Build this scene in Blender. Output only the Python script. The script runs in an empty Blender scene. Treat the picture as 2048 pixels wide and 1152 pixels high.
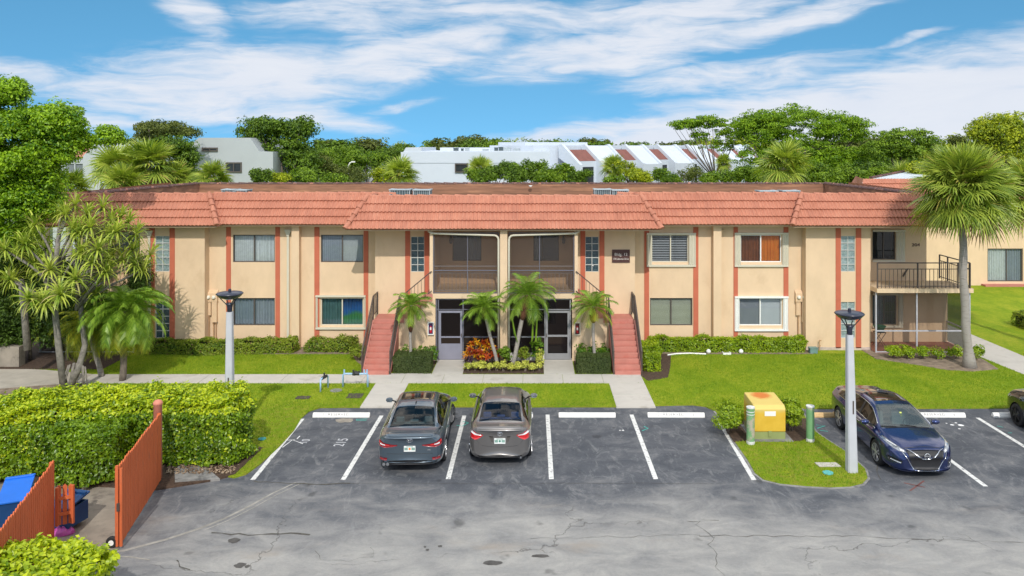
import bpy, math, random
import numpy as np
from mathutils import Vector, Matrix, Euler
from mathutils.bvhtree import BVHTree
R = math.radians
PI = math.pi
rnd = random.Random(7)
rng = np.random.default_rng(11)
scene = bpy.context.scene
col = scene.collection
FPX, CX, HY, CAMZ = 1600.0, 1066.0, 290.0, 8.9

def G(u, v, z=0.0):
    """ground point seen at a pixel of the photograph, used once to measure positions"""
    y = FPX * (CAMZ - z) / (v - HY)
    return ((u - CX) * y / FPX, y)
def XU(u, y): return (u - CX) * y / FPX
def ZV(v, y): return CAMZ - (v - HY) * y / FPX

# ------------------------------------------------------------------ materials
def nt(m):
    m.use_nodes = True
    t = m.node_tree
    t.nodes.clear()
    return t
def N(t, typ, **kw):
    n = t.nodes.new(typ)
    for k, v in kw.items():
        if k.startswith('i_'):
            n.inputs[k[2:].replace('_', ' ')].default_value = v
        else:
            setattr(n, k, v)
    return n
def L(t, a, b): t.links.new(a, b)
def c4(c): return (c[0], c[1], c[2], 1.0)
def mixc(t, fac, a, b, mode='MIX'):
    n = t.nodes.new('ShaderNodeMix'); n.data_type = 'RGBA'; n.blend_type = mode
    for sock, v in ((n.inputs[0], fac), (n.inputs[6], a), (n.inputs[7], b)):
        if hasattr(v, 'is_linked') or hasattr(v, 'links'): t.links.new(v, sock)
        elif isinstance(v, (tuple, list)): sock.default_value = c4(v)
        else: sock.default_value = v
    return n.outputs[2]
def mth(t, op, a, b=0.0, c=None, clamp=False):
    n = t.nodes.new('ShaderNodeMath'); n.operation = op; n.use_clamp = clamp
    for i, v in enumerate((a, b, c)):
        if v is None: continue
        if hasattr(v, 'links'): t.links.new(v, n.inputs[i])
        else: n.inputs[i].default_value = v
    return n.outputs[0]
def noise(t, vec, scale, detail=4, rough=.55, dist=0.0):
    n = N(t, 'ShaderNodeTexNoise'); n.inputs['Scale'].default_value = scale
    n.inputs['Detail'].default_value = detail; n.inputs['Roughness'].default_value = rough
    n.inputs['Distortion'].default_value = dist
    if vec is not None: L(t, vec, n.inputs['Vector'])
    return n.outputs['Fac']
def ramp(t, fac, stops):
    n = t.nodes.new('ShaderNodeValToRGB')
    el = n.color_ramp.elements
    while len(el) < len(stops): el.new(0.5)
    for e, (p, c) in zip(el, stops):
        e.position = p
        e.color = c4(c) if isinstance(c, (tuple, list)) else (c, c, c, 1)
    L(t, fac, n.inputs[0])
    return n.outputs[0]
def smooth(t, v, lo, hi):
    n = N(t, 'ShaderNodeMapRange'); n.interpolation_type = 'SMOOTHSTEP'
    L(t, v, n.inputs[0]); n.inputs[1].default_value = lo; n.inputs[2].default_value = hi
    return n.outputs[0]
def coords(t, kind='Object', scale=None):
    n = N(t, 'ShaderNodeTexCoord'); o = n.outputs[kind]
    if scale:
        m = N(t, 'ShaderNodeMapping'); m.inputs['Scale'].default_value = scale
        L(t, o, m.inputs['Vector']); o = m.outputs[0]
    return o
def geopos(t, scale=None):
    o = N(t, 'ShaderNodeNewGeometry').outputs['Position']
    if scale:
        m = N(t, 'ShaderNodeMapping'); m.inputs['Scale'].default_value = scale
        L(t, o, m.inputs['Vector']); o = m.outputs[0]
    return o
MATS = {}
def mat(name, c, rough=.6, metal=0.0, var=.12, vs=3.0, bump=0.0, bs=60.0, spec=.4, dirt=None, ds=1.2, dthr=(.5, .75), coat=0.0, vscale=None, emit=None):
    if name in MATS: return MATS[name]
    m = bpy.data.materials.new(name); t = nt(m)
    out = N(t, 'ShaderNodeOutputMaterial'); p = N(t, 'ShaderNodeBsdfPrincipled')
    L(t, p.outputs[0], out.inputs[0])
    pos = geopos(t, vscale)
    f = noise(t, pos, vs, 5, .6)
    c0 = tuple(max(0, x * (1 - var)) for x in c); c1 = tuple(min(1, x * (1 + var)) for x in c)
    cc = ramp(t, f, [(.3, c0), (.7, c1)])
    if dirt:
        d = smooth(t, noise(t, pos, ds, 6, .65), *dthr)
        cc = mixc(t, d, cc, dirt)
    L(t, cc, p.inputs['Base Color'])
    p.inputs['Roughness'].default_value = rough; p.inputs['Metallic'].default_value = metal
    p.inputs['Specular IOR Level'].default_value = spec
    p.inputs['Coat Weight'].default_value = coat; p.inputs['Coat Roughness'].default_value = .03
    if emit:
        p.inputs['Emission Color'].default_value = c4(emit[0]); p.inputs['Emission Strength'].default_value = emit[1]
    if bump:
        b = N(t, 'ShaderNodeBump'); b.inputs['Strength'].default_value = bump; b.inputs['Distance'].default_value = .02
        L(t, noise(t, pos, bs, 4, .6), b.inputs['Height']); L(t, b.outputs[0], p.inputs['Normal'])
    MATS[name] = m
    return m
def leafmat(name, c, c2, trans=.35, rough=.45, spec=.35, dry=None):
    if name in MATS: return MATS[name]
    m = bpy.data.materials.new(name); t = nt(m)
    out = N(t, 'ShaderNodeOutputMaterial')
    g = N(t, 'ShaderNodeNewGeometry')
    rnd_ = g.outputs['Random Per Island']
    nz = noise(t, g.outputs['Position'], .9, 3, .5)  # clump-sized tone noise also puts sunlit and shaded contrast into the leaf colour
    f = mth(t, 'ADD', mth(t, 'MULTIPLY', rnd_, .6), mth(t, 'SUBTRACT', mth(t, 'MULTIPLY', nz, 1.1), .2))
    stops = [(.25, c), (.95, c2)]
    cc = ramp(t, f, stops)
    if dry: cc = mixc(t, smooth(t, rnd_, .93, .97), cc, dry)
    p = N(t, 'ShaderNodeBsdfPrincipled'); L(t, cc, p.inputs['Base Color'])
    p.inputs['Roughness'].default_value = rough; p.inputs['Specular IOR Level'].default_value = spec
    tr = N(t, 'ShaderNodeBsdfTranslucent')
    L(t, mixc(t, 1.0, cc, (1.25, 1.35, .55), 'MULTIPLY'), tr.inputs[0])
    mx = N(t, 'ShaderNodeMixShader'); mx.inputs[0].default_value = trans
    L(t, p.outputs[0], mx.inputs[1]); L(t, tr.outputs[0], mx.inputs[2]); L(t, mx.outputs[0], out.inputs[0])
    MATS[name] = m
    return m
def glassmat(name, tint=(.3, .34, .36), opaque=.0, dark=(.01, .012, .014), gl=1.45, fres=1.0):
    if name in MATS: return MATS[name]
    m = bpy.data.materials.new(name); t = nt(m)
    out = N(t, 'ShaderNodeOutputMaterial')
    tr = N(t, 'ShaderNodeBsdfTransparent'); tr.inputs[0].default_value = c4(tint)
    df = N(t, 'ShaderNodeBsdfDiffuse'); df.inputs[0].default_value = c4(dark)
    m1 = N(t, 'ShaderNodeMixShader'); m1.inputs[0].default_value = opaque
    L(t, tr.outputs[0], m1.inputs[1]); L(t, df.outputs[0], m1.inputs[2])
    gs = N(t, 'ShaderNodeBsdfGlossy'); gs.inputs['Roughness'].default_value = .02
    fr = N(t, 'ShaderNodeFresnel'); fr.inputs[0].default_value = gl
    m2 = N(t, 'ShaderNodeMixShader'); L(t, mth(t, 'MULTIPLY', fr.outputs[0], fres, clamp=True), m2.inputs[0])
    L(t, m1.outputs[0], m2.inputs[1]); L(t, gs.outputs[0], m2.inputs[2]); L(t, m2.outputs[0], out.inputs[0])
    MATS[name] = m
    return m

# ------------------------------------------------------------------ mesh building
class MB:
    def __init__(s): s.v = []; s.f = []; s.m = []; s.mi = 0
    def add(s, vs, fs):
        o = len(s.v); s.v.extend(vs)
        for f in fs: s.f.append([i + o for i in f]); s.m.append(s.mi)
        return s
    def box(s, x0, x1, y0, y1, z0, z1):
        vs = [(x, y, z) for z in (z0, z1) for y in (y0, y1) for x in (x0, x1)]
        return s.add(vs, [(0, 2, 3, 1), (4, 5, 7, 6), (0, 1, 5, 4), (2, 6, 7, 3), (0, 4, 6, 2), (1, 3, 7, 5)])
    def quad(s, a, b, c, d): return s.add([a, b, c, d], [(0, 1, 2, 3)])
    def prism(s, poly, z0, z1):
        n = len(poly)
        ar = sum(poly[i][0] * poly[(i + 1) % n][1] - poly[(i + 1) % n][0] * poly[i][1] for i in range(n))
        if ar < 0: poly = poly[::-1]
        vs = [(p[0], p[1], z0) for p in poly] + [(p[0], p[1], z1) for p in poly]
        fs = [tuple(range(n))[::-1], tuple(range(n, 2 * n))] + [(i, (i + 1) % n, n + (i + 1) % n, n + i) for i in range(n)]
        return s.add(vs, fs)
    def prism_y(s, poly, y0, y1):   # polygon in x,z
        n = len(poly)
        ar = sum(poly[i][0] * poly[(i + 1) % n][1] - poly[(i + 1) % n][0] * poly[i][1] for i in range(n))
        if ar < 0: poly = poly[::-1]
        vs = [(p[0], y0, p[1]) for p in poly] + [(p[0], y1, p[1]) for p in poly]
        fs = [tuple(range(n)), tuple(range(n, 2 * n))[::-1]] + [((i + 1) % n, i, n + i, n + (i + 1) % n) for i in range(n)]
        return s.add(vs, fs)
    def prism_x(s, poly, x0, x1):   # polygon in y,z
        n = len(poly)
        ar = sum(poly[i][0] * poly[(i + 1) % n][1] - poly[(i + 1) % n][0] * poly[i][1] for i in range(n))
        if ar < 0: poly = poly[::-1]
        vs = [(x0, p[0], p[1]) for p in poly] + [(x1, p[0], p[1]) for p in poly]
        fs = [tuple(range(n))[::-1], tuple(range(n, 2 * n))] + [(i, (i + 1) % n, n + (i + 1) % n, n + i) for i in range(n)]
        return s.add(vs, fs)
    def tube(s, pts, rad, n=8, caps=True):
        pts = [Vector(p) for p in pts]
        if not isinstance(rad, (list, tuple)): rad = [rad] * len(pts)
        vs, fs = [], []
        ref = None
        for i, p in enumerate(pts):
            d = (pts[min(i + 1, len(pts) - 1)] - pts[max(i - 1, 0)]).normalized()
            if ref is None: ref = Vector((1, 0, 0)) if abs(d.x) < .8 else Vector((0, 1, 0))
            a = (ref - d * ref.dot(d)).normalized(); b = d.cross(a); ref = a
            for k in range(n):
                th = 2 * PI * k / n
                vs.append(tuple(p + (a * math.cos(th) + b * math.sin(th)) * rad[i]))
        for i in range(len(pts) - 1):
            for k in range(n):
                fs.append((i * n + k, i * n + (k + 1) % n, (i + 1) * n + (k + 1) % n, (i + 1) * n + k))
        if caps:
            fs.append(tuple(range(n))[::-1]); fs.append(tuple((len(pts) - 1) * n + k for k in range(n)))
        return s.add(vs, fs)
    def bar(s, a, b, w, h=None):    # square bar between two points
        h = h or w
        a, b = Vector(a), Vector(b); d = (b - a).normalized()
        up = Vector((0, 0, 1)) if abs(d.z) < .9 else Vector((0, 1, 0))
        sx = d.cross(up).normalized() * w / 2; sz = sx.cross(d).normalized() * h / 2
        vs = [tuple(p + i * sx + j * sz) for p in (a, b) for i, j in ((-1, -1), (1, -1), (1, 1), (-1, 1))]
        return s.add(vs, [(0, 1, 2, 3), (7, 6, 5, 4), (0, 4, 5, 1), (1, 5, 6, 2), (2, 6, 7, 3), (3, 7, 4, 0)])
    def lathe(s, prof, n=20, c=(0, 0, 0), axis='z', cap=True):
        vs, fs = [], []
        for (r, z) in prof:
            for k in range(n):
                th = 2 * PI * k / n
                p = (r * math.cos(th), r * math.sin(th), z)
                if axis == 'x': p = (z, p[0], p[1])
                if axis == 'y': p = (p[1], z, p[0])
                vs.append((p[0] + c[0], p[1] + c[1], p[2] + c[2]))
        for i in range(len(prof) - 1):
            for k in range(n):
                fs.append((i * n + k, i * n + (k + 1) % n, (i + 1) * n + (k + 1) % n, (i + 1) * n + k))
        if cap: fs.append(tuple(range(n))[::-1]); fs.append(tuple((len(prof) - 1) * n + k for k in range(n)))
        return s.add(vs, fs)
def cumloc(p):
    v = Vector((0, 0, 0))
    while p: v += p.location; p = p.parent
    return v
def obj(name, mb, m, parent=None, world=True, smooth_=False, bevel=0, kind=None):
    me = bpy.data.meshes.new(name)
    off = cumloc(parent) if (world and parent) else Vector((0, 0, 0))
    vs = mb.v if off.length == 0 else [(a - off.x, b - off.y, c - off.z) for a, b, c in mb.v]
    me.from_pydata(vs, [], mb.f)
    for x in (m if isinstance(m, (list, tuple)) else [m]): me.materials.append(x)
    if any(mb.m): me.polygons.foreach_set('material_index', mb.m)
    if smooth_: me.polygons.foreach_set('use_smooth', [True] * len(me.polygons))
    me.update()
    o = bpy.data.objects.new(name, me); col.objects.link(o)
    if parent: o.parent = parent
    if kind: o['kind'] = kind
    if bevel:
        b = o.modifiers.new('bevel', 'BEVEL'); b.width = bevel; b.segments = 2; b.limit_method = 'ANGLE'; b.angle_limit = R(40)
    if smooth_ == 'auto':
        md = o.modifiers.new('n', 'WEIGHTED_NORMAL')
    return o
def npobj(name, V, F, m, parent=None, smooth_=False, kind=None, off=None):
    """fast mesh from arrays; F is an (n,3) or (n,4) array or a list of such arrays"""
    Fs = F if isinstance(F, list) else [F]
    off = cumloc(parent) if parent else Vector((0, 0, 0))
    V = np.asarray(V, dtype=np.float32) - np.array(off, dtype=np.float32)
    me = bpy.data.meshes.new(name)
    me.vertices.add(len(V)); me.vertices.foreach_set('co', V.ravel())
    tot = sum(f.size for f in Fs); nf = sum(len(f) for f in Fs)
    me.loops.add(tot); me.loops.foreach_set('vertex_index', np.concatenate([f.ravel() for f in Fs]).astype(np.int32))
    starts = []; s = 0
    for f in Fs:
        starts.append(s + np.arange(len(f)) * f.shape[1]); s += f.size
    me.polygons.add(nf); me.polygons.foreach_set('loop_start', np.concatenate(starts).astype(np.int32))
    me.materials.append(m)
    if smooth_: me.polygons.foreach_set('use_smooth', np.ones(nf, dtype=bool))
    me.update(calc_edges=True)
    o = bpy.data.objects.new(name, me); col.objects.link(o)
    if parent: o.parent = parent
    if kind: o['kind'] = kind
    return o
LABELS = {}
def tag(o, label, cat, group=None):
    o['label'] = label; o['category'] = cat
    if group: o['group'] = group
    return o
def thing(name, label, cat, loc=(0, 0, 0), rotz=0.0, group=None):
    o = bpy.data.objects.new(name, None); col.objects.link(o)
    o.location = loc; o.rotation_euler = (0, 0, rotz); o.empty_display_size = .2
    return tag(o, label, cat, group)
def copy_tree(o, parent=None):
    c = o.copy(); col.objects.link(c); c.parent = parent
    for ch in list(o.children): copy_tree(ch, c)
    return c
def text(name, s, size, m, parent=None, loc=(0, 0, 0), rot=(PI / 2, 0, 0), ext=.004, align='CENTER', sx=1.0):
    cu = bpy.data.curves.new(name, 'FONT'); cu.body = s; cu.size = size; cu.extrude = ext
    cu.align_x = align; cu.align_y = 'CENTER'; cu.materials.append(m)
    tmp = bpy.data.objects.new('tmp', cu); me = bpy.data.meshes.new_from_object(tmp); me.name = name; bpy.data.objects.remove(tmp)
    if not me.materials: me.materials.append(m)
    o = bpy.data.objects.new(name, me); col.objects.link(o)
    if parent:
        o.parent = parent; o.location = Vector(loc) - cumloc(parent)
    else: o.location = loc
    o.rotation_euler = rot; o.scale = (sx, 1, 1)
    return o

# ------------------------------------------------------------------ leaves
def unit(a): return a / (np.linalg.norm(a, axis=1, keepdims=True) + 1e-9)
def leaf_quads(P, Nn, size, asp=.5, fold=.15, g=rng):
    n = len(P)
    A = unit(np.cross(Nn, g.normal(size=(n, 3))))
    B = np.cross(unit(Nn), A)
    s = (size * g.uniform(.65, 1.25, n))[:, None]
    up = unit(Nn) * s * fold
    V = np.stack([P - A * s * .5, P + B * s * asp * .5 + up, P + A * s * .5, P - B * s * asp * .5 + up], axis=1).reshape(-1, 3)
    F = np.arange(4 * n).reshape(-1, 4)
    # two triangles folded along the midrib
    T = np.concatenate([F[:, [0, 1, 2]], F[:, [0, 2, 3]]], axis=1).reshape(-1, 3)
    return V, T
def ellip_leaves(c, r, nclump, per, cr, size, g=rng, flat=.6, upb=.65, lo=.55, asp=.55, zmin=-.55):
    c = np.array(c, float); r = np.array(r, float)
    d = unit(g.normal(size=(nclump * 3, 3))); d = d[d[:, 2] > zmin][:nclump]
    rad = g.uniform(lo, 1.0, (len(d), 1)) ** .6 * g.uniform(.88, 1.16, (len(d), 1))
    C = c + d * r * rad * (1 - min(.45, cr / max(r)))
    k = len(C)
    idx = np.repeat(np.arange(k), per)
    crr = cr * g.uniform(.6, 1.3, k)[idx][:, None]
    q = unit(g.normal(size=(len(idx), 3))) * (g.uniform(.3, 1, (len(idx), 1)) ** .5)
    q[:, 2] *= flat
    P = C[idx] + q * crr
    Nn = unit(q * .8 + (d[idx]) * .4 + np.array([0, 0, upb]) + g.normal(size=q.shape) * .55)
    return P, Nn, C

# ------------------------------------------------------------------ camera, light, sky
cam = bpy.data.cameras.new('camera'); cam.sensor_width = 36; cam.lens = 36 * FPX / 2048
cam.shift_x = (1024 - CX) / 2048; cam.shift_y = (HY - 576) / 2048
cam.clip_end = 5000; cam.clip_start = .1
co = bpy.data.objects.new('camera', cam); col.objects.link(co)
co.location = (0, 0, CAMZ); co.rotation_euler = (PI / 2, 0, 0); scene.camera = co
SUN_EL = 40.0; SUN_TO = Vector((-.09, 1.0, 0)).normalized()     # the way the shadows run
sd = Vector((SUN_TO.x * math.cos(R(SUN_EL)), SUN_TO.y * math.cos(R(SUN_EL)), -math.sin(R(SUN_EL))))
sl = bpy.data.lights.new('sun', 'SUN'); sl.energy = 2.95; sl.angle = R(.55); sl.color = (1, .95, .87)
so = bpy.data.objects.new('sun', sl); col.objects.link(so); so.location = (5, -30, 40)
so.rotation_euler = sd.to_track_quat('-Z', 'Y').to_euler()
scene.view_settings.view_transform = 'Standard'; scene.view_settings.look = 'None'
scene.view_settings.exposure = 0.0; scene.view_settings.gamma = 1.0

w = bpy.data.worlds.new('World'); scene.world = w; w.use_nodes = True
t = w.node_tree; t.nodes.clear()
out = N(t, 'ShaderNodeOutputWorld'); bg = N(t, 'ShaderNodeBackground'); L(t, bg.outputs[0], out.inputs[0])
bg.inputs[1].default_value = .10
sky = N(t, 'ShaderNodeTexSky'); sky.sky_type = 'NISHITA'; sky.sun_disc = False
sky.sun_elevation = R(SUN_EL); sky.sun_rotation = math.atan2(-SUN_TO.x, -SUN_TO.y)
sky.air_density = 1.0; sky.dust_density = .3; sky.ozone_density = 2.0
dirn = N(t, 'ShaderNodeTexCoord').outputs['Generated']
sep = N(t, 'ShaderNodeSeparateXYZ'); L(t, dirn, sep.inputs[0])
# clear blue right down to the tree tops: look the sky up a little higher than the true direction
zz = mth(t, 'ADD', mth(t, 'MULTIPLY', mth(t, 'MAXIMUM', sep.outputs[2], 0.0), 1.3), .38)
cmb = N(t, 'ShaderNodeCombineXYZ'); L(t, sep.outputs[0], cmb.inputs[0]); L(t, sep.outputs[1], cmb.inputs[1]); L(t, zz, cmb.inputs[2])
nrm = N(t, 'ShaderNodeVectorMath', operation='NORMALIZE'); L(t, cmb.outputs[0], nrm.inputs[0]); L(t, nrm.outputs[0], sky.inputs[0])
hsv = N(t, 'ShaderNodeHueSaturation'); hsv.inputs['Saturation'].default_value = 1.22; hsv.inputs["Value"].default_value = 2.1; hsv.inputs['Hue'].default_value = .478
L(t, sky.outputs[0], hsv.inputs['Color'])
# cirrus: azimuth / elevation coordinates of the sky direction
az = mth(t, 'ARCTAN2', sep.outputs[0], sep.outputs[1])
hl = mth(t, 'SQRT', mth(t, 'ADD', mth(t, 'MULTIPLY', sep.outputs[0], sep.outputs[0]), mth(t, 'MULTIPLY', sep.outputs[1], sep.outputs[1])))
el = mth(t, 'ARCTAN2', sep.outputs[2], hl)
q = N(t, 'ShaderNodeCombineXYZ'); L(t, az, q.inputs[0]); L(t, el, q.inputs[1])
def azel(u, v):
    a = (u - CX) / FPX; e = (HY - v) / FPX
    return math.atan(a), math.atan(e / math.sqrt(1 + a * a))
wn = N(t, 'ShaderNodeTexNoise'); wn.inputs['Scale'].default_value = 7; wn.inputs['Detail'].default_value = 4
mpw = N(t, 'ShaderNodeMapping'); mpw.inputs['Scale'].default_value = (1, 2.2, 1); L(t, q.outputs[0], mpw.inputs[0]); L(t, mpw.outputs[0], wn.inputs['Vector'])
w1 = N(t, 'ShaderNodeVectorMath', operation='SUBTRACT'); L(t, wn.outputs['Color'], w1.inputs[0]); w1.inputs[1].default_value = (.5, .5, .5)
w2 = N(t, 'ShaderNodeVectorMath', operation='MULTIPLY'); L(t, w1.outputs[0], w2.inputs[0]); w2.inputs[1].default_value = (.085, .03, 0)
wq = N(t, 'ShaderNodeVectorMath', operation='ADD'); L(t, q.outputs[0], wq.inputs[0]); L(t, w2.outputs[0], wq.inputs[1])
acc = None
CLOUDS = [(470, 165, 330, 75, 6, 1.0), (800, 110, 300, 62, 14, .9), (395, 22, 95, 34, -25, .75), (840, 25, 360, 40, 2, .8), (600, 222, 200, 26, -10, .85),
          (1230, 95, 330, 52, 8, .95), (1330, 20, 480, 44, 6, .85), (1560, 45, 330, 30, 14, .8), (1640, 250, 800, 80, 9, 1.5), (1150, 268, 320, 26, 9, 1.0),
          (60, 150, 170, 26, -6, .75), (2000, 150, 360, 70, 8, 1.0), (1480, 150, 260, 34, 6, .8), (250, 240, 220, 30, 0, .55), (1080, 150, 60, 14, 0, .5),
          (1820, 80, 90, 8, 12, .6), (800, 215, 90, 10, 8, .55)]
for (u, v, rx, ry, rot, wt) in CLOUDS:
    a, e = azel(u, v)
    mp = N(t, 'ShaderNodeMapping', vector_type='TEXTURE')
    mp.inputs['Location'].default_value = (a, e, 0); mp.inputs['Rotation'].default_value = (0, 0, R(rot))
    mp.inputs['Scale'].default_value = (rx / FPX * .92, ry / FPX, 1)
    L(t, wq.outputs[0], mp.inputs[0])
    ln = N(t, 'ShaderNodeVectorMath', operation='LENGTH'); L(t, mp.outputs[0], ln.inputs[0])
    s_ = mth(t, 'MULTIPLY', mth(t, 'SUBTRACT', 1.0, smooth(t, ln.outputs['Value'], .15, 1.6)), wt)
    acc = s_ if acc is None else mth(t, 'MAXIMUM', acc, s_)
# outside the view: added cloud cover that raises the ambient light
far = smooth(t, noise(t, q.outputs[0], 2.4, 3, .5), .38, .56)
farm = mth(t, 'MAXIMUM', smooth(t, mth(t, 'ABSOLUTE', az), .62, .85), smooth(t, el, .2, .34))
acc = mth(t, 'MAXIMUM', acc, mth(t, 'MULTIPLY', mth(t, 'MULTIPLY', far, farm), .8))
def streak(rot, sx, sy, sc, det, dist):
    mp = N(t, 'ShaderNodeMapping'); mp.inputs['Rotation'].default_value = (0, 0, R(rot)); mp.inputs['Scale'].default_value = (sx, sy, 1)
    L(t, wq.outputs[0], mp.inputs[0])
    return noise(t, mp.outputs[0], sc, det, .6, dist)
s1 = streak(-9, 1, 5.0, 7, 9, .5); s2 = streak(-24, 1, 7.0, 10, 9, .8); s3 = streak(6, 1, 3, 28, 6, .3)
nz = mth(t, 'ADD', mth(t, 'ADD', mth(t, 'MULTIPLY', s1, .55), mth(t, 'MULTIPLY', s2, .35)), mth(t, 'MULTIPLY', s3, .12))
dens = mth(t, 'ADD', acc, mth(t, 'MULTIPLY', mth(t, 'SUBTRACT', nz, .50), 3.4))
dens = mth(t, 'MULTIPLY', smooth(t, dens, -.02, 1.15), smooth(t, acc, .0, .38))
dens = mth(t, 'MULTIPLY', dens, .93)
ccol = mixc(t, s1, (7.2, 7.7, 8.8), (9.0, 9.1, 9.5))
ccol = mixc(t, mth(t, 'MULTIPLY', farm, smooth(t, el, .10, .5)), ccol, (22.0, 20.8, 19.2))     # unseen overhead cloud, brightened as ambient fill
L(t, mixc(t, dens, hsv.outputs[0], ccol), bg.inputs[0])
# ------------------------------------------------------------------ ground
def terrain_mat():
    m = bpy.data.materials.new('far ground'); t = nt(m)
    out = N(t, 'ShaderNodeOutputMaterial'); p = N(t, 'ShaderNodeBsdfPrincipled'); L(t, p.outputs[0], out.inputs[0])
    pos = geopos(t)
    L(t, ramp(t, noise(t, pos, .15, 6, .6), [(.3, (.03, .055, .012)), (.7, (.06, .09, .02))]), p.inputs['Base Color'])
    p.inputs['Roughness'].default_value = .9
    return m
mb = MB(); mb.quad((-900, -200, -.03), (900, -200, -.03), (900, 1800, -.03), (-900, 1800, -.03))
obj('ground', mb, terrain_mat(), kind='structure')

def asphalt_mat():
    m = bpy.data.materials.new('weathered asphalt'); t = nt(m)
    out = N(t, 'ShaderNodeOutputMaterial'); p = N(t, 'ShaderNodeBsdfPrincipled'); L(t, p.outputs[0], out.inputs[0])
    pos = geopos(t)
    sp = N(t, 'ShaderNodeSeparateXYZ'); L(t, pos, sp.inputs[0])
    X, Y = sp.outputs[0], sp.outputs[1]
    big = noise(t, geopos(t, (.6, 1, 1)), .22, 5, .6, .4)
    mid = noise(t, geopos(t, (.7, 1.2, 1)), 1.1, 8, .68, .6)
    fine = noise(t, pos, 14, 6, .7)
    grit = noise(t, pos, 90, 3, .7)
    # the old drive lane is paler and browner than the sealed stalls
    yw = mth(t, 'ADD', Y, mth(t, 'MULTIPLY', mth(t, 'SUBTRACT', big, .5), 7.0))
    lane = mth(t, 'SUBTRACT', 1.0, smooth(t, yw, 17.6, 21.6))
    left = mth(t, 'SUBTRACT', 1.0, smooth(t, mth(t, 'ADD', X, mth(t, 'MULTIPLY', mth(t, 'SUBTRACT', mid, .5), 3.0)), -9.2, -6.0))
    v = mth(t, 'ADD', mth(t, 'ADD', mth(t, 'MULTIPLY', lane, .40), mth(t, 'MULTIPLY', mid, .80)), mth(t, 'MULTIPLY', fine, .22))
    v = mth(t, 'ADD', v, mth(t, 'MULTIPLY', mth(t, 'SUBTRACT', grit, .5), .34))
    v = mth(t, 'SUBTRACT', v, .09)
    v = mth(t, 'SUBTRACT', v, mth(t, 'MULTIPLY', mth(t, 'MULTIPLY', left, lane), .16))
    c = ramp(t, v, [(.24, (.047, .054, .066)), (.44, (.088, .094, .108)), (.66, (.19, .19, .192)), (.95, (.35, .34, .32))])
    # rusty, sandy stains in the lane
    st = mth(t, 'MULTIPLY', smooth(t, noise(t, geopos(t, (.6, 1.6, 1)), .55, 5, .6, .3), .56, .74), lane)
    c = mixc(t, mth(t, 'MULTIPLY', st, .5), c, (.30, .25, .20))
    # pale scuffs in the stalls
    sc = smooth(t, noise(t, geopos(t, (1.3, .6, 1)), 1.7, 10, .8, 1.4), .50, .66)
    c = mixc(t, mth(t, 'MULTIPLY', sc, .5), c, (.27, .27, .27))
    # oil
    oil = smooth(t, noise(t, pos, 1.3, 3, .4), .66, .74)
    c = mixc(t, mth(t, 'MULTIPLY', oil, .5), c, (.016, .016, .018))
    # hairline cracks
    wv = N(t, 'ShaderNodeVectorMath', operation='ADD'); L(t, geopos(t, (.45, .8, 1)), wv.inputs[0])
    nn = N(t, 'ShaderNodeTexNoise'); nn.inputs['Scale'].default_value = 2.6; nn.inputs['Detail'].default_value = 6; L(t, pos, nn.inputs['Vector'])
    sc_ = N(t, 'ShaderNodeVectorMath', operation='SCALE'); L(t, nn.outputs['Color'], sc_.inputs[0]); sc_.inputs['Scale'].default_value = .45
    L(t, sc_.outputs[0], wv.inputs[1])
    vo = N(t, 'ShaderNodeTexVoronoi', feature='DISTANCE_TO_EDGE'); vo.inputs['Scale'].default_value = .42; L(t, wv.outputs[0], vo.inputs['Vector'])
    ck = mth(t, 'SUBTRACT', 1.0, smooth(t, vo.outputs['Distance'], .001, .006))
    cm = smooth(t, noise(t, pos, .35, 2, .5), .47, .56)
    ck = mth(t, 'MULTIPLY', mth(t, 'MULTIPLY', ck, cm), smooth(t, lane, .15, .6))
    c = mixc(t, mth(t, 'MULTIPLY', ck, .55), c, (.05, .045, .04))
    L(t, c, p.inputs['Base Color'])
    p.inputs['Roughness'].default_value = .82; p.inputs['Specular IOR Level'].default_value = .35
    b = N(t, 'ShaderNodeBump'); b.inputs['Strength'].default_value = .35; b.inputs['Distance'].default_value = .012
    L(t, mth(t, 'SUBTRACT', grit, mth(t, 'MULTIPLY', ck, 2.0)), b.inputs['Height']); L(t, b.outputs[0], p.inputs['Normal'])
    return m
mb = MB(); mb.quad((-70, -20, 0), (70, -20, 0), (70, 27.6, 0), (-70, 27.6, 0))
obj('parking_lot', mb, asphalt_mat(), kind='structure')

concrete = mat('pale concrete', (.50, .47, .425), .85, var=.12, vs=.9, bump=.25, bs=40, dirt=(.29, .26, .22), ds=.9, dthr=(.52, .8))
concrete_old = mat('stained concrete', (.27, .235, .19), .9, var=.25, vs=1.3, bump=.3, bs=30, dirt=(.12, .10, .085), ds=1.6, dthr=(.5, .75))
curb_m = mat('old curb concrete', (.24, .235, .225), .9, var=.3, vs=3, bump=.3, bs=40, dirt=(.10, .10, .10), ds=4, dthr=(.5, .7))

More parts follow.
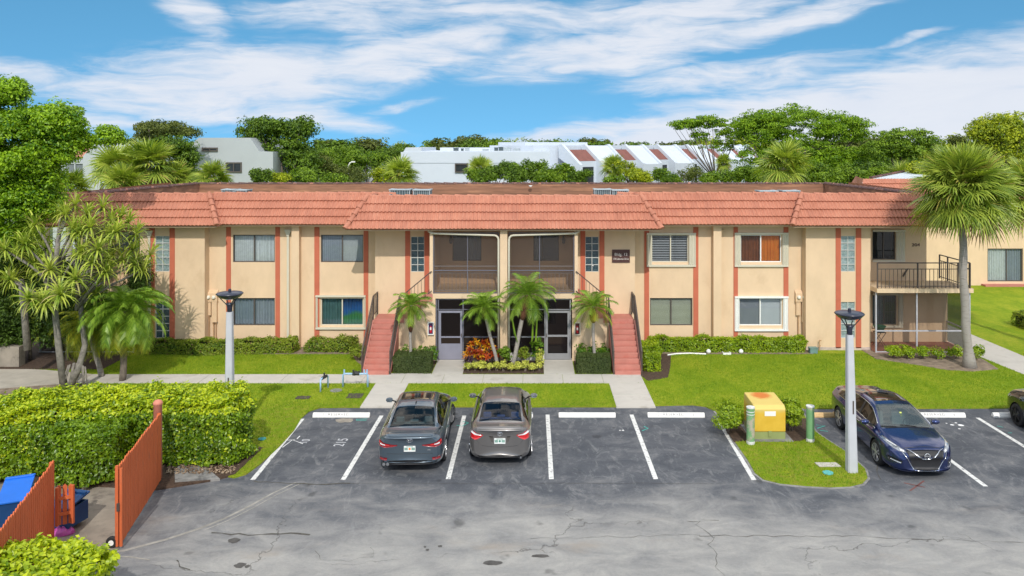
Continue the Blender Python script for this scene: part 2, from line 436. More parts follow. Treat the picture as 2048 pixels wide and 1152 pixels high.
def grass_mat():
    m = bpy.data.materials.new('lawn'); t = nt(m)
    out = N(t, 'ShaderNodeOutputMaterial'); p = N(t, 'ShaderNodeBsdfPrincipled'); L(t, p.outputs[0], out.inputs[0])
    pos = geopos(t)
    a = noise(t, geopos(t, (1, .6, 1)), .75, 6, .68, .5); b_ = noise(t, pos, 5, 6, .7); c_ = noise(t, pos, 40, 3, .7)
    v = mth(t, 'ADD', mth(t, 'ADD', mth(t, 'MULTIPLY', a, .5), mth(t, 'MULTIPLY', b_, .3)), mth(t, 'MULTIPLY', c_, .25))
    c = ramp(t, v, [(.34, (.11, .225, .010)), (.50, (.215, .315, .010)), (.64, (.37, .40, .03))])
    # straw at the mown edge of the front strip
    sp = N(t, 'ShaderNodeSeparateXYZ'); L(t, pos, sp.inputs[0])
    ed = mth(t, 'SUBTRACT', 1.0, smooth(t, mth(t, 'ADD', sp.outputs[1], mth(t, 'MULTIPLY', mth(t, 'SUBTRACT', a, .5), 2.2)), 26.7, 28.3))
    c = mixc(t, mth(t, 'MULTIPLY', mth(t, 'MULTIPLY', ed, smooth(t, b_, .42, .62)), .55), c, (.27, .23, .05))
    L(t, c, p.inputs['Base Color']); p.inputs['Roughness'].default_value = .8; p.inputs['Specular IOR Level'].default_value = .15
    b = N(t, 'ShaderNodeBump'); b.inputs['Strength'].default_value = .9; b.inputs['Distance'].default_value = .05
    L(t, c_, b.inputs['Height']); L(t, b.outputs[0], p.inputs['Normal'])
    return m
GM = grass_mat()
front = [(-45, 24.5), (-15.5, 23.2), (-13, 22.7), (-9.9, 21.75), G(430, 950), G(468, 957), G(492, 950), G(520, 930), G(560, 893), G(588, 862), G(602, 838), G(618, 824), G(640, 816.5),
         G(700, 816), G(900, 815), G(1240, 815), G(1330, 812), G(1385, 811), G(1410, 814), G(1430, 823), G(1448, 846), G(1468, 883), G(1496, 923), G(1510, 948), G(1527, 961),
         G(1560, 969), G(1611, 974), G(1660, 976.5), G(1700, 975), G(1725, 969), G(1735, 958), G(1730, 940), G(1691, 905), G(1655, 882), G(1632, 866), G(1617, 845), G(1604, 826), G(1603, 818),
         (10.2, 26.95), (16, 27.0), (45, 27.0)]
lawn_poly = front + [(60, 27), (60, 75), (-60, 75), (-60, 25)]
mb = MB(); mb.prism(lawn_poly, -.02, .035)
obj('lawn', mb, GM, kind='structure')
# low curb strip round the lawn edge
def strip(pts, w, z0, z1, mb=None):
    mb = mb or MB(); n = len(pts); A = []; B = []
    for i, p in enumerate(pts):
        a = Vector(pts[max(i - 1, 0)][:2]); b = Vector(pts[min(i + 1, n - 1)][:2]); d = (b - a).normalized(); s = Vector((-d.y, d.x)) * w / 2
        A.append((p[0] + s.x, p[1] + s.y)); B.append((p[0] - s.x, p[1] - s.y))
    for i in range(n - 1): mb.prism([A[i], B[i], B[i + 1], A[i + 1]], z0, z1)
    return mb
obj('curb', strip(front[19:38], .13, -.01, .022), curb_m, kind='structure')

# grass blades
from mathutils.geometry import tessellate_polygon
def inpoly(P, poly):
    x, y = P[:, 0], P[:, 1]; inside = np.zeros(len(P), bool); n = len(poly); j = n - 1
    for i in range(n):
        xi, yi = poly[i]; xj, yj = poly[j]
        c = ((yi > y) != (yj > y)) & (x < (xj - xi) * (y - yi) / (yj - yi + 1e-12) + xi)
        inside ^= c; j = i
    return inside
PAVED = []      # rectangles and polygons where no grass grows
def slab(name, poly, z1, m=None, z0=-.015, kind='structure'):
    mb = MB(); mb.prism(poly, z0, z1); PAVED.append(poly)
    return obj(name, mb, m or concrete, kind=kind)
def rect(x0, x1, y0, y1): return [(x0, y0), (x1, y0), (x1, y1), (x0, y1)]
# front walk in slabs with joints
joint = .012
def paved(name, x0, x1, y0, y1, nx, ny, z, m=concrete):
    mb = MB(); PAVED.append(rect(x0, x1, y0, y1))
    for i in range(nx):
        for j in range(ny):
            a = x0 + (x1 - x0) * i / nx; b = x0 + (x1 - x0) * (i + 1) / nx; c = y0 + (y1 - y0) * j / ny; d = y0 + (y1 - y0) * (j + 1) / ny
            dz = rnd.uniform(-.003, .003)
            mb.box(a + joint / 2, b - joint / 2, c + joint / 2, d - joint / 2, -.015, z + dz)
    mb.box(x0, x1, y0, y1, -.016, z - .02)
    return obj(name, mb, m, kind='structure')
paved('sidewalk', -17.0, 4.15, 29.75, 30.9, 14, 1, .05)
paved('walkway', -5.85, -4.62, 27.05, 29.74, 1, 2, .05)
paved('walkway', 2.82, 4.15, 27.05, 29.74, 1, 2, .05)
paved('entrance_pad', -3.92, -2.72, 30.91, 33.0, 1, 1, .052)
paved('entrance_pad', .42, 1.62, 30.91, 33.0, 1, 1, .052)
paved('entrance_pad', -5.5, -3.93, 30.91, 31.0, 1, 1, .05)
# left end of the walk swings away past the pandanus
wl = [G(0, 795), G(60, 790), G(150, 771), G(150, 751), G(95, 742), G(40, 738), G(-200, 735), G(-200, 800)]
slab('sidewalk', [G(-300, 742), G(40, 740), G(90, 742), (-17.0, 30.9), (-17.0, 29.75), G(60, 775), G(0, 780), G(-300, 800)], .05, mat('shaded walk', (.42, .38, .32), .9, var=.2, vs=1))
slab('service_path', [(18.95, 30.9), (20.4, 30.9), (20.6, 33), (20.3, 46.5), (18.9, 46.5), (18.6, 35), (18.75, 33)], .045)
slab('service_path', [(20.0, 31.2), (19.0, 29.8), (40, 22.5), (40, 24.5)], .044)
# bare soil and mulch beds
mulch = mat('dark mulch', (.072, .045, .03), .95, var=.5, vs=14, bump=.9, bs=35)
soil = mat('dry sandy soil', (.24, .185, .135), .95, var=.35, vs=4, bump=.6, bs=30, dirt=(.11, .08, .055), ds=3)
BEDS = [('mulch_bed', rect(-2.73, .42, 30.98, 33.0), mulch), ('mulch_bed', [G(700, 705), G(748, 706), G(770, 742), G(735, 742), G(712, 724)], soil),
        ('mulch_bed', [G(1272, 712), G(1320, 705), G(1342, 712), G(1341, 735), G(1336, 757), G(1296, 764), G(1280, 752)], mulch),
        ('mulch_bed', rect(-14.1, -6.7, 33.9, 35.2), soil), ('mulch_bed', rect(4.3, 11.9, 33.9, 35.2), soil),
        ('mulch_bed', [(14.2, 33.1), (15.5, 32.2), (16.3, 31.5), (17.2, 31.3), (18.4, 31.6), (18.6, 33.0), (18.6, 34.4), (14.2, 34.6)], soil),
        ('mulch_bed', [(-20, 28.4), (-17.5, 28.3), (-15.4, 28.6), (-15.2, 29.4), (-17.2, 29.6), (-20, 29.4)], soil),
        ('mulch_bed', [G(1448, 838), G(1478, 836), G(1620, 840), G(1628, 872), G(1600, 885), G(1500, 884), G(1468, 886), G(1452, 862)], mulch),
        ('mulch_bed', rect(-5.45, -3.95, 31.02, 32.8), mulch), ('mulch_bed', rect(1.66, 3.05, 31.02, 32.8), mulch),
        ('mulch_bed', rect(-30, -17, 31.6, 36), mulch),
        ('mulch_bed', [(-15.5, 21.3), (-9.7, 20.6), G(430, 962), G(470, 951), (-7.9, 23.4), (-9.0, 24.0), (-15.5, 23.6)], mulch)]
for i, (nme, poly, m_) in enumerate(BEDS): slab(nme, poly, .043 + .0011 * i, m_)
# concrete pad at the waste enclosure and light patches beside the hedge
slab('concrete_pad', [(-16, 14), (-9.25, 16.9), (-9.12, 17.6), (-9.55, 19.4), (-9.95, 21.2), (-10.9, 21.4), (-16, 20.9)], .012, concrete_old, z0=-.01)
slab('concrete_pad', [G(349, 948), G(352, 915), G(392, 908), G(420, 945), G(440, 962), G(350, 969)], .06, curb_m, z0=-.01)

def blades(n, poly, name, m, h=.05, y0=20, y1=34, x0=-20, x1=21):
    P = np.stack([rng.uniform(x0, x1, n), rng.uniform(y0, y1, n)], 1)
    # denser close to the camera's side is not needed: even cover
    k = inpoly(P, poly)
    for pv in PAVED:
        k &= ~inpoly(P, pv)
    P = P[k]; n = len(P)
    a = rng.uniform(0, 2 * PI, n); hh = h * rng.uniform(.5, 1.4, n); ww = .010
    base = np.stack([P[:, 0], P[:, 1], np.full(n, .03)], 1)
    sx = np.stack([np.cos(a), np.sin(a), np.zeros(n)], 1) * ww
    tip = base + np.stack([rng.normal(0, .022, n), rng.normal(0, .022, n), hh], 1)
    V = np.stack([base - sx, base + sx, tip], 1).reshape(-1, 3)
    return npobj(name, V, np.arange(3 * n).reshape(-1, 3), m, kind='stuff')
bl = blades(420000, lawn_poly, 'grass', leafmat('grass blade', (.12, .24, .012), (.31, .39, .03), .3, .5, .2))
tag(bl, 'short mown green grass of the lawns', 'grass')

# ------------------------------------------------------------------ painted marks
paint = mat('worn white road paint', (.68, .68, .66), .7, var=.1, vs=6, dirt=(.2, .2, .21), ds=9, dthr=(.52, .68))
def pline(x, ya, yb, w_=.115, xb=None):
    mb = MB(); xb = x if xb is None else xb
    mb.quad((x - w_ / 2, ya, .004), (x + w_ / 2, ya, .004), (xb + w_ / 2, yb, .004), (xb - w_ / 2, yb, .004))
    obj('parking_line', mb, paint, kind='structure')
for (x, xb, ya, yb) in ((-7.45, -7.49, 21.25, 26.0), (-5.05, -4.98, 21.25, 26.3), (-2.26, -2.26, 21.3, 26.3), (.49, .48, 21.3, 26.4), (3.27, 3.25, 21.3, 26.4),
                        (5.87, 6.0, 21.25, 26.0), (11.8, 11.75, 20.85, 26.2), (14.5, 14.5, 20.85, 26.1), (17.25, 17.25, 20.85, 26.1)):
    pline(x, ya, yb, .13, xb)
arc = [G(210, 1107), G(250, 1101), G(330, 1080), G(400, 1057), G(450, 1037), G(500, 1012), G(545, 987), G(592, 965)]
def thin(name, pts, w_, m, z=.006, kind='structure'):
    mb = MB(); n = len(pts); A = []
    for i, p in enumerate(pts):
        a = Vector(pts[max(i - 1, 0)]); b = Vector(pts[min(i + 1, n - 1)]); d = (b - a).normalized(); s = Vector((-d.y, d.x)) * (w_[i] if isinstance(w_, list) else w_) / 2
        A.append((p[0] + s.x, p[1] + s.y, z)); A.append((p[0] - s.x, p[1] - s.y, z))
    mb.add(A, [(2 * i, 2 * i + 1, 2 * i + 3, 2 * i + 2) for i in range(n - 1)])
    return obj(name, mb, m, kind=kind)
thin('gate_scuff_mark', arc, [.10, .10, .09, .09, .08, .07, .06, .04], mat('chalky scuff', (.30, .285, .255), .9, var=.3, vs=4))
thin('gate_scuff_mark', [(x + .12, y - .1) for x, y in arc[3:]], .03, MATS['chalky scuff'], z=.0055)
thin('gate_scuff_mark', [G(215, 1112), G(260, 1114), G(300, 1120)], .05, MATS['chalky scuff'])
crk = mat('crack filler', (.085, .08, .07), .95, var=.4, vs=10)
def crack(pts, w0, seg=.18, seed=1, j=.05):
    r_ = random.Random(seed); P = []
    for i in range(len(pts) - 1):
        a = Vector(pts[i]); b = Vector(pts[i + 1]); n = max(1, int((b - a).length / seg))
        for k in range(n):
            P.append(tuple(a.lerp(b, k / n) + Vector((r_.uniform(-j, j), r_.uniform(-j, j)))))
    P.append(tuple(pts[-1]))
    thin('pavement_crack', P, [w0 * r_.uniform(.3, 1.4) for _ in P], crk, z=.007)
crack([G(505, 963), G(560, 966), G(620, 969), G(700, 967)], .05, seed=2, j=.03)
crack([G(700, 967), G(900, 967), G(1100, 967), G(1300, 967), G(1450, 968)], .012, seed=12, j=.02)
crack([G(425, 1066), G(500, 1070), G(560, 1067), G(620, 1070)], .055, seed=3)
crack([G(1400, 1071), G(1560, 1073), G(1700, 1072), G(1800, 1077), G(1920, 1080), G(2048, 1086)], .014, seed=4)
crack([G(1060, 1079), G(1200, 1074), G(1400, 1071)], .010, seed=5)
crack([G(1428, 1075), G(1420, 1090), G(1436, 1110), G(1430, 1135), G(1450, 1152)], .010, seed=6)
crack([G(1428, 1075), G(1395, 1050), G(1405, 1042), G(1375, 1043)], .015, seed=7)
crack([G(1405, 1042), G(1438, 1041)], .014, seed=8)
crack([G(355, 1120), G(364, 1134), G(380, 1140)], .03, seed=9)
crack([G(1754, 930), G(1752, 945), G(1762, 960)], .02, seed=10)
crack([G(630, 1102), G(640, 1120), G(700, 1123), G(745, 1112), G(740, 1095)], .01, seed=11)
def blob(name, u, v, rx, ry, m, seed, z=.0065):
    r_ = random.Random(seed); cx, cy = G(u, v); mb = MB(); n = 22; ph = [r_.uniform(.72, 1.2) for _ in range(n)]
    ph = [(ph[i] + ph[i - 1]) / 2 for i in range(n)]
    mb.add([(cx + rx * ph[i] * math.cos(2 * PI * i / n), cy + ry * ph[i] * math.sin(2 * PI * i / n), z) for i in range(n)], [tuple(range(n))])
    return obj(name, mb, m, kind='structure')
oilm = mat('oil stain', (.075, .07, .066), .6, var=.4, vs=6)
for i, (u, v, rx, ry) in enumerate(((468, 1081, .13, .12), (480, 1131, .13, .11), (495, 1133, .06, .06), (855, 1100, .04, .05), (850, 1094, .035, .04), (880, 1093, .05, .05), (985, 1126, .2, .1), (1080, 1112, .22, .07))):
    blob('oil_stain', u, v, rx, ry, oilm, i)
blob('patched_asphalt', 690, 841, .33, .22, mat('sandy patch', (.27, .24, .2), .9, var=.2, vs=5), 31)
# surveyor's scribbles and paint ticks
wp = mat('white spray paint', (.8, .8, .8), .7, var=.1); teal = mat('teal spray paint', (.05, .42, .36), .7, var=.2); redp = mat('red spray paint', (.17, .07, .065), .8, var=.3)
faded = mat('faded white spray paint', (.50, .51, .54), .8, var=.2, vs=20)
def gtext(s, u, v, size, rz, m, name='spray_paint_number'):
    x, y = G(u, v); o = text(name, s, size, m, None, (x, y, .006), (0, 0, rz), ext=.0005); o['kind'] = 'structure'; return o
gtext('215', 683, 885, .44, R(88), faded); gtext('10', 610, 883, .36, R(80), faded)
thin('spray_paint_arrow', [G(565, 895), G(585, 880), G(606, 888)], .03, wp); thin('spray_paint_arrow', [G(566, 881), G(590, 880)], .03, wp); thin('spray_paint_arrow', [G(594, 878), G(600, 872)], .03, wp)
for pts in ([G(925, 852), G(937, 846), G(926, 843)], [G(913, 851), G(922, 852)], [G(1288, 853), G(1296, 857), G(1284, 862)], [G(1632, 850), G(1650, 852), G(1634, 857)], [G(1640, 861), G(1656, 863)],
            [G(1994, 852), G(2006, 855)], [G(2016, 866), G(2024, 866)], [G(735, 838), G(712, 839), G(713, 841), G(733, 841)]):
    thin('spray_paint_tick', pts, .035, teal)
for pts in ([G(1808, 966), G(1850, 975)], [G(1820, 982), G(1848, 962)]): thin('spray_paint_tick', pts, .05, redp)
for i, (u, v, r_) in enumerate(((1904, 850, .06), (1912, 846, .04), (1922, 851, .09), (1919, 858, .04), (1240, 861, .03), (1246, 861, .04), (1893, 847, .03))):
    blob('paint_splash', u, v, r_, r_, wp, 50 + i)

# ------------------------------------------------------------------ wheel stops
wsm = mat('white painted concrete', (.80, .79, .76), .75, var=.06, vs=5, dirt=(.42, .40, .37), ds=5, dthr=(.58, .8), bump=.2)
ink = mat('faded stencil ink', (.22, .21, .22), .8, var=.5, vs=40); ink2 = mat('very faded stencil ink', (.5, .48, .5), .8, var=.3, vs=40)
def stop_mesh(w_=1.86):
    mb = MB(); prof = [(-.095, 0), (-.085, .05), (-.035, .135), (.035, .135), (.085, .05), (.095, 0)]
    return mb.prism_x(prof, -w_ / 2, w_ / 2)
spm = None
STOPS = [(-6.27, '12', 'RESERVED', '1', ink, 'white painted wheel stop of the empty leftmost stall, stencilled 1', wsm), (-3.6, None, None, None, ink, 'white wheel stop hidden under the front of the slate sedan', wsm),
         (-.93, None, None, None, ink, 'white wheel stop peeping out beside the bronze sedan', wsm), (1.77, '12', 'RESERVED', '2', ink2, 'white wheel stop with very faded stencilling ending in 2', wsm),
         (4.68, '12', 'RESERVED', '5', ink, 'white wheel stop of the stall beside the yellow utility box, stencilled 5', wsm),
         (10.12, None, None, None, ink, 'sandy stained wheel stop behind the rear wheel of the blue sedan', mat('sandy painted concrete', (.62, .42, .2), .8, var=.3, vs=6)),
         (13.2, '12', 'RESERVED', '6', ink, 'white wheel stop stencilled 6 to the right of the blue sedan', wsm), (15.98, None, None, None, ink, 'white wheel stop under the nose of the black car at the right edge', wsm)]
for i, (x, a, b, c, im, lab, m_) in enumerate(STOPS):
    r_ = thing('wheel_stop', lab, 'wheel stop', (x, 26.2, 0), R((.0, 0, 0, -.4, -.6, 0, -.8, 0)[i]), group='concrete wheel stops at the head of the stalls')
    o = obj('block', stop_mesh(), m_, r_, world=False, bevel=.012)
    if a:
        for s_, dx in ((a, -.62), (b, -.08), (c, .56)):
            k = text('stencil', s_, .105 if s_ != b else .105, im, None, (0, 0, 0), ext=.001, sx=1.5 if s_ == b else 1.15)
            k.parent = r_; k.location = (dx, -.0635, .0935); k.rotation_euler = (R(59.5), 0, 0)
# ------------------------------------------------------------------ the apartment building
def stucco(name, c, d):
    return mat(name, c, .9, var=.06, vs=1.2, bump=.35, bs=70, dirt=d, ds=.8, dthr=(.52, .85), vscale=(1.1, 1.1, .7))
wallm = stucco('peach stucco', (.69, .51, .335), (.57, .40, .25))
stripe = mat('brick red paint', (.50, .135, .075), .8, var=.07, vs=2, bump=.2, bs=70)
redstep = mat('salmon step paint', (.47, .185, .145), .75, var=.10, vs=2.5, bump=.2, bs=50, dirt=(.46, .15, .11), ds=2)
cream = mat('cream aluminium', (.60, .56, .45), .5, var=.04, vs=3)
whitetrim = mat('white aluminium', (.78, .78, .75), .45, var=.04, vs=3)
bronze = mat('dark bronze metal', (.075, .058, .05), .45, var=.15, vs=4, spec=.5)
darkframe = mat('bronze window frame', (.10, .085, .075), .45, var=.1)
greyframe = mat('grey screen frame', (.13, .13, .16), .5, var=.08)
glass = glassmat('window glass', (.84, .88, .90), .04, (.05, .07, .085), 1.5, 1.5)
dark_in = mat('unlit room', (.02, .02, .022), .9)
slabm = mat('balcony slab concrete', (.66, .50, .33), .85, var=.08, vs=1, dirt=(.42, .31, .2), ds=1.5, bump=.2)

def tile_mat():
    m = bpy.data.materials.new('salmon roof tile'); t = nt(m)
    out = N(t, 'ShaderNodeOutputMaterial'); p = N(t, 'ShaderNodeBsdfPrincipled'); L(t, p.outputs[0], out.inputs[0])
    pos = geopos(t)
    a = noise(t, pos, .8, 5, .6); b_ = noise(t, geopos(t, (3.3, 1, 1.5)), 3.0, 3, .6); d = noise(t, pos, 30, 3, .6)
    v = mth(t, 'ADD', mth(t, 'MULTIPLY', a, .5), mth(t, 'ADD', mth(t, 'MULTIPLY', b_, .4), mth(t, 'MULTIPLY', d, .12)))
    c = ramp(t, v, [(.3, (.36, .135, .082)), (.52, (.48, .195, .125)), (.75, (.57, .26, .17))])
    br = N(t, 'ShaderNodeTexWhiteNoise', noise_dimensions='2D')
    sn = N(t, 'ShaderNodeVectorMath', operation='SNAP'); L(t, pos, sn.inputs[0]); sn.inputs[1].default_value = (.30, 50, .322); L(t, sn.outputs[0], br.inputs[0])
    cz = N(t, 'ShaderNodeSeparateXYZ'); L(t, sn.outputs[0], cz.inputs[0])
    cx2 = N(t, 'ShaderNodeCombineXYZ'); L(t, cz.outputs[0], cx2.inputs[0]); L(t, cz.outputs[2], cx2.inputs[1]); L(t, cx2.outputs[0], br.inputs[0])
    c = mixc(t, mth(t, 'MULTIPLY', br.outputs[0], .34), c, (.33, .13, .09))
    c = mixc(t, mth(t, 'MULTIPLY', smooth(t, noise(t, geopos(t, (1.5, 1, .5)), 1.3, 6, .7), .54, .8), .45), c, (.24, .10, .07))
    L(t, c, p.inputs['Base Color']); p.inputs['Roughness'].default_value = .78; p.inputs['Specular IOR Level'].default_value = .3
    return m
tile = tile_mat()
ZE, ZT = 5.46, 6.75
CXB = -1.2
YA, YB, YD = 34.05, 35.1, 34.6          # wall planes: entrance block, side blocks, end blocks
YSCR = 32.85
bld = thing('apartment_building', 'two storey peach stucco apartment building with salmon tiled mansard roof and brick red stripes', 'building', (CXB, 36.0, 0))

def holed_wall(mb, x0, x1, z0, z1, y, holes, reveal=.12):
    xs = sorted({x0, x1} | {h[0] for h in holes} | {h[1] for h in holes}); zs = sorted({z0, z1} | {h[2] for h in holes} | {h[3] for h in holes})
    for i in range(len(xs) - 1):
        for j in range(len(zs) - 1):
            cx_, cz_ = (xs[i] + xs[i + 1]) / 2, (zs[j] + zs[j + 1]) / 2
            if any(h[0] < cx_ < h[1] and h[2] < cz_ < h[3] for h in holes): continue
            mb.quad((xs[i], y, zs[j]), (xs[i + 1], y, zs[j]), (xs[i + 1], y, zs[j + 1]), (xs[i], y, zs[j + 1]))
    for (a, b, c, d) in holes:
        r_ = y + reveal
        mb.quad((a, y, c), (b, y, c), (b, r_, c), (a, r_, c)); mb.quad((a, r_, d), (b, r_, d), (b, y, d), (a, y, d))
        mb.quad((a, y, d), (a, y, c), (a, r_, c), (a, r_, d)); mb.quad((b, y, c), (b, y, d), (b, r_, d), (b, r_, c))
    return mb

vcream = mat('vertical blind', (.78, .80, .78), .8, var=.1, vs=8); vgrey = mat('grey blind', (.42, .46, .51), .8, var=.08, vs=8); curtain_grey = mat('grey curtain', (.34, .40, .46), .85, var=.1, vs=3)
hcream = mat('cream venetian blind', (.66, .66, .50), .7, var=.05); hwhite = mat('white venetian slat', (.78, .79, .80), .6, var=.04)
orange_c = mat('orange curtain', (.80, .25, .012), .85, var=.12, vs=2); rust_c = mat('rust curtain', (.26, .07, .012), .9, var=.25, vs=2)
white_b = mat('white roller blind', (.70, .71, .72), .8, var=.03); grey_b = mat('grey roller blind', (.34, .35, .38), .8, var=.03)
def blue_curtain():
    m = bpy.data.materials.new('blue green tie dyed curtain'); t = nt(m)
    out = N(t, 'ShaderNodeOutputMaterial'); p = N(t, 'ShaderNodeBsdfPrincipled'); L(t, p.outputs[0], out.inputs[0])
    sp = N(t, 'ShaderNodeSeparateXYZ'); L(t, geopos(t), sp.inputs[0])
    v = mth(t, 'ADD', smooth(t, sp.outputs[2], .9, 2.1), mth(t, 'MULTIPLY', mth(t, 'SUBTRACT', noise(t, geopos(t), 2.2, 3), .5), .7))
    L(t, ramp(t, v, [(.0, (.06, .30, .20)), (.35, (.09, .34, .10)), (.6, (.02, .16, .5)), (1, (.02, .10, .30))]), p.inputs['Base Color']); return m
bluec = blue_curtain()

def slats_v(x0, x1, z0, z1, y, pitch=.085, tilt=.6):
    mb = MB(); x = x0
    while x < x1:
        dx = pitch * .5; mb.quad((x, y, z0), (min(x + dx * 1.7, x1), y + dx * tilt, z0), (min(x + dx * 1.7, x1), y + dx * tilt, z1), (x, y, z1)); x += pitch
    return mb
def slats_h(x0, x1, z0, z1, y, pitch=.05, w_=.035):
    mb = MB(); z = z0
    while z < z1: mb.quad((x0, y, z), (x1, y, z), (x1, y + .012, z + w_), (x0, y + .012, z + w_)); z += pitch
    return mb
def folds(x0, x1, z0, z1, y, period=.16, amp=.03):
    mb = MB(); n = max(8, int((x1 - x0) / .02)); vs = []
    for i in range(n + 1):
        x = x0 + (x1 - x0) * i / n; yy = y + amp * math.sin(2 * PI * x / period) + .4 * amp * math.sin(2 * PI * x / period * 2.3)
        vs += [(x, yy, z0), (x, yy, z1)]
    return mb.add(vs, [(2 * i, 2 * i + 2, 2 * i + 3, 2 * i + 1) for i in range(n)])
def panel(x0, x1, z0, z1, y):
    return MB().quad((x0, y, z0), (x1, y, z0), (x1, y, z1), (x0, y, z1))
def window(x0, x1, z0, z1, y, left, right, parent=None, fm=None, shutter=None, split=.5, frame=.04, slim=False):
    """sliding window set 8 cm back in the wall; left/right = (kind, material)"""
    parent = parent or bld; fm = fm or darkframe
    yf = y + .05; mb = MB(); f = frame
    mb.box(x0, x1, yf, yf + .06, z0, z0 + f); mb.box(x0, x1, yf, yf + .06, z1 - f, z1)
    mb.box(x0, x0 + f, yf + .001, yf + .061, z0 + f, z1 - f); mb.box(x1 - f, x1, yf + .001, yf + .061, z0 + f, z1 - f)
    xm = x0 + (x1 - x0) * split
    if split: mb.box(xm - .025, xm + .025, yf - .004, yf + .05, z0 + f, z1 - f)
    wd = obj('window', mb, fm, parent)
    g = MB(); yg = yf + .035
    if split:
        g.quad((x0 + f, yg, z0 + f), (xm - .025, yg, z0 + f), (xm - .025, yg, z1 - f), (x0 + f, yg, z1 - f))
        g.quad((xm + .025, yg - .015, z0 + f), (x1 - f, yg - .015, z0 + f), (x1 - f, yg - .015, z1 - f), (xm + .025, yg - .015, z1 - f))
    else: g.quad((x0 + f, yg, z0 + f), (x1 - f, yg, z0 + f), (x1 - f, yg, z1 - f), (x0 + f, yg, z1 - f))
    obj('pane', g, glass, wd)
    for (a, b, (k, m_)) in ((x0 + f, xm, left), (xm, x1 - f, right)):
        if k == 'v': o = slats_v(a, b, z0 + .03, z1 - .03, yf + .10)
        elif k == 'vd': o = slats_v(a, b, z0 + .03, z1 - .03, yf + .10, .11, 1.6)
        elif k == 'h': o = slats_h(a, b, z0 + .03, z1 - .03, yf + .10)
        elif k == 'hd': o = slats_h(a, b, z0 + .03, z1 - .03, yf + .10, .075, .022)
        elif k == 'c': o = folds(a, b, z0 + .03, z1 - .03, yf + .14)
        elif k == 'p': o = panel(a, b, z0 + .03, z1 - .03, yf + .10)
        else: continue
        obj('curtain' if k == 'c' else 'blind', o, m_, wd)
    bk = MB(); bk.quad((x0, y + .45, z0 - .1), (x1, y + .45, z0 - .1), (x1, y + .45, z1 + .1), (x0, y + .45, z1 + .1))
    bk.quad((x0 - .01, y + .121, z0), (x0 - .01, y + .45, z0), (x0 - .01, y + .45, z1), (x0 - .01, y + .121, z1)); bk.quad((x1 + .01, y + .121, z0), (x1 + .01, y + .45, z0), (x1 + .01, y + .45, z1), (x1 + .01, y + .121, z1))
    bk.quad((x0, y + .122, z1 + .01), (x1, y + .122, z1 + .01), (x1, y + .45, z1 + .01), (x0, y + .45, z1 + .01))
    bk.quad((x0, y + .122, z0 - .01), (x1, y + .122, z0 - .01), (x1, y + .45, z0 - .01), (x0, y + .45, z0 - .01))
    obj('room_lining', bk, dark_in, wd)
    if shutter:
        sx0, sx1, sz0, sz1, lw, rw, sm = shutter
        s = MB(); s.box(sx0, sx1, y - .10, y - .002, sz0, sz0 + .085); s.box(sx0, sx1, y - .13, y - .002, sz1 - .075, sz1)
        for a, b in ((sx0, sx0 + lw), (sx1 - rw, sx1)):
            if b - a < .02: continue
            n = max(2, int((b - a) / .045)); pts = []
            for i in range(n + 1): pts.append((a + (b - a) * i / n, y - (.12 if i % 2 else .075)))
            pts += [(b, y - .012), (a, y - .012)]
            s.prism(pts, sz0 + .086, sz1 - .076)
        obj('storm_shutter', s, sm, wd)
    return wd
def glassblock(x0, x1, z0, z1, y, cols=2, rows=5, pale=True, parent=None):
    parent = parent or bld
    mb = MB(); mb.box(x0, x1, y + .06, y + .10, z0, z1)
    cw = (x1 - x0) / cols; rh = (z1 - z0) / rows
    fr = MB(); j = .016
    for i in range(cols + 1): fr.box(x0 + cw * i - j, x0 + cw * i + j, y + .018, y + .06, z0, z1)
    for i in range(rows + 1): fr.box(x0, x1, y + .019, y + .059, z0 + rh * i - j, z0 + rh * i + j)
    o = obj('glass_block_window', fr, mat('grey grout bars', (.50, .52, .50), .7), parent)
    obj('glass_blocks', mb, blockm if pale else blockd, o)
def blockmat(name, c1, c2):
    m = bpy.data.materials.new(name); t = nt(m)
    out = N(t, 'ShaderNodeOutputMaterial'); p = N(t, 'ShaderNodeBsdfPrincipled'); L(t, p.outputs[0], out.inputs[0])
    pos = geopos(t, (1, 1, 2.2)); L(t, ramp(t, noise(t, pos, 7, 4, .6, 1.0), [(.35, c1), (.7, c2)]), p.inputs['Base Color'])
    p.inputs['Roughness'].default_value = .12; p.inputs['Specular IOR Level'].default_value = .7
    b = N(t, 'ShaderNodeBump'); b.inputs['Strength'].default_value = .5; b.inputs['Distance'].default_value = .03
    L(t, noise(t, pos, 14, 3, .6, .6), b.inputs['Height']); L(t, b.outputs[0], p.inputs['Normal']); return m
blockm = blockmat('pale glass block', (.14, .20, .20), (.38, .46, .45)); blockd = blockmat('dark glass block', (.012, .03, .04), (.06, .11, .13))

# --- wall shells
X_AL, X_AR = -6.72, 4.34                 # entrance block corners
X_DL, X_DR = 11.80, 14.60                # right end block (left end block mirrors about CXB)
def mir(x): return 2 * CXB - x
Z0 = -.1; ZW = 5.62
Bwin = []   # windows on plane B
def BX(u): return XU(u, YB)
def BZ(v): return ZV(v, YB)
UPL, UPH, LOL, LOH = BZ(524.5), BZ(469.5), BZ(651), BZ(596)
Bholes_L = [(BX(465.7), BX(549.7), UPL, UPH), (BX(641.5), BX(726.6), UPL, UPH), (BX(465.7), BX(549.7), LOL, LOH), (BX(641.5), BX(726.6), LOL, LOH)]
Bholes_R = [(BX(1303), BX(1377), UPL, UPH), (BX(1481), BX(1563), UPL, UPH), (BX(1300), BX(1385), LOL, LOH), (BX(1478), BX(1564), LOL, LOH)]
wm = MB()
holed_wall(wm, mir(X_DL), X_AL, Z0, ZW, YB, Bholes_L); holed_wall(wm, X_AR, X_DL, Z0, ZW, YB, Bholes_R)
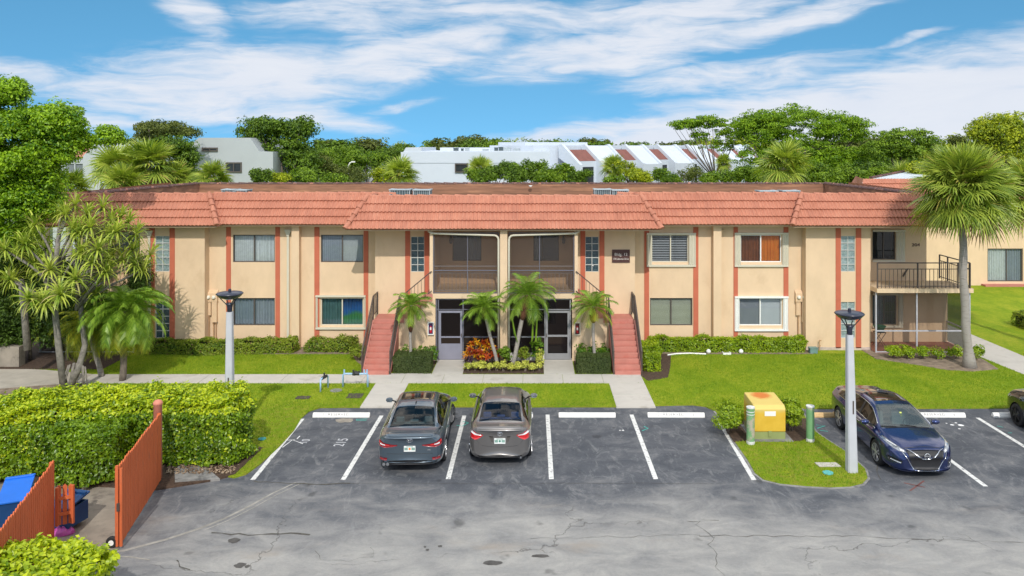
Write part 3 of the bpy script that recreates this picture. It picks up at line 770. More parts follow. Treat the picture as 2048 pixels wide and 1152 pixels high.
# entrance block: outer flanks beside the porches, behind the stairs
def AX(u): return XU(u, YA)
def AZ(v): return ZV(v, YA)
PXL, PXR = -4.12, 1.72                    # porch opening
gbL = (AX(822), AX(848.5), AZ(543.5), AZ(473.4)); gbR = (mir(gbL[1]), mir(gbL[0]), gbL[2], gbL[3])
holed_wall(wm, X_AL, PXL, Z0, ZW, YA, [gbL]); holed_wall(wm, PXR, X_AR, Z0, ZW, YA, [gbR])
wm.quad((X_AL, YB, Z0), (X_AL, YA, Z0), (X_AL, YA, ZW), (X_AL, YB, ZW)); wm.quad((X_AR, YA, Z0), (X_AR, YB, Z0), (X_AR, YB, ZW), (X_AR, YA, ZW))
# porch side walls, back wall with windows
YP = 35.35
hbw = [(-2.98, -1.93, 3.55, 4.85), (-.42 + .35, .98 + .15, 3.55, 4.85), (-3.0, -2.1, .2, 2.15), (-.2, 1.0, 1.0, 2.1)]
hbw[0] = (-3.56, -2.28, 3.78, 4.92); hbw[1] = (.02, 1.15, 3.78, 4.92)
holed_wall(wm, PXL, PXR, Z0, ZW, YP, [hbw[0], hbw[1], hbw[3]])
for x in (PXL, PXR): wm.quad((x, YA, Z0), (x, YP, Z0), (x, YP, ZW), (x, YA, ZW))
wm.box(CXB - .08, CXB + .08, YSCR + .3, YP - .003, Z0, ZW - .01)       # party wall between the two porches
# end blocks
def DXp(u): return XU(u, YD)
def DZ(v): return ZV(v, YD)
gdU = (DXp(1682), DXp(1710), DZ(543), DZ(472)); gdL = (DXp(1682), DXp(1710), DZ(676), DZ(604))
mL = lambda h: (mir(h[1]), mir(h[0]), h[2], h[3])
holed_wall(wm, X_DL, X_DR, Z0, ZW, YD, [gdU, gdL]); holed_wall(wm, mir(X_DR), mir(X_DL), Z0, ZW, YD, [mL(gdU), mL(gdL)])
for a in (X_DL, mir(X_DL)): wm.quad((a, YD, Z0), (a, YB, Z0), (a, YB, ZW), (a, YD, ZW))
YR = 36.0                                  # recessed porch wall beyond the end block
ru = (XU(1744, YR) + .02, XU(1791, YR), ZV(519, YR), ZV(463, YR)); rl = (XU(1744, YR) + .02, XU(1793, YR), ZV(650, YR), ZV(590, YR))
X_RE = XU(1853, YR)
holed_wall(wm, X_DR, X_RE, Z0, ZW, YR, [ru, rl]); holed_wall(wm, mir(X_RE), mir(X_DR), Z0, ZW, YR, [mL(ru), mL(rl)])
for s in (lambda x: x, mir):
    wm.quad((s(X_DR), YD, Z0), (s(X_DR), YR, Z0), (s(X_DR), YR, ZW), (s(X_DR), YD, ZW)); wm.quad((s(X_RE), YR, Z0), (s(X_RE), 45.2, Z0), (s(X_RE), 45.2, ZW), (s(X_RE), YR, ZW))
wm.quad((mir(X_RE), 45.2, Z0), (X_RE, 45.2, Z0), (X_RE, 45.2, ZW), (mir(X_RE), 45.2, ZW))
obj('wall', wm, wallm, bld)
bs = MB()   # greyish base course along the foot of the end block
bs.box(X_DL - .01, X_DR + .01, YD - .03, YD - .002, Z0, .16)
obj('base_course', bs, mat('weathered base', (.52, .42, .36), .9, var=.25, vs=4, dirt=(.35, .3, .28), ds=3), bld)
# pilasters with downspouts on the side blocks
for (ua, ub, nm) in ((583, 598, 'L'), (1427, 1443, 'R')):
    p_ = MB(); p_.box(XU(ua, YB - .35), XU(ub, YB - .35), YB - .35, YB - .002, Z0, ZW - .1); obj('pilaster', p_, wallm, bld)
def spout(x, y, z0=.1, z1=5.2, m=None, w_=.10):
    m = m or cream; s = MB(); s.box(x - w_ / 2, x + w_ / 2, y - .09, y - .012, z0, z1 - .28)
    s.prism_y([(x - .16, z1), (x + .16, z1), (x + w_ / 2, z1 - .28), (x - w_ / 2, z1 - .28)], y - .12, y - .012)
    return obj('downspout', s, m, bld)
spout(XU(577, YB), YB); spout(XU(300, YD), YD); spout(XU(1418, YB - .35) + .55, YB, m=wallm, w_=.06)
# brick red stripes
def stripes(list_, y, z0=.0, z1=5.3):
    for (ua, ub) in list_:
        s = MB(); s.box(XU(ua, y), XU(ub, y), y - .03, y - .002, z0, z1); obj('red_stripe', s, stripe, bld)
stripes([(452.7, 462), (551, 560), (629, 639), (727.5, 736.5), (1288.5, 1298), (1386.5, 1396.5), (1467, 1475.5), (1567, 1576.5)], YB)
stripes([(810.5, 820.3), (848.8, 858.3), (1174, 1183.6 - 9 + .4), (1203, 1212.6)][:2], YA)
for (ua, ub) in ((810.5, 820.3), (848.8, 858.3)):
    a, b = mir(XU(ub, YA)), mir(XU(ua, YA)); s = MB(); s.box(a, b, YA - .03, YA - .002, 0, 5.3); obj('red_stripe', s, stripe, bld)
stripes([(1671.3, 1681.3), (1711.5, 1722)], YD, .12)
for (ua, ub) in ((1671.3, 1681.3), (1711.5, 1722)):
    a, b = mir(XU(ub, YD)), mir(XU(ua, YD)); s = MB(); s.box(a, b, YD - .03, YD - .002, 0.1, 5.3); obj('red_stripe', s, stripe, bld)
# windows of the side blocks
window(*Bholes_L[0], YB, ('v', vcream), ('c', vcream))
window(*Bholes_L[1], YB, ('v', vgrey), ('vd', vcream))
window(*Bholes_L[2], YB, ('c', curtain_grey), ('c', vgrey))
window(*Bholes_L[3], YB, ('c', mat('teal sheer curtain', (.10, .22, .23), .85, var=.2, vs=2)), ('c', bluec), fm=cream, shutter=(BX(632), BX(732), BZ(658), BZ(590), .09, .09, cream))
window(*Bholes_R[0], YB, ('hd', hwhite), ('hd', hwhite), fm=cream, shutter=(BX(1293), BX(1391), BZ(533), BZ(465.5), BX(1303) - BX(1293), BX(1391) - BX(1377), cream), split=.52)
window(*Bholes_R[1], YB, ('c', rust_c), ('c', orange_c), fm=whitetrim, shutter=(BX(1468.5), BX(1575.5), BZ(533), BZ(465), BX(1480) - BX(1468.5), BX(1575.5) - BX(1564), cream))
window(*Bholes_R[2], YB, ('h', hcream), ('h', hcream), split=.5)
window(*Bholes_R[3], YB, ('p', grey_b), ('p', white_b), fm=whitetrim, shutter=(BX(1468.5), BX(1575.5), BZ(661.5), BZ(592), BX(1478) - BX(1468.5), BX(1575.5) - BX(1565.5), whitetrim))
glassblock(*gbL, YA, pale=False); glassblock(*gbR, YA, pale=False)
glassblock(*gdU, YD); glassblock(*gdL, YD); glassblock(*mL(gdU), YD); glassblock(*mL(gdL), YD, pale=False)
# porch windows
window(*hbw[0], YP, ('p', mat('dark blue blind', (.10, .12, .17), .8)), ('c', vgrey), fm=darkframe)
window(*hbw[1], YP, ('c', vgrey), ('p', MATS['dark blue blind']), fm=darkframe, split=.35)
window(*hbw[3], YP, ('p', MATS['dark blue blind']), ('p', MATS['dark blue blind']), fm=darkframe)
window(*ru, YR, ('none', None), ('none', None), shutter=(ru[0] - .03, ru[1] + .4, ru[2] - .10, ru[3] + .08, .0, .4, cream)); window(*rl, YR, ('v', vgrey), ('v', mat('shadowed blind', (.08, .09, .10), .8)), shutter=(rl[0] - .03, rl[1] + .25, rl[2] - .10, rl[3] + .08, 0, .18, cream))
window(*mL(ru), YR, ('v', vgrey), ('v', vgrey)); window(*mL(rl), YR, ('v', vgrey), ('v', vgrey))

# --- balcony, columns, screens of the entrance block
sb = MB(); sb.box(PXL - .0, PXR, YSCR, YP - .004, 2.62, 2.79); obj('balcony_slab', sb, slabm, bld)
sf = MB(); sf.box(PXL - .02, CXB - .15, YSCR - .03, YSCR - .002, 2.60, 2.80); sf.box(CXB + .15, PXR + .02, YSCR - .03, YSCR - .002, 2.60, 2.80); obj('slab_edge', sf, slabm, bld)
pf = MB(); pf.box(PXL, PXR, YSCR, YP - .004, -.1, .07); obj('porch_floor', pf, concrete, bld)
cl = MB()
for i in range(5):
    pass
cl.box(CXB - .15, CXB + .15, YSCR - .10, YSCR + .25, 0, ZE - .02)
obj('column', cl, wallm, bld, bevel=.01)
for sx in (-1, 1):
    for dx in (.215,):
        p_ = MB(); x = CXB + sx * dx
        x2 = CXB + sx * 2.95
        pts = [(x, YSCR - .07, .1), (x, YSCR - .07, 5.02)] + [(x + sx * .18 * (1 - math.cos(a)), YSCR - .07, 5.02 + .18 * math.sin(a)) for a in (R(30), R(60), R(90))] + [(x2, YSCR - .07, 5.28), (x2 + sx * .15, YSCR + .0, 5.36)]
        p_.tube(pts, .045, 8); obj('downspout', p_, cream, bld, smooth_=True)
screen_up = glassmat('insect screen', (.74, .71, .68), .24, (.16, .14, .13), 1.1, .1)
screen_dn = glassmat('dark insect screen', (.28, .275, .28), .30, (.035, .03, .033), 1.1, .2)
def frame_rect(mb, x0, x1, z0, z1, y, w_=.04, d=.04):
    mb.box(x0, x1, y, y + d, z0, z0 + w_); mb.box(x0, x1, y, y + d, z1 - w_, z1); mb.box(x0, x0 + w_, y + .001, y + d - .001, z0 + w_, z1 - w_); mb.box(x1 - w_, x1, y + .001, y + d - .001, z0 + w_, z1 - w_)
for sx in (-1, 1):
    a, b = (PXL + .02, CXB - .2) if sx < 0 else (CXB + .2, PXR - .02)
    f = MB(); frame_rect(f, a, b, 2.80, 5.30, YSCR + .05, .035); xm = a + (b - a) * (.52 if sx < 0 else .47)
    f.box(xm - .015, xm + .015, YSCR + .052, YSCR + .085, 2.84, 5.26); f.box(a + .035, b - .035, YSCR + .048, YSCR + .088, 3.72, 3.76)
    fr = obj('porch_screen', f, greyframe, bld)
    obj('mesh_panel', panel(a + .03, b - .03, 2.83, 5.27, YSCR + .07), screen_up, fr)
    r_ = MB(); r_.bar((a, YSCR + .18, 3.90), (b, YSCR + .18, 3.90), .05, .04); r_.bar((a, YSCR + .18, 3.62), (b, YSCR + .18, 3.62), .03); r_.bar((a, YSCR + .18, 2.90), (b, YSCR + .18, 2.90), .03)
    x = a + .1
    while x < b: r_.bar((x, YSCR + .18, 2.92), (x, YSCR + .18, 3.61), .018); x += .165
    obj('balcony_railing', r_, mat('grey railing metal', (.34, .31, .32), .5), bld)
    # ground floor screens with a door at the outer side
    g_ = MB(); ga, gb = (XU(871, YSCR), CXB - .2) if sx < 0 else (CXB + .2, XU(1148, YSCR))
    frame_rect(g_, ga, gb, .08, 2.58, YSCR + .05, .05)
    da, db = (ga + .14, ga + 1.10) if sx < 0 else (gb - 1.16, gb - .18)
    for x in (da - .03, db + .03): g_.box(x - .025, x + .025, YSCR + .048, YSCR + .092, .13, 2.53)
    if sx < 0: g_.box(db + .055, gb - .05, YSCR + .05, YSCR + .09, .98, 1.03)
    else: g_.box(ga + .05, da - .055, YSCR + .05, YSCR + .09, .98, 1.03)
    g_.box(ga + .05, gb - .05, YSCR + .053, YSCR + .087, 2.12, 2.15)
    gf = obj('ground_screen', g_, greyframe if sx < 0 else mat('silver frame', (.27, .27, .28), .5), bld)
    obj('mesh_panel', panel(ga + .02, gb - .02, .1, 2.55, YSCR + .075), screen_dn, gf)
    if sx > 0:
        k = MB(); k.box(ga + .05, da - .06, YSCR + .02, YSCR + .12, .07, .36); obj('kick_wall', k, mat('white kick wall', (.62, .6, .56), .8, var=.1), gf)
    else:
        k = MB(); k.box(db + .06, gb - .05, YSCR + .02, YSCR + .12, .07, .36); obj('kick_wall', k, MATS.get('white kick wall') or mat('grey kick wall', (.3, .28, .28), .8), gf)
    d_ = MB(); frame_rect(d_, da, db, .085, 2.09, YSCR + .01, .085, .035); d_.box(da + .085, db - .085, YSCR + .012, YSCR + .043, .98 if sx < 0 else 1.02, 1.04 if sx < 0 else 1.10)
    dm = mat('grey screen door', (.24, .24, .30), .45, var=.05) if sx < 0 else mat('silver screen door', (.26, .26, .27), .4, var=.05)
    do = obj('screen_door', d_, dm, bld)
    kp = MB(); kp.box(da + .086, db - .086, YSCR + .014, YSCR + .04, .17, .74 if sx < 0 else .34); obj('kick_plate', kp, dm, do)
    h = MB(); hx = db - .04 if sx < 0 else da + .04; h.box(hx - .015, hx + .015, YSCR - .02, YSCR + .009, 1.02, 1.16); obj('handle', h, bronze, do)
    # wall return beside the screens, under the upper flight
wr = MB()
for s in (lambda x: x, mir):
    # stringer wall: full height to the landing edge, stepping up to the balcony
    pts = [(-5.55, 0), (XU(871, YSCR), 0), (XU(871, YSCR), 2.60), (-4.14, 2.60), (-4.14, 2.60), (-5.30, 1.78), (-5.55, 1.66)]
    wr = MB(); wr.prism_y([(s(x), z) for x, z in pts], YSCR - .06, YSCR + .14); obj('stair_wall', wr, wallm, bld)
# outside walls of the upper storey beside the screens
for s in (lambda x: x, mir): up = MB(); up.box(min(s(PXL - .12), s(PXL + .01)), max(s(PXL - .12), s(PXL + .01)), YSCR, YA + .01, 2.80, 5.4); obj('porch_post', up, wallm, bld)
# porch lanterns
for x in (-3.62, 1.35):
    l_ = MB(); l_.lathe([(.03, 4.55), (.06, 4.57), (.075, 4.72), (.05, 4.80), (.02, 4.86)], 10, (x, YP - .10, 0)); l_.box(x - .03, x + .03, YP - .09, YP - .003, 4.80, 4.90); obj('wall_lantern', l_, bronze, bld)
# white bench and grill seen through the lower right screen belong to the porch floor: things of their own
fm_ = mat('white resin', (.6, .6, .6), .5)
ch = thing('porch_chair', 'pale slatted chair standing on the ground floor porch behind the leaning palm', 'chair', (-.75, 33.9, .07))
mb = MB(); mb.box(-.26, .26, -.25, .25, .40, .45); obj('seat', mb, fm_, ch, world=False)
mb = MB(); [mb.box(-.24 + .1 * i, -.18 + .1 * i, .22, .26, .46, .95) for i in range(5)]; mb.box(-.26, .26, .215, .265, .92, 1.0); obj('backrest', mb, fm_, ch, world=False)
for x in (-.23, .23):
    for y in (-.22, .22):
        mb = MB(); mb.box(x - .02, x + .02, y - .02, y + .02, 0, .40); obj('leg', mb, fm_, ch, world=False)

# --- stairs (lower flight + landing + upper flight) with railings
def stair(s, nme):
    st = MB(); n = 10; zl = 1.72; y0, y1 = 30.82, 33.0; rise = zl / n; run = (y1 - y0) / (n - 1)
    xa, xb = sorted((s(-6.56), s(-5.56)))
    for i in range(n - 1):
        st.box(xa, xb, y0 + run * i, y1 + .01 * (n - i), rise * i + .0001 * i, rise * (i + 1))
    st.box(xa, xb, y1, YA - .01, 0, zl)
    so_ = obj('staircase', st, redstep, bld, bevel=.012)
    # closed sides
    sd_ = MB()
    for x in (xa - .06, xb + .002):
        sd_.prism_x([(y0 + .12, 0), (y0 + .12, rise * .8), (y1, zl - .03), (y1, 0)], x, x + .058)
    obj('stringer', sd_, redstep, so_)
    uf = MB(); m = 6; xr0 = -5.55; xr1 = -4.15; rr = (2.78 - zl) / m; ru_ = (xr1 - xr0) / m
    for i in range(m):
        a, b = sorted((s(xr0 + ru_ * i), s(xr0 + ru_ * (i + 1) + .03))); uf.box(a, b, YSCR - .09 + .001 * i, YA - .012, zl + rr * i - .10 - .001 * i, zl + rr * (i + 1))
    obj('upper_flight', uf, redstep, so_)
    # railings of the lower flight
    for x, ext in ((s(-6.60), True), (s(-5.52), False)):
        r_ = MB(); yb_, zb = y0 + .05, .05; yt, zt = y1 + .05, zl
        r_.bar((x, yb_, 0), (x, yb_, .95), .045); r_.bar((x, yt, zt - .1), (x, yt, zt + .95), .045)
        r_.bar((x, yb_, .93), (x, yt, zt + .93), .05, .045); r_.bar((x, yb_, .22), (x, yt, zt + .2), .025)
        for i in range(1, 16):
            f_ = i / 16; r_.bar((x, yb_ + (yt - yb_) * f_, .24 + (zt - .02) * f_), (x, yb_ + (yt - yb_) * f_, .91 + zt * f_), .018)
        if ext:
            r_.bar((x, yt, zt + .93), (x, YA - .05, zt + .93), .045); r_.bar((x, YA - .06, zt), (x, YA - .06, zt + .93), .04); r_.bar((x, yt, zt + .15), (x, YA - .06, zt + .15), .025)
            for i in range(1, 6): y_ = yt + (YA - .06 - yt) * i / 6; r_.bar((x, y_, zt + .15), (x, y_, zt + .92), .018)
        obj('handrail', r_, bronze, so_)
    r_ = MB(); yy = YSCR - .04; a = (s(-5.42), yy, zl + .05); b = (s(-4.16), yy, 2.80)
    r_.bar((a[0], yy, zl - .12), (a[0], yy, zl + .95), .04); r_.bar((a[0], yy, zl + .95), (b[0], yy, 3.72), .04); r_.bar((a[0], yy, zl + .12), (b[0], yy, 2.92), .03)
    for i in range(1, 9): f_ = i / 9; x = a[0] + (b[0] - a[0]) * f_; r_.bar((x, yy, zl + .14 + (2.92 - zl - .12) * f_), (x, yy, zl + .93 + (3.72 - zl - .95) * f_), .016)
    obj('handrail', r_, bronze, so_)
stair(lambda x: x, 'l'); stair(mir, 'r')

# --- end porch with balcony on the right (and its twin behind the trees on the left)
def endporch(s):
    xa, xb = X_DR, 18.7
    a, b = sorted((s(xa), s(xb))); bl_ = MB(); bl_.box(a, b, 33.95, YR - .003, 2.62, 2.80); obj('balcony_slab', bl_, slabm, bld)
    r_ = MB(); y = 34.05; zb, zt = 2.80, 3.88
    def run(p, q_, step=.17):
        d = Vector(q_) - Vector(p); n = max(2, int(d.length / step))
        r_.bar((p[0], p[1], zt), (q_[0], q_[1], zt), .05, .04); r_.bar((p[0], p[1], zt - .26), (q_[0], q_[1], zt - .26), .03); r_.bar((p[0], p[1], zb + .09), (q_[0], q_[1], zb + .09), .03)
        for i in range(n + 1):
            v = Vector(p).lerp(Vector(q_), i / n); big = (i % 10 == 0 or i == n); r_.bar((v.x, v.y, zb), (v.x, v.y, zt if big else zt - .27), .05 if big else .02)
    run((s(xa + .06), y, 0), (s(18.6), y, 0)); run((s(18.6), y + .05, 0), (s(18.6), YR + .6, 0))
    r_.bar((s(16.6), YR - .1, zb + .2), (s(17.6), YR + .35, zt + .35), .05); r_.bar((s(17.6), YR + .3, zb), (s(17.6), YR + .3, zt + .4), .05)
    obj('balcony_railing', r_, bronze, bld)
    sc = MB(); ys = 34.1
    for x in (xa + .03, XU(1834, ys), 18.62): sc.box(s(x) - .03, s(x) + .03, ys, ys + .06, .05, 2.62)
    sc.box(a + .02, b - .06, ys + .002, ys + .058, .95, 1.0); sc.box(a + .02, b - .06, ys + .002, ys + .058, .06, .10)
    sc.box(s(18.62) - .028, s(18.62) + .028, ys + .06, YR, 2.55, 2.615); sc.box(s(18.62) - .028, s(18.62) + .028, ys + .06, YR, .95, 1.0)
    so_ = obj('porch_screen', sc, mat('light grey screen frame', (.42, .42, .45), .5), bld)
    obj('mesh_panel', panel(a + .05, b - .1, .08, 2.60, ys + .03), glassmat('thin insect screen', (.80, .78, .76), .12, (.15, .14, .13), 1.05, .05), so_)
    sp_ = MB(); x = s(18.62); sp_.quad((x, ys + .06, .1), (x, YR, .1), (x, YR, 2.55), (x, ys + .06, 2.55)); obj('mesh_panel', sp_, glassmat('side insect screen', (.40, .42, .40), .25, (.04, .05, .04), 1.05, .05), so_)
    fl = MB(); fl.box(a, b, 34.05, YR - .004, -.1, .05); obj('porch_floor', fl, mat('terracotta porch floor', (.30, .13, .09), .7, var=.2, vs=5), bld)
    lw = MB(); lw.box(min(s(X_RE), s(18.66)), max(s(X_RE), s(18.66)), YR + .002, YR + .2, -.1, 2.615); obj('wall', lw, wallm, bld)
endporch(lambda x: x); endporch(mir)
text('unit_number', '204', .2, mat('dark brown letters', (.10, .05, .04), .6), bld, (XU(1831.5, YR), YR - .012, ZV(490, YR)), (PI / 2, 0, 0), ext=.01, sx=1.25)

# --- mansard roof
def roof_face(mb, xe0, xe1, xt0, xt1, ye, yt, ze, zt, courses=4, per=.16, amp=.024):
    x0, x1 = min(xe0, xt0), max(xe1, xt1); n = int((x1 - x0) / (per / 6)); xs = [x0 + (x1 - x0) * i / n for i in range(n + 1)]
    dy, dz = yt - ye, zt - ze; ln = math.hypot(dy, dz); ny, nz_ = -dz / ln, dy / ln
    rows = []
    for k in range(courses):
        for (f_, lift) in ((k / courses, .045), ((k + .5) / courses, .028), ((k + 1) / courses - .0001, .008)):
            rows.append((f_, lift))
        if k == 0: rows.insert(0, (-.005, .0))
    rows2 = []
    for k in range(courses):
        rows2 += [(k / courses, -.0), (k / courses, .078), ((k + .5) / courses, .045), ((k + 1) / courses, .012)]
    vs = []
    for (f_, lift) in rows2:
        a = xe0 + (xt0 - xe0) * f_; b = xe1 + (xt1 - xe1) * f_
        for x in xs:
            xx = min(max(x, a), b); ph = (xx / per) % 1.0
            h = lift + (amp * (math.cos(2 * PI * ph)) if lift > .0 else 0)
            sag = .006 * math.sin(xx * 1.7) + .004 * math.sin(xx * 4.1 + f_ * 9)
            vs.append((xx, ye + dy * f_ + ny * (h + sag), ze + dz * f_ + nz_ * (h + sag)))
    m_ = len(xs); fs = [(r * m_ + i, r * m_ + i + 1, (r + 1) * m_ + i + 1, (r + 1) * m_ + i) for r in range(len(rows2) - 1) for i in range(m_ - 1)]
    mb.add(vs, fs)
def caps(mb, p, q_, r0=.10, ln=.36, n=8):
    p, q_ = Vector(p), Vector(q_); d = q_ - p; k = max(2, int(d.length / ln)); dn = d.normalized(); side = dn.cross(Vector((0, 0, 1))).normalized(); upv = side.cross(dn)
    for i in range(k):
        a = p + d * (i / k); b = p + d * ((i + 1.12) / k); vs = []
        for (c, r_) in ((a, r0 * 1.22), (b, r0 * .88)):
            for j in range(n + 1):
                th = PI * j / n; vs.append(tuple(c + side * r_ * math.cos(th) + upv * r_ * math.sin(th) + upv * (.012 if r_ > r0 else 0)))
        fs = [(j, j + 1, n + 2 + j, n + 1 + j) for j in range(n)]
        fs += [tuple(range(n + 1))]
        mb.add(vs, fs)
RUN = 1.06
YEA, YEB, YED = 32.5, 34.4, 33.9
XEA0, XEA1 = -7.63, 5.23; XTA0, XTA1 = -6.94, 4.54
XED0, XED1, XTD0 = 11.0, 18.75, 11.75
XTD1 = 18.2
rf = MB()
roof_face(rf, XEA0, XEA1, XTA0, XTA1, YEA, YEA + RUN, ZE, ZT)
roof_face(rf, mir(XED0) - .6, XEA0 + .5, mir(XTD0) - .8, XTA0 + .6, YEB, YEB + RUN, ZE, ZT)
roof_face(rf, XEA1 - .5, XED0 + .6, XTA1 - .6, XTD0 + .8, YEB, YEB + RUN, ZE, ZT)
roof_face(rf, XED0, XED1, XTD0, XTD1, YED, YED + RUN, ZE, ZT)
roof_face(rf, mir(XED1) - .3, mir(XED0), mir(XTD1) - .3, mir(XTD0), YED, YED + RUN, ZE, ZT)
# hip end faces
def hipface(xe, xt, ye, yt, yb, sgn):
    rf.quad((xe, ye, ZE), (xt, yt, ZT), (xt, yb, ZT), (xe, yb, ZE))
hipface(XEA0, XTA0, YEA, YEA + RUN, YEB + RUN + .5, -1); hipface(XEA1, XTA1, YEA, YEA + RUN, YEB + RUN + .5, 1)
hipface(XED0, XTD0, YED, YED + RUN, YEB + RUN + .5, -1); hipface(mir(XED0), mir(XTD0), YED, YED + RUN, YEB + RUN + .5, 1)
hipface(XED1, XTD1, YED, YED + RUN, 46.2, 1); hipface(mir(XED1) - .3, mir(XTD1) - .3, YED, YED + RUN, 46.2, -1)
obj('tile_roof', rf, tile, bld)
hc = MB()
for (xe, xt, ye) in ((XEA0, XTA0, YEA), (XEA1, XTA1, YEA), (XED0, XTD0, YED), (mir(XED0), mir(XTD0), YED), (XED1, XTD1, YED)):
    caps(hc, (xe, ye - .02, ZE + .03), (xt, ye + RUN, ZT + .03))
for (a, b, y) in ((XTA0, XTA1, YEA + RUN), (mir(XTD0), XTA0 + .8, YEB + RUN), (XTA1 - .8, XTD0, YEB + RUN), (XTD0, XTD1, YED + RUN), (mir(XTD1) - .3, mir(XTD0), YED + RUN)):
    caps(hc, (a, y + .06, ZT - .03), (b, y + .06, ZT - .03), .085, .5)
for (xt, y0, y1) in ((XTA0, YEA + RUN, YEB + RUN), (XTA1, YEA + RUN, YEB + RUN)): caps(hc, (xt, y0, ZT - .03), (xt, y1 + .3, ZT - .03), .085, .5)
obj('ridge_tiles', hc, tile, bld)
sf = MB()   # soffits and fascia
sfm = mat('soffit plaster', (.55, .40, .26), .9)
sf.box(XEA0 + .05, XEA1 - .05, YEA + .06, YEB + .5, ZE - .05, ZE - .02)
sf.box(mir(XED0) - .5, XEA0 + .045, YEB + .05, YEB + 1.2, ZE - .052, ZE - .022); sf.box(XEA1 - .045, XED0 + .5, YEB + .05, YEB + 1.2, ZE - .052, ZE - .022)
sf.box(XED0 + .05, XED1 - .05, YED + .05, YR + .5, ZE - .056, ZE - .024); sf.box(mir(XED1), mir(XED0) - .05, YED + .05, YR + .5, ZE - .056, ZE - .024)
obj('soffit', sf, sfm, bld)
# flat roof, inner faces of the mansard, rear parapet
flat = MB(); flat.box(mir(XTD1) + .2, XTD1 - .2, YEB + RUN + .02, 45.2, 5.70, 5.78); flat.box(XTA0 + .3, XTA1 - .3, YEA + RUN + .2, YEB + RUN + .019, 5.70, 5.779); obj('flat_roof', flat, mat('grey roof membrane', (.32, .31, .30), .9, var=.2, vs=.6, dirt=(.16, .15, .14), ds=.5), bld)
rp = MB(); brown = mat('brown parapet board', (.235, .115, .068), .85, var=.32, vs=2.0, vscale=(.3, 1, 4), dirt=(.40, .20, .11), ds=1.2, dthr=(.5, .7))
YBK = 45.3
xl, xr = mir(16.5), 16.5
rp.quad((xl, YBK, 5.7), (xr, YBK, 5.7), (xr, YBK + .02, ZT - .06), (xl, YBK + .02, ZT - .06))
rp.quad((xl - 1.15, 36.2, 5.7), (xl, YBK, 5.7), (xl, YBK, ZT - .06), (xl - 1.15, 36.2, ZT - .06)); rp.quad((xr, YBK, 5.7), (xr + .75, 36.2, 5.7), (xr + .75, 36.2, ZT - .06), (xr, YBK, ZT - .06))
for (a, b, y) in ((XTA0, XTA1, YEA + RUN), (mir(XTD0), XTA0, YEB + RUN), (XTA1, XTD0, YEB + RUN), (XTD0, XTD1, YED + RUN), (mir(XTD1), mir(XTD0), YED + RUN)):
    rp.quad((a, y + .16, 5.7), (b, y + .16, 5.7), (b, y + .16, ZT - .1), (a, y + .16, ZT - .1))
obj('parapet', rp, brown, bld)
cp = MB(); dk = mat('dark tile coping', (.11, .06, .055), .8, var=.4, vs=5, dirt=(.35, .16, .12), ds=4, dthr=(.55, .65))
caps(cp, (xl, YBK + .08, ZT - .06), (xr, YBK + .08, ZT - .06), .08, .55); caps(cp, (xl - 1.15, 36.2, ZT - .06), (xl - .05, YBK, ZT - .06), .10, .5); caps(cp, (xr + .05, YBK, ZT - .06), (xr + .75, 36.2, ZT - .06), .10, .5)
rb = MB(); roof_face(rb, mir(XED1) + .5, XED1 - .5, xl, xr, 46.4, YBK + .15, ZE, ZT - .05)
obj('coping', cp, dk, bld); obj('rear_roof', rb, tile, bld)

# --- rooftop air conditioners
acm = mat('galvanised casing', (.42, .47, .49), .45, metal=.3, var=.1, vs=4); acd = mat('condenser fins', (.07, .10, .11), .6, var=.3, vs=10, vscale=(8, 1, 1))
ACS = [(779, 820, 378.5, 38.4, 'grey rooftop air conditioner, larger one of the pair left of the entrance ridge'), (826, 860, 379, 38.4, 'narrower grey rooftop air conditioner of the pair left of the entrance'),
       (1189, 1222, 378, 38.4, 'grey rooftop air conditioner, left one of the pair right of the entrance'), (1225, 1257, 379.5, 38.4, 'grey rooftop air conditioner, right one of the pair right of the entrance'),
       (443, 468, 378.5, 39.6, 'dark louvred rooftop air conditioner on the left wing, left of two'), (469, 493, 379.3, 39.6, 'rooftop air conditioner on the left wing, right of two touching'),
       (1520, 1556, 381.3, 38.0, 'low rooftop air conditioner on the right wing, left of two'), (1566, 1600, 381.0, 38.0, 'low rooftop air conditioner on the right wing, right of two')]
for (ua, ub, vt, y, lab) in ACS:
    xa, xb = XU(ua, y), XU(ub, y); zt = ZV(vt, y); wdt = xb - xa; cx_ = (xa + xb) / 2
    a = thing('air_conditioner', lab, 'air conditioner', (cx_, y + .4, 5.78), group='air conditioners on the flat roof')
    h = zt - 5.78; mb = MB(); hw = wdt / 2
    for sx in (-1, 1):
        for sy in (-1, 1): mb.box(sx * hw - (.04 if sx > 0 else 0), sx * hw + (.04 if sx < 0 else 0), sy * .4 - (.04 if sy > 0 else 0), sy * .4 + (.04 if sy < 0 else 0), 0, h - .05)
    mb.box(-hw, hw, -.4, .4, 0, .08)
    for i in range(1, 8): mb.box(-hw + wdt * i / 8 - .008, -hw + wdt * i / 8 + .008, -.402, -.39, .08, h - .05)
    obj('casing', mb, acm, a, world=False)
    mb = MB(); mb.box(-hw + .045, hw - .045, -.37, .37, .08, h - .051); obj('condenser_coil', mb, acd, a, world=False)
    mb = MB(); pts = [(-hw - .03, h - .05), (hw + .03, h - .05), (hw + .03, h + .0), (hw * .5, h - .02), (-hw * .5, h - .02), (-hw - .03, h + .0)]
    mb.prism_y(pts, -.43, .43); obj('lid', mb, acm, a, world=False)
vt_ = thing('roof_vent', 'small white vent cap sitting on the rear parapet above the entrance', 'vent', (XU(1061, 45.1), 45.0, 6.55))
mb = MB(); mb.lathe([(.12, 0), (.12, .12), (.2, .13), (.18, .18), (.05, .2)], 12); obj('cap', mb, whitetrim, vt_, world=False); vt_.scale = (.55, .55, .4)

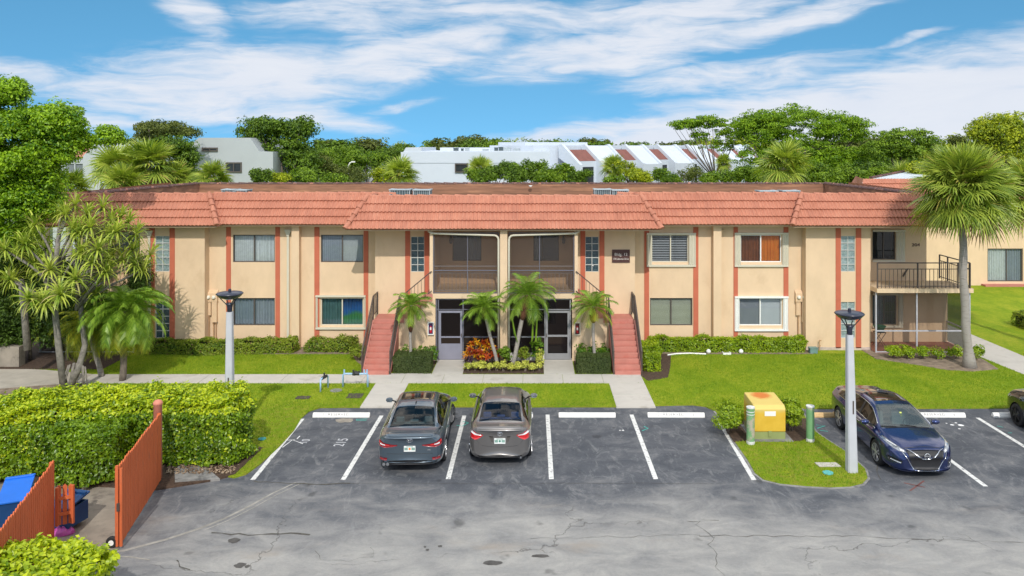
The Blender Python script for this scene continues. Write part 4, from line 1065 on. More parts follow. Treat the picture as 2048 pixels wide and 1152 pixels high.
# --- things fixed to the walls
sg = thing('building_sign', 'dark brown building sign with cream lettering on the entrance wall', 'sign', (XU(1241.7, YA), YA - .03, ZV(512, YA)))
hw, hh = (XU(1259.5, YA) - XU(1224, YA)) / 2, (ZV(499, YA) - ZV(525, YA)) / 2
mb = MB(); mb.box(-hw, hw, -.012, .026, -hh, hh); obj('board', mb, mat('dark brown sign board', (.075, .032, .028), .5), sg, world=False)
lt = mat('cream letters', (.75, .68, .62), .6)
for s_, z, sz, sx in (('Bldg. 12', .07, .165, 1.05), ('170 Lakeview Drive', -.12, .115, .72)):
    o = text('lettering', s_, sz, lt, None, ext=.003, sx=sx); o.parent = sg; o.location = (0, -.016, z)
def ext_box(x, u, v, lab, fc, bc):
    z = ZV(v, YSCR - .06); e = thing('extinguisher_cabinet', lab, 'cabinet', (x, YSCR - .06, z)); a, b = .125, .26
    mb = MB(); frame_rect(mb, -a, a, -b, b, -.10, .035, .098); obj('case', mb, fc, e, world=False)
    mb = MB(); mb.box(-a + .036, a - .036, -.085, -.004, -b + .036, b - .036); obj('door', mb, bc, e, world=False)
    mb = MB(); mb.lathe([(.02, .10), (.04, .08), (.045, .02), (.045, -.16), (.03, -.18)], 10, (0, -.09, .0)); obj('extinguisher', mb, mat('extinguisher red', (.5, .02, .03), .4), e, world=False)
    mb = MB(); mb.box(-.028, .028, -.137, -.128, -.05, .06); obj('instruction_card', mb, whitetrim, e, world=False)
ext_box(XU(862, 32.79), 862, 656, 'white framed extinguisher cabinet beside the grey screen door', whitetrim, mat('dark purple glass', (.05, .02, .08), .3))
ext_box(XU(1154.5, 32.79), 1154, 656.5, 'cream framed extinguisher cabinet beside the silver screen door', cream, mat('dark red glass', (.08, .02, .02), .3))
def meters(x, y, sgn, lab):
    e = thing('electric_meter_bank', lab, 'electric meters', (x, y, 0)); tan = mat('tan enamel box', (.66, .47, .30), .6, var=.05)
    mb = MB(); mb.box(-.30, .30, -.16, -.003, 2.05, 2.52) if False else mb.prism_x([(-.003, 2.05), (-.16, 2.05), (-.16, 2.42), (-.003, 2.55)], -.26, .26)
    obj('meter_box', mb, tan, e, world=False)
    for i in (-1, 1):
        mb = MB(); mb.lathe([(.085, -.161), (.085, -.20), (.06, -.25), (.02, -.26)], 14, (i * .12, 0, 2.25), 'y'); obj('meter', mb, mat('meter glass', (.75, .72, .62), .2), e, world=False)
    mb = MB(); mb.box(.02, .24, -.15, -.003, 1.15, 2.045); obj('riser_box', mb, tan, e, world=False)
    mb = MB(); mb.box(-.22, -.03, -.12, -.003, 1.45, 2.045); obj('riser_box', mb, tan, e, world=False)
    for xx in (.08, .18, -.12): mb = MB(); mb.tube([(xx, -.06, 0), (xx, -.06, 1.5)], .025, 8); obj('conduit', mb, mat('rusty conduit', (.42, .25, .13), .7, var=.2), e, world=False)
meters(XU(1601, YB), YB, 1, 'tan electric meter boxes with conduits in the corner right of the orange curtained window')
meters(XU(425, YB) + .0, YB, -1, 'tan electric meter boxes with conduits behind the left street lamp')
# hose bib and small teal pot at the foot of the end block
e = thing('hose_bib', 'thin brown water pipe standing against the end block wall', 'pipe', (XU(1640, 34.4), 34.45, 0)); mb = MB(); mb.tube([(0, 0, 0), (0, 0, .48), (.03, 0, .5)], .02, 8); obj('pipe', mb, MATS['rusty conduit'], e, world=False)
mb = MB(); mb.box(-.01, .07, -.03, .03, .46, .50); mb.box(-.01, .05, -.03, .03, .24, .27); obj('valve', mb, MATS['rusty conduit'], e, world=False)
e = thing('teal_box', 'small faded teal box on the ground at the wall corner', 'box', (XU(1626, 34.1), 34.1, .03)); mb = MB(); mb.box(-.16, .16, -.13, .13, 0, .22); mb.box(-.18, .18, -.15, .15, .221, .25); obj('casing', mb, mat('faded teal plastic', (.15, .25, .23), .6, var=.2), e, world=False, bevel=.01)
# folding chair on the right porch with a green bowl
e = thing('folding_stool', 'thin metal folding stool on the right end porch', 'stool', (XU(1759, 35.2), 35.2, .05)); 
for y in (-.18, .18):
    mb = MB(); mb.bar((-.22, y, 0), (.2, y, .62), .02); mb.bar((.22, y, 0), (-.2, y, .62), .02); obj('leg', mb, bronze, e, world=False)
mb = MB(); mb.box(-.22, .22, -.2, .2, .62, .64); obj('seat', mb, bronze, e, world=False)
e = thing('green_planter', 'dark green bowl planter standing on the folding stool', 'planter', (XU(1759, 35.2), 35.2, .69)); mb = MB(); mb.lathe([(.12, 0), (.16, .02), (.26, .24), (.28, .26), (.25, .25)], 18); obj('bowl', mb, mat('green glaze', (.02, .13, .06), .35), e, world=False, smooth_=True)
# --- neighbouring building of the same kind, right
nb = thing('apartment_building', 'second peach building with tiled mansard standing behind the sabal palm at the right', 'building', (34, 54, 0))
mb = MB(); YN = 50.5; x0n = 21.2
wh = (XU(1975, YN), XU(2046, YN), ZV(563, YN), ZV(497, YN))
holed_wall(mb, x0n, 52, -.1, 5.6, YN, [wh]); mb.quad((x0n, YN, -.1), (23.2, 57, -.1), (23.2, 57, 5.6), (x0n, YN, 5.6)); obj('wall', mb, wallm, nb)
window(*wh, YN, ('c', vcream), ('c', vgrey), parent=nb, fm=darkframe, frame=.06, split=.55)
mb = MB(); mb.box(wh[0] - .4, wh[1] + .3, YN - .5, YN - .002, -.02, .14); obj('step', mb, redstep, nb)
rf2 = MB(); roof_face(rf2, 20.3, 53, 21.0, 53, 49.8, 50.9, ZE, 6.75, per=.2); rf2.quad((20.3, 49.8, ZE), (21.0, 50.9, 6.75), (23.0, 57, 6.7), (22.2, 57, ZE)); obj('tile_roof', rf2, tile, nb)
mb = MB(); mb.box(23.3, 53, 51.3, 57.9, 6.0, 6.2); obj('flat_roof', mb, mat('pale metal roof', (.55, .60, .64), .5, var=.05), nb)
mb = MB(); mb.prism_x([(51.6, 6.61), (64, 6.61), (64, 8.2), (51.6, 6.8)], 22.2, 53) if False else mb.add([(21.7, 51.4, 6.74), (29, 51.4, 6.74), (29.5, 58, 6.98), (27.2, 58, 6.98), (21.7, 51.4, 6.6), (29, 51.4, 6.6), (29.5, 58, 6.6), (27.2, 58, 6.6)], [(0, 1, 2, 3), (4, 5, 1, 0), (5, 6, 2, 1), (7, 4, 0, 3), (6, 7, 3, 2)]); obj('metal_roof', mb, MATS['pale metal roof'], nb)
mb = MB(); caps(mb, (21.7, 51.4, 6.76), (27.1, 58, 7.0), .10, .6); obj('coping', mb, dk, nb)

# --- street lamps
pole_m = mat('pale concrete pole', (.47, .48, .50), .8, var=.06, vs=2, bump=.15, bs=40); lampm = mat('dark navy enamel', (.022, .025, .045), .3, var=.1, spec=.6)
def lamp(x, y, ztop, zpole, lab, lean=(0, 0)):
    e = thing('street_lamp', lab, 'street lamp', (x, y, 0), group='pole lamps with dark saucer heads')
    lx, ly = lean; mb = MB(); w0, w1 = .135, .085; vs = []
    for (z, w_) in ((-.05, w0), (zpole, w1)):
        c = .25 * w_; cx_ = lx * z / zpole
        vs += [(cx_ + a, b + ly * z / zpole, z) for a, b in ((-w_ + c, -w_), (w_ - c, -w_), (w_, -w_ + c), (w_, w_ - c), (w_ - c, w_), (-w_ + c, w_), (-w_, w_ - c), (-w_, -w_ + c))]
    mb.add(vs, [tuple(range(8))[::-1], tuple(range(8, 16))] + [(i, (i + 1) % 8, 8 + (i + 1) % 8, 8 + i) for i in range(8)]); po = obj('pole', mb, pole_m, e, world=False)
    mb = MB(); mb.box(w0 - .035 + .005, w0 - .02 + .005, -.02, .02, 1.6, 1.95) if False else mb.box(-.02, .02, -w0 + .02, -w0 + .034 - .01, 1.62, 1.98); obj('access_slot', mb, bronze, po, world=False)
    c = (lx, ly, 0)
    mb = MB(); mb.lathe([(.075, zpole - .02), (.075, zpole + .12), (.09, zpole + .2), (.11, zpole + .26)], 14, c); hd = obj('lamp_collar', mb, lampm, e, world=False, smooth_=True)
    zr = ztop - .20
    for k in range(4):
        a = PI / 4 + k * PI / 2; mb = MB(); mb.bar((lx + .08 * math.cos(a), ly + .08 * math.sin(a), zpole + .2), (lx + .30 * math.cos(a), ly + .30 * math.sin(a), zr - .05), .022); obj('arm', mb, lampm, e, world=False)
    mb = MB(); mb.lathe([(.02, zr - .10), (.18, zr - .10), (.30, zr - .06), (.385, zr + .03), (.395, zr + .045), (.36, zr + .07), (.2, zr + .095), (.05, zr + .10)], 36, c); sh = obj('lamp_shade', mb, lampm, e, world=False, smooth_=True)
    mb = MB(); mb.lathe([(.045, zr + .095), (.045, zr + .17), (.03, zr + .185)], 12, c); obj('photocell', mb, lampm, sh, world=False)
    mb = MB(); mb.lathe([(.05, zr - .135), (.15, zr - .12), (.15, zr - .102)], 20, c); obj('lamp_lens', mb, mat('frosted lens', (.7, .72, .72), .2), sh, world=False)
lamp(-9.06, 23.9, 4.62, 3.92, 'pale pole lamp with dark saucer head behind the big yellow green hedge', (.0, 0))
lamp(8.66, 21.74, 4.48, 3.75, 'pale pole lamp with dark saucer head on the grass island by the blue sedan', (-.06, 0))

# --- yellow utility box and bollards on the island
ub_ = thing('utility_transformer', 'yellow utility transformer box with a rust patch on top', 'transformer', (7.12, 24.05, .04))
def ymat():
    m = bpy.data.materials.new('faded yellow enamel'); t = nt(m)
    out = N(t, 'ShaderNodeOutputMaterial'); p = N(t, 'ShaderNodeBsdfPrincipled'); L(t, p.outputs[0], out.inputs[0])
    o = coords(t, 'Object'); sp = N(t, 'ShaderNodeSeparateXYZ'); L(t, o, sp.inputs[0])
    c = ramp(t, noise(t, o, 2.5, 5, .6), [(.3, (.60, .36, .025)), (.7, (.70, .45, .05))])
    c = mixc(t, smooth(t, mth(t, 'ADD', sp.outputs[2], mth(t, 'MULTIPLY', noise(t, o, 4, 4), .15)), .84, 1.0), c, (.62, .47, .13))
    ds_ = N(t, 'ShaderNodeVectorMath', operation='DISTANCE'); L(t, o, ds_.inputs[0]); ds_.inputs[1].default_value = (-.02, .88, 1.06)
    r_ = mth(t, 'SUBTRACT', 1.0, smooth(t, mth(t, 'ADD', ds_.outputs['Value'], mth(t, 'MULTIPLY', noise(t, o, 9, 5, .7), .28)), .30, .52))
    c = mixc(t, mth(t, 'MULTIPLY', r_, .9), c, (.55, .13, .01))
    L(t, c, p.inputs['Base Color']); p.inputs['Roughness'].default_value = .55; return m
mb = MB(); mb.prism_x([(-.02, .24), (-.02, .92), (.10, 1.02), (1.15, 1.08), (1.18, 1.0), (1.18, .24)], -.475, .475); obj('hood', mb, ymat(), ub_, world=False, bevel=.03)
olv = mat('olive enamel', (.26, .30, .11), .6, var=.08)
mb = MB(); mb.box(-.465, .465, .0, 1.16, .02, .238); mb.box(-.05, .05, -.03, -.001, .10, .27); obj('base', mb, olv, ub_, world=False)
mb = MB(); mb.box(-.16, .17, -.026, -.0205, .72, .86); obj('warning_label', mb, whitetrim, ub_, world=False)
mb = MB(); mb.box(-.56, .66, -.16, 1.25, -.06, .018); obj('concrete_base', mb, curb_m, ub_, world=False)
bg_ = mat('faded green steel', (.16, .33, .15), .6, var=.12, vs=3, dirt=(.42, .36, .28), ds=2.2, dthr=(.52, .62)); bw_ = mat('chipped white rim', (.62, .62, .6), .8, var=.2, vs=9)
for (x, y, h, lab, rings) in ((6.46, 23.75, 1.13, 'green steel bollard with white rings left of the yellow utility box', True), (8.30, 23.95, 1.10, 'rust stained green steel bollard right of the yellow utility box', False)):
    e = thing('bollard', lab, 'bollard', (x, y, .0), group='green steel bollards guarding the utility box')
    mb = MB(); mb.lathe([(.118, 0), (.118, h), (.10, h), (.10, h - .07), (.01, h - .07)], 20); obj('post', mb, bg_, e, world=False, smooth_=False)
    mb = MB(); mb.lathe([(.10, h + .001), (.123, h + .001), (.123, h - .035), (.119, h - .035)], 20); obj('rim', mb, bw_, e, world=False)
    if rings:
        for z in (h - .12, h - .2): mb = MB(); mb.lathe([(.119, z), (.121, z), (.121, z - .025), (.119, z - .025)], 20); obj('ring', mb, bw_, e, world=False)
    mb = MB(); mb.lathe([(.122, 0), (.122, .12), (.119, .125)], 20); obj('concrete_foot', mb, bw_, e, world=False)
# small flat things in the grass
def flat(nm, lab, cat, poly_or_r, loc, m, h=.02):
    e = thing(nm, lab, cat, loc); mb = MB()
    if isinstance(poly_or_r, (int, float)): mb.lathe([(poly_or_r, 0), (poly_or_r, h), (poly_or_r * .9, h + .006)], 24)
    else: mb.prism(poly_or_r, 0, h)
    obj('cover', mb, m, e, world=False)
flat('ground_cover_plate', 'pale concrete handhole cover in the island grass by the lamp', 'cover', [(-.30, -.13), (.30, -.13), (.26, .14), (-.34, .14)], (*G(1657, 933), .04), curb_m if False else concrete)
flat('valve_cover', 'turquoise valve cover in the island grass', 'cover', .14, (*G(1656, 949), .04), mat('turquoise plastic', (.10, .42, .42), .6))
flat('valve_cover', 'round turquoise cover in the grass beside the big hedge', 'cover', .12, (*G(524, 881), .04), mat('deep turquoise plastic', (.02, .25, .26), .6))
flat('meter_cover', 'dark rectangular meter cover in the left lawn strip', 'cover', [(-.24, -.14), (.24, -.14), (.24, .16), (-.24, .16)], (*G(606, 798), .04), mat('dark meter lid', (.07, .055, .05), .8, var=.3), .02)
flat('meter_cover', 'larger dark sunken meter cover near the first walkway', 'cover', [(-.27, -.26), (.27, -.26), (.27, .26), (-.27, .26)], (*G(710, 794), .04), MATS['dark meter lid'], .012)
flat('manhole_ring', 'grey concrete ring half sunk in the lawn by the blue pipes', 'cover', .22, (*G(672, 783), .036), curb_m, .012)
# blue backflow pipes
blu = mat('pale blue pipe paint', (.33, .50, .70), .5, var=.15, vs=6); blk = mat('black valve', (.03, .03, .035), .5)
x0, y0 = G(686, 776); x1, y1 = G(734, 778)
e = thing('backflow_preventer', 'long pale blue water pipe loop with black valves by the left stairs', 'pipework', ((x0 + x1) / 2, y0, 0)); hw = (x1 - x0) / 2
mb = MB(); mb.tube([(-hw, 0, 0), (-hw, 0, .48), (-hw + .04, 0, .52), (hw - .04, 0, .52), (hw, 0, .48), (hw, 0, 0)], .035, 10); obj('pipe', mb, blu, e, world=False, smooth_=True)
mb = MB(); mb.tube([(-hw + .35, 0, .52), (-hw + .42, 0, .52), (0, 0, .55), (hw - .3, 0, .52)], [.06, .07, .085, .06], 10); mb.box(-.1, -.04, -.04, .04, .60, .66); mb.box(.12, .17, -.03, .03, .58, .63); obj('valve_body', mb, blk, e, world=False)
for xx in (-hw + .05, hw - .12, hw - .02): mb = MB(); mb.tube([(xx, -.02, .5), (xx, -.02, .68)], .03, 8); obj('riser', mb, blu, e, world=False)
x0, y0 = G(641, 786); x1, y1 = G(651, 776)
e = thing('backflow_preventer', 'short pale blue pipe loop standing alone in the left lawn strip', 'pipework', (x0, y0, 0))
mb = MB(); mb.tube([(0, 0, 0), (0, 0, .46), (.02, .05, .5), (.12, .45, .5), (.14, .5, .46), (.14, .5, 0)], .03, 10); obj('pipe', mb, blu, e, world=False, smooth_=True)
mb = MB(); mb.tube([(.04, .1, .5), (.11, .4, .5)], .055, 10); mb.box(.05, .1, .2, .26, .54, .66); obj('valve_body', mb, blk, e, world=False)

# --- orange brown gates of the waste enclosure
gatem = mat('orange brown fence paint', (.56, .125, .04), .75, var=.13, vs=3, vscale=(2, 2, .5), bump=.3, bs=40, dirt=(.34, .10, .045), ds=3, dthr=(.55, .75)); gatel = mat('weathered board end', (.62, .36, .27), .85, var=.2, vs=10)
def gate(nm, lab, p, q_, n, z0, z1, cat='gate', post=False):
    e = thing(nm, lab, cat, (p[0], p[1], 0)); d = Vector((q_[0] - p[0], q_[1] - p[1], 0)); ln = d.length; dn = d / ln; s = Vector((-dn.y, dn.x, 0))
    r_ = random.Random(len(lab)); bd = MB(); w_ = ln / n
    for i in range(n):
        a = dn * (w_ * i + .012); b = dn * (w_ * (i + 1) - .012); zt = z1 + r_.uniform(-.02, .02); zb = z0 + r_.uniform(-.01, .01); t_ = .012 + r_.uniform(0, .003)
        c = (a + b) / 2
        poly = [a + s * t_, b + s * t_, b - s * t_, a - s * t_]
        vs = [tuple(v + Vector((0, 0, zb))) for v in poly] + [tuple(v + Vector((0, 0, zt - .05))) for v in poly] + [tuple(c + s * t_ * .9 + Vector((0, 0, zt))), tuple(c - s * t_ * .9 + Vector((0, 0, zt)))]
        bd.add(vs, [(3, 2, 1, 0), (0, 1, 5, 4), (2, 3, 7, 6), (1, 2, 6, 5), (3, 0, 4, 7), (4, 5, 8), (6, 7, 9), (5, 6, 9, 8), (7, 4, 8, 9)])
    obj('board_panel', bd, gatem, e, world=False)
    fr = MB()
    for z in (z0 + .25, z1 - .3): fr.bar(tuple(s * -.045 + Vector((0, 0, z))), tuple(dn * ln + s * -.045 + Vector((0, 0, z))), .04, .07)
    for f_ in (.02, ln - .02): fr.bar(tuple(dn * f_ - s * .05 + Vector((0, 0, z0))), tuple(dn * f_ - s * .05 + Vector((0, 0, z1 - .04))), .06)
    obj('gate_frame', fr, gatem, e, world=False)
    return e, dn, s, ln
gp, gq = (-9.84, 21.15), (-9.13, 17.65)
e, dn, s, ln = gate('enclosure_gate', 'open orange brown board gate standing free on the asphalt', gp, gq, 27, .06, 1.86)
# leading edge: double stiles and a latch
mb = MB(); mb.bar(tuple(dn * (ln + .02) - s * .03 + Vector((0, 0, .06))), tuple(dn * (ln + .02) - s * .03 + Vector((0, 0, 1.84))), .05); mb.bar(tuple(dn * (ln + .03) + s * .05 + Vector((0, 0, .06))), tuple(dn * (ln + .03) + s * .05 + Vector((0, 0, 1.78))), .05); obj('stile', mb, gatem, e, world=False)
mb = MB(); c = dn * (ln + .05) + Vector((0, 0, .95)); mb.box(c.x - .03, c.x + .03, c.y - .03, c.y + .02, .85, 1.02); obj('latch', mb, bronze, e, world=False)
mb = MB(); c = dn * (ln - .05) - s * .16; mb.lathe([(.03, -.04), (.11, -.045), (.13, -.02), (.13, .02), (.11, .045), (.03, .04)], 18, (c.x, c.y, .13), 'y'); mb.box(c.x - .02, c.x + .12, c.y - .02, c.y + .02, .12, .2); ow = obj('caster_wheel', mb, mat('black rubber', (.02, .02, .02), .7), e, world=False)
mb = MB(); mb.lathe([(.01, -.052), (.06, -.05), (.06, -.04)], 14, (c.x, c.y, .13), 'y'); obj('hub', mb, whitetrim, ow, world=False)
e = thing('gate_post', 'salmon round post with domed cap at the hinge of the open gate', 'post', (-9.98, 21.28, 0)); mb = MB(); mb.lathe([(.11, 0), (.11, 2.0), (.125, 2.01), (.12, 2.06), (.08, 2.11), (.02, 2.13)], 20); obj('shaft', mb, mat('salmon post paint', (.60, .22, .15), .7, var=.1), e, world=False, smooth_=True)
gate('enclosure_gate', 'second orange brown board gate running off the left edge above the near hedge', (-10.72, 17.9), (-9.55, 13.9), 31, .06, 1.86)
gate('board_fence', 'short broken piece of orange brown fence behind the second gate', (-10.72, 17.98), (-10.42, 18.15), 3, .35, 1.25, 'fence')
gate('board_fence', 'old orange brown fence of the waste enclosure behind the blue bin', (-13.6, 17.3), (-13.4, 19.6), 16, .05, 1.5, 'fence')
def bin_(lab, loc, rz, sx, sy, sz, navy=False):
    e = thing('recycling_bin', lab, 'waste bin', loc, rz); bb = mat('blue steel bin', (.012, .14, .60), .45, var=.08, vs=3); bd_ = mat('navy bin side', (.008, .05, .16), .5, var=.15, vs=3)
    mb = MB(); t_ = .04
    mb.box(-sx, sx, -sy, -sy + t_, .12, sz); mb.box(-sx, sx, sy - t_, sy, .12, sz); mb.box(-sx, -sx + t_, -sy + t_, sy - t_, .12, sz); mb.box(sx - t_, sx, -sy + t_, sy - t_, .12, sz); mb.box(-sx + t_, sx - t_, -sy + t_, sy - t_, .12, .16)
    obj('body', mb, bd_, e, world=False)
    mb = MB(); mb.prism_x([(-sy - .03, sz + .005), (sy + .03, sz + .16), (sy + .03, sz + .20), (-sy - .03, sz + .05)], -sx - .03, sx + .03); mb.box(-sx - .02, sx + .02, sy - .12, sy - .05, sz + .17, sz + .22); obj('lid', mb, bd_ if navy else bb, e, world=False, bevel=.01)
    for x in (-sx + .1, sx - .1): mb = MB(); mb.lathe([(.06, -.03), (.06, .03)], 12, (x, -sy + .1, .06), 'x'); obj('wheel', mb, MATS['black rubber'], e, world=False)
bin_('blue steel waste bin with closed lid behind the second gate', (-11.82, 18.3, .01), R(24), .27, .55, .92)
bin_('navy bin half hidden at the end of the second gate', (-10.80, 18.6, .01), R(-14), .27, .30, .55, True)
e = thing('shopping_bag', 'crumpled magenta bag lying by the second gate', 'bag', (*G(124, 1070), .02))
mb = MB(); r_ = random.Random(4)
for (cx_, cy, sx, sy, sz) in ((0, 0, .22, .14, .16), (.12, .05, .13, .12, .13)):
    vs = []; n, k = 14, 7
    for j in range(k + 1):
        for i in range(n):
            th = 2 * PI * i / n; ph = PI / 2 * j / k; rr = 1 + r_.uniform(-.18, .18); vs.append((cx_ + sx * rr * math.cos(th) * math.cos(ph), cy + sy * rr * math.sin(th) * math.cos(ph), sz * math.sin(ph) * rr))
    mb.add(vs, [(j * n + i, j * n + (i + 1) % n, (j + 1) * n + (i + 1) % n, (j + 1) * n + i) for j in range(k) for i in range(n)])
obj('body', mb, mat('magenta plastic', (.45, .08, .32), .4, var=.25, vs=8), e, world=False, smooth_=True)
e = thing('white_bundle', 'white crumpled bundle on the ground beside the blue bin', 'bundle', (*G(28, 1012), .02)); mb = MB()
vs = []; n, k = 14, 7
for j in range(k + 1):
    for i in range(n):
        th = 2 * PI * i / n; ph = PI / 2 * j / k; rr = 1 + r_.uniform(-.18, .18); vs.append((.2 * rr * math.cos(th) * math.cos(ph), .15 * rr * math.sin(th) * math.cos(ph), .2 * math.sin(ph) * rr))
mb.add(vs, [(j * n + i, j * n + (i + 1) % n, (j + 1) * n + (i + 1) % n, (j + 1) * n + i) for j in range(k) for i in range(n)]); obj('body', mb, whitetrim, e, world=False, smooth_=True)
e = thing('low_wall', 'low shaded concrete wall under the trees at the left edge', 'wall', (-21.0, 32.4, 0)); mb = MB(); mb.box(-23.5, -20.5, 31.9, 32.3, 0, .85); obj('block', mb, concrete_old, e)
for (u, v, lab) in ((1417, 709, 'small round white garden light at the end of the white edging'), (1482, 709, 'small round white garden light in the right hedge bed')):
    e = thing('garden_light', lab, 'garden light', (*G(u, v), .04)); mb = MB(); mb.lathe([(.03, 0), (.09, .05), (.1, .11), (.06, .17), (.01, .19)], 14); obj('globe', mb, whitetrim, e, world=False, smooth_=True)
e = thing('edging_strip', 'white curved lawn edging in front of the right hedge', 'edging', (*G(1370, 711), .03)); mb = MB()
pts = [G(1335, 713), G(1352, 710.5), G(1380, 709.5), G(1412, 711)]; mb.tube([(x, y, .06) for x, y in pts], .035, 6); obj('strip', mb, whitetrim, e)
e = thing('splash_block', 'small white splash block between the two round garden lights', 'splash block', (*G(1453, 710), .04)); mb = MB(); mb.box(-.17, .17, -.12, -.08, 0, .08); mb.box(-.17, -.13, -.08, .12, 0, .08); mb.box(.13, .17, -.08, .12, 0, .08); mb.box(-.13, .13, -.08, .12, 0, .03); obj('block', mb, whitetrim, e, world=False)
# ------------------------------------------------------------------ cars
def paintmat(name, c, metal=.55, rough=.28, flake=0.0):
    m = bpy.data.materials.new(name); t = nt(m)
    out = N(t, 'ShaderNodeOutputMaterial'); p = N(t, 'ShaderNodeBsdfPrincipled'); L(t, p.outputs[0], out.inputs[0])
    d = noise(t, coords(t, 'Object'), 1.6, 5, .6)
    L(t, mixc(t, mth(t, 'MULTIPLY', d, .10), c, (.3, .28, .25)), p.inputs['Base Color'])
    p.inputs['Metallic'].default_value = metal; p.inputs['Roughness'].default_value = rough
    p.inputs['Coat Weight'].default_value = 1.0; p.inputs['Coat Roughness'].default_value = .03; p.inputs['Coat IOR'].default_value = 1.5
    return m
tyre = mat('tyre rubber', (.018, .018, .02), .75, var=.2, vs=8); plast = mat('black trim plastic', (.02, .02, .022), .45, var=.1)
chrome = mat('chrome', (.75, .76, .78), .12, metal=1.0, var=.02); alloy = mat('machined alloy', (.62, .62, .64), .3, metal=.8, var=.05); dalloy = mat('black alloy', (.03, .03, .032), .35, metal=.4)
cglass = glassmat('car glass', (.30, .38, .40), .10, (.02, .03, .035), 1.5, 1.0); sglass = glassmat('tinted side glass', (.12, .13, .13), .35, (.008, .009, .01), 1.5, 1.1)
seatm = mat('light grey upholstery', (.38, .44, .45), .8); seatb = mat('blue grey upholstery', (.30, .38, .50), .8); cabin = mat('cabin trim', (.03, .032, .035), .8)
redl = mat('red tail lamp', (.55, .012, .015), .12, var=.08, vs=12, coat=1.0); clearl = mat('clear lamp', (.75, .74, .74), .1, var=.1, vs=30, coat=1.0); drl = mat('dark red lamp', (.25, .006, .01), .15, coat=1.0)
platem = mat('licence plate white', (.72, .74, .72), .4, var=.03); inner = mat('wheel well', (.008, .008, .008), .9)

def crom(P, tt):
    """P: (k,...) control rows, tt: parameters in 0..k-1; gentle Catmull-Rom"""
    k = len(P); res = []
    for x in tt:
        i = min(int(x), k - 2); f = x - i
        p1, p2 = P[i], P[i + 1]; p0 = P[i - 1] if i > 0 else 2 * p1 - p2; p3 = P[i + 2] if i + 2 < k else 2 * p2 - p1
        m1, m2 = (p2 - p0) * .38, (p3 - p1) * .38
        res.append((2 * f**3 - 3 * f**2 + 1) * p1 + (f**3 - 2 * f**2 + f) * m1 + (-2 * f**3 + 3 * f**2) * p2 + (f**3 - f**2) * m2)
    return np.array(res)
def pch(xs, ys, x):
    """monotone cubic through the points"""
    xs, ys = np.array(xs, float), np.array(ys, float); h = np.diff(xs); d = np.diff(ys) / h; m = np.zeros(len(xs)); m[0], m[-1] = d[0], d[-1]
    for i in range(1, len(xs) - 1): m[i] = 0 if d[i - 1] * d[i] <= 0 else 2 * d[i - 1] * d[i] / (d[i - 1] + d[i])
    x = np.clip(x, xs[0], xs[-1]); i = np.clip(np.searchsorted(xs, x) - 1, 0, len(h) - 1); f = (x - xs[i]) / h[i]
    return (2 * f**3 - 3 * f**2 + 1) * ys[i] + (f**3 - 2 * f**2 + f) * h[i] * m[i] + (-2 * f**3 + 3 * f**2) * ys[i + 1] + (f**3 - f**2) * h[i] * m[i + 1]

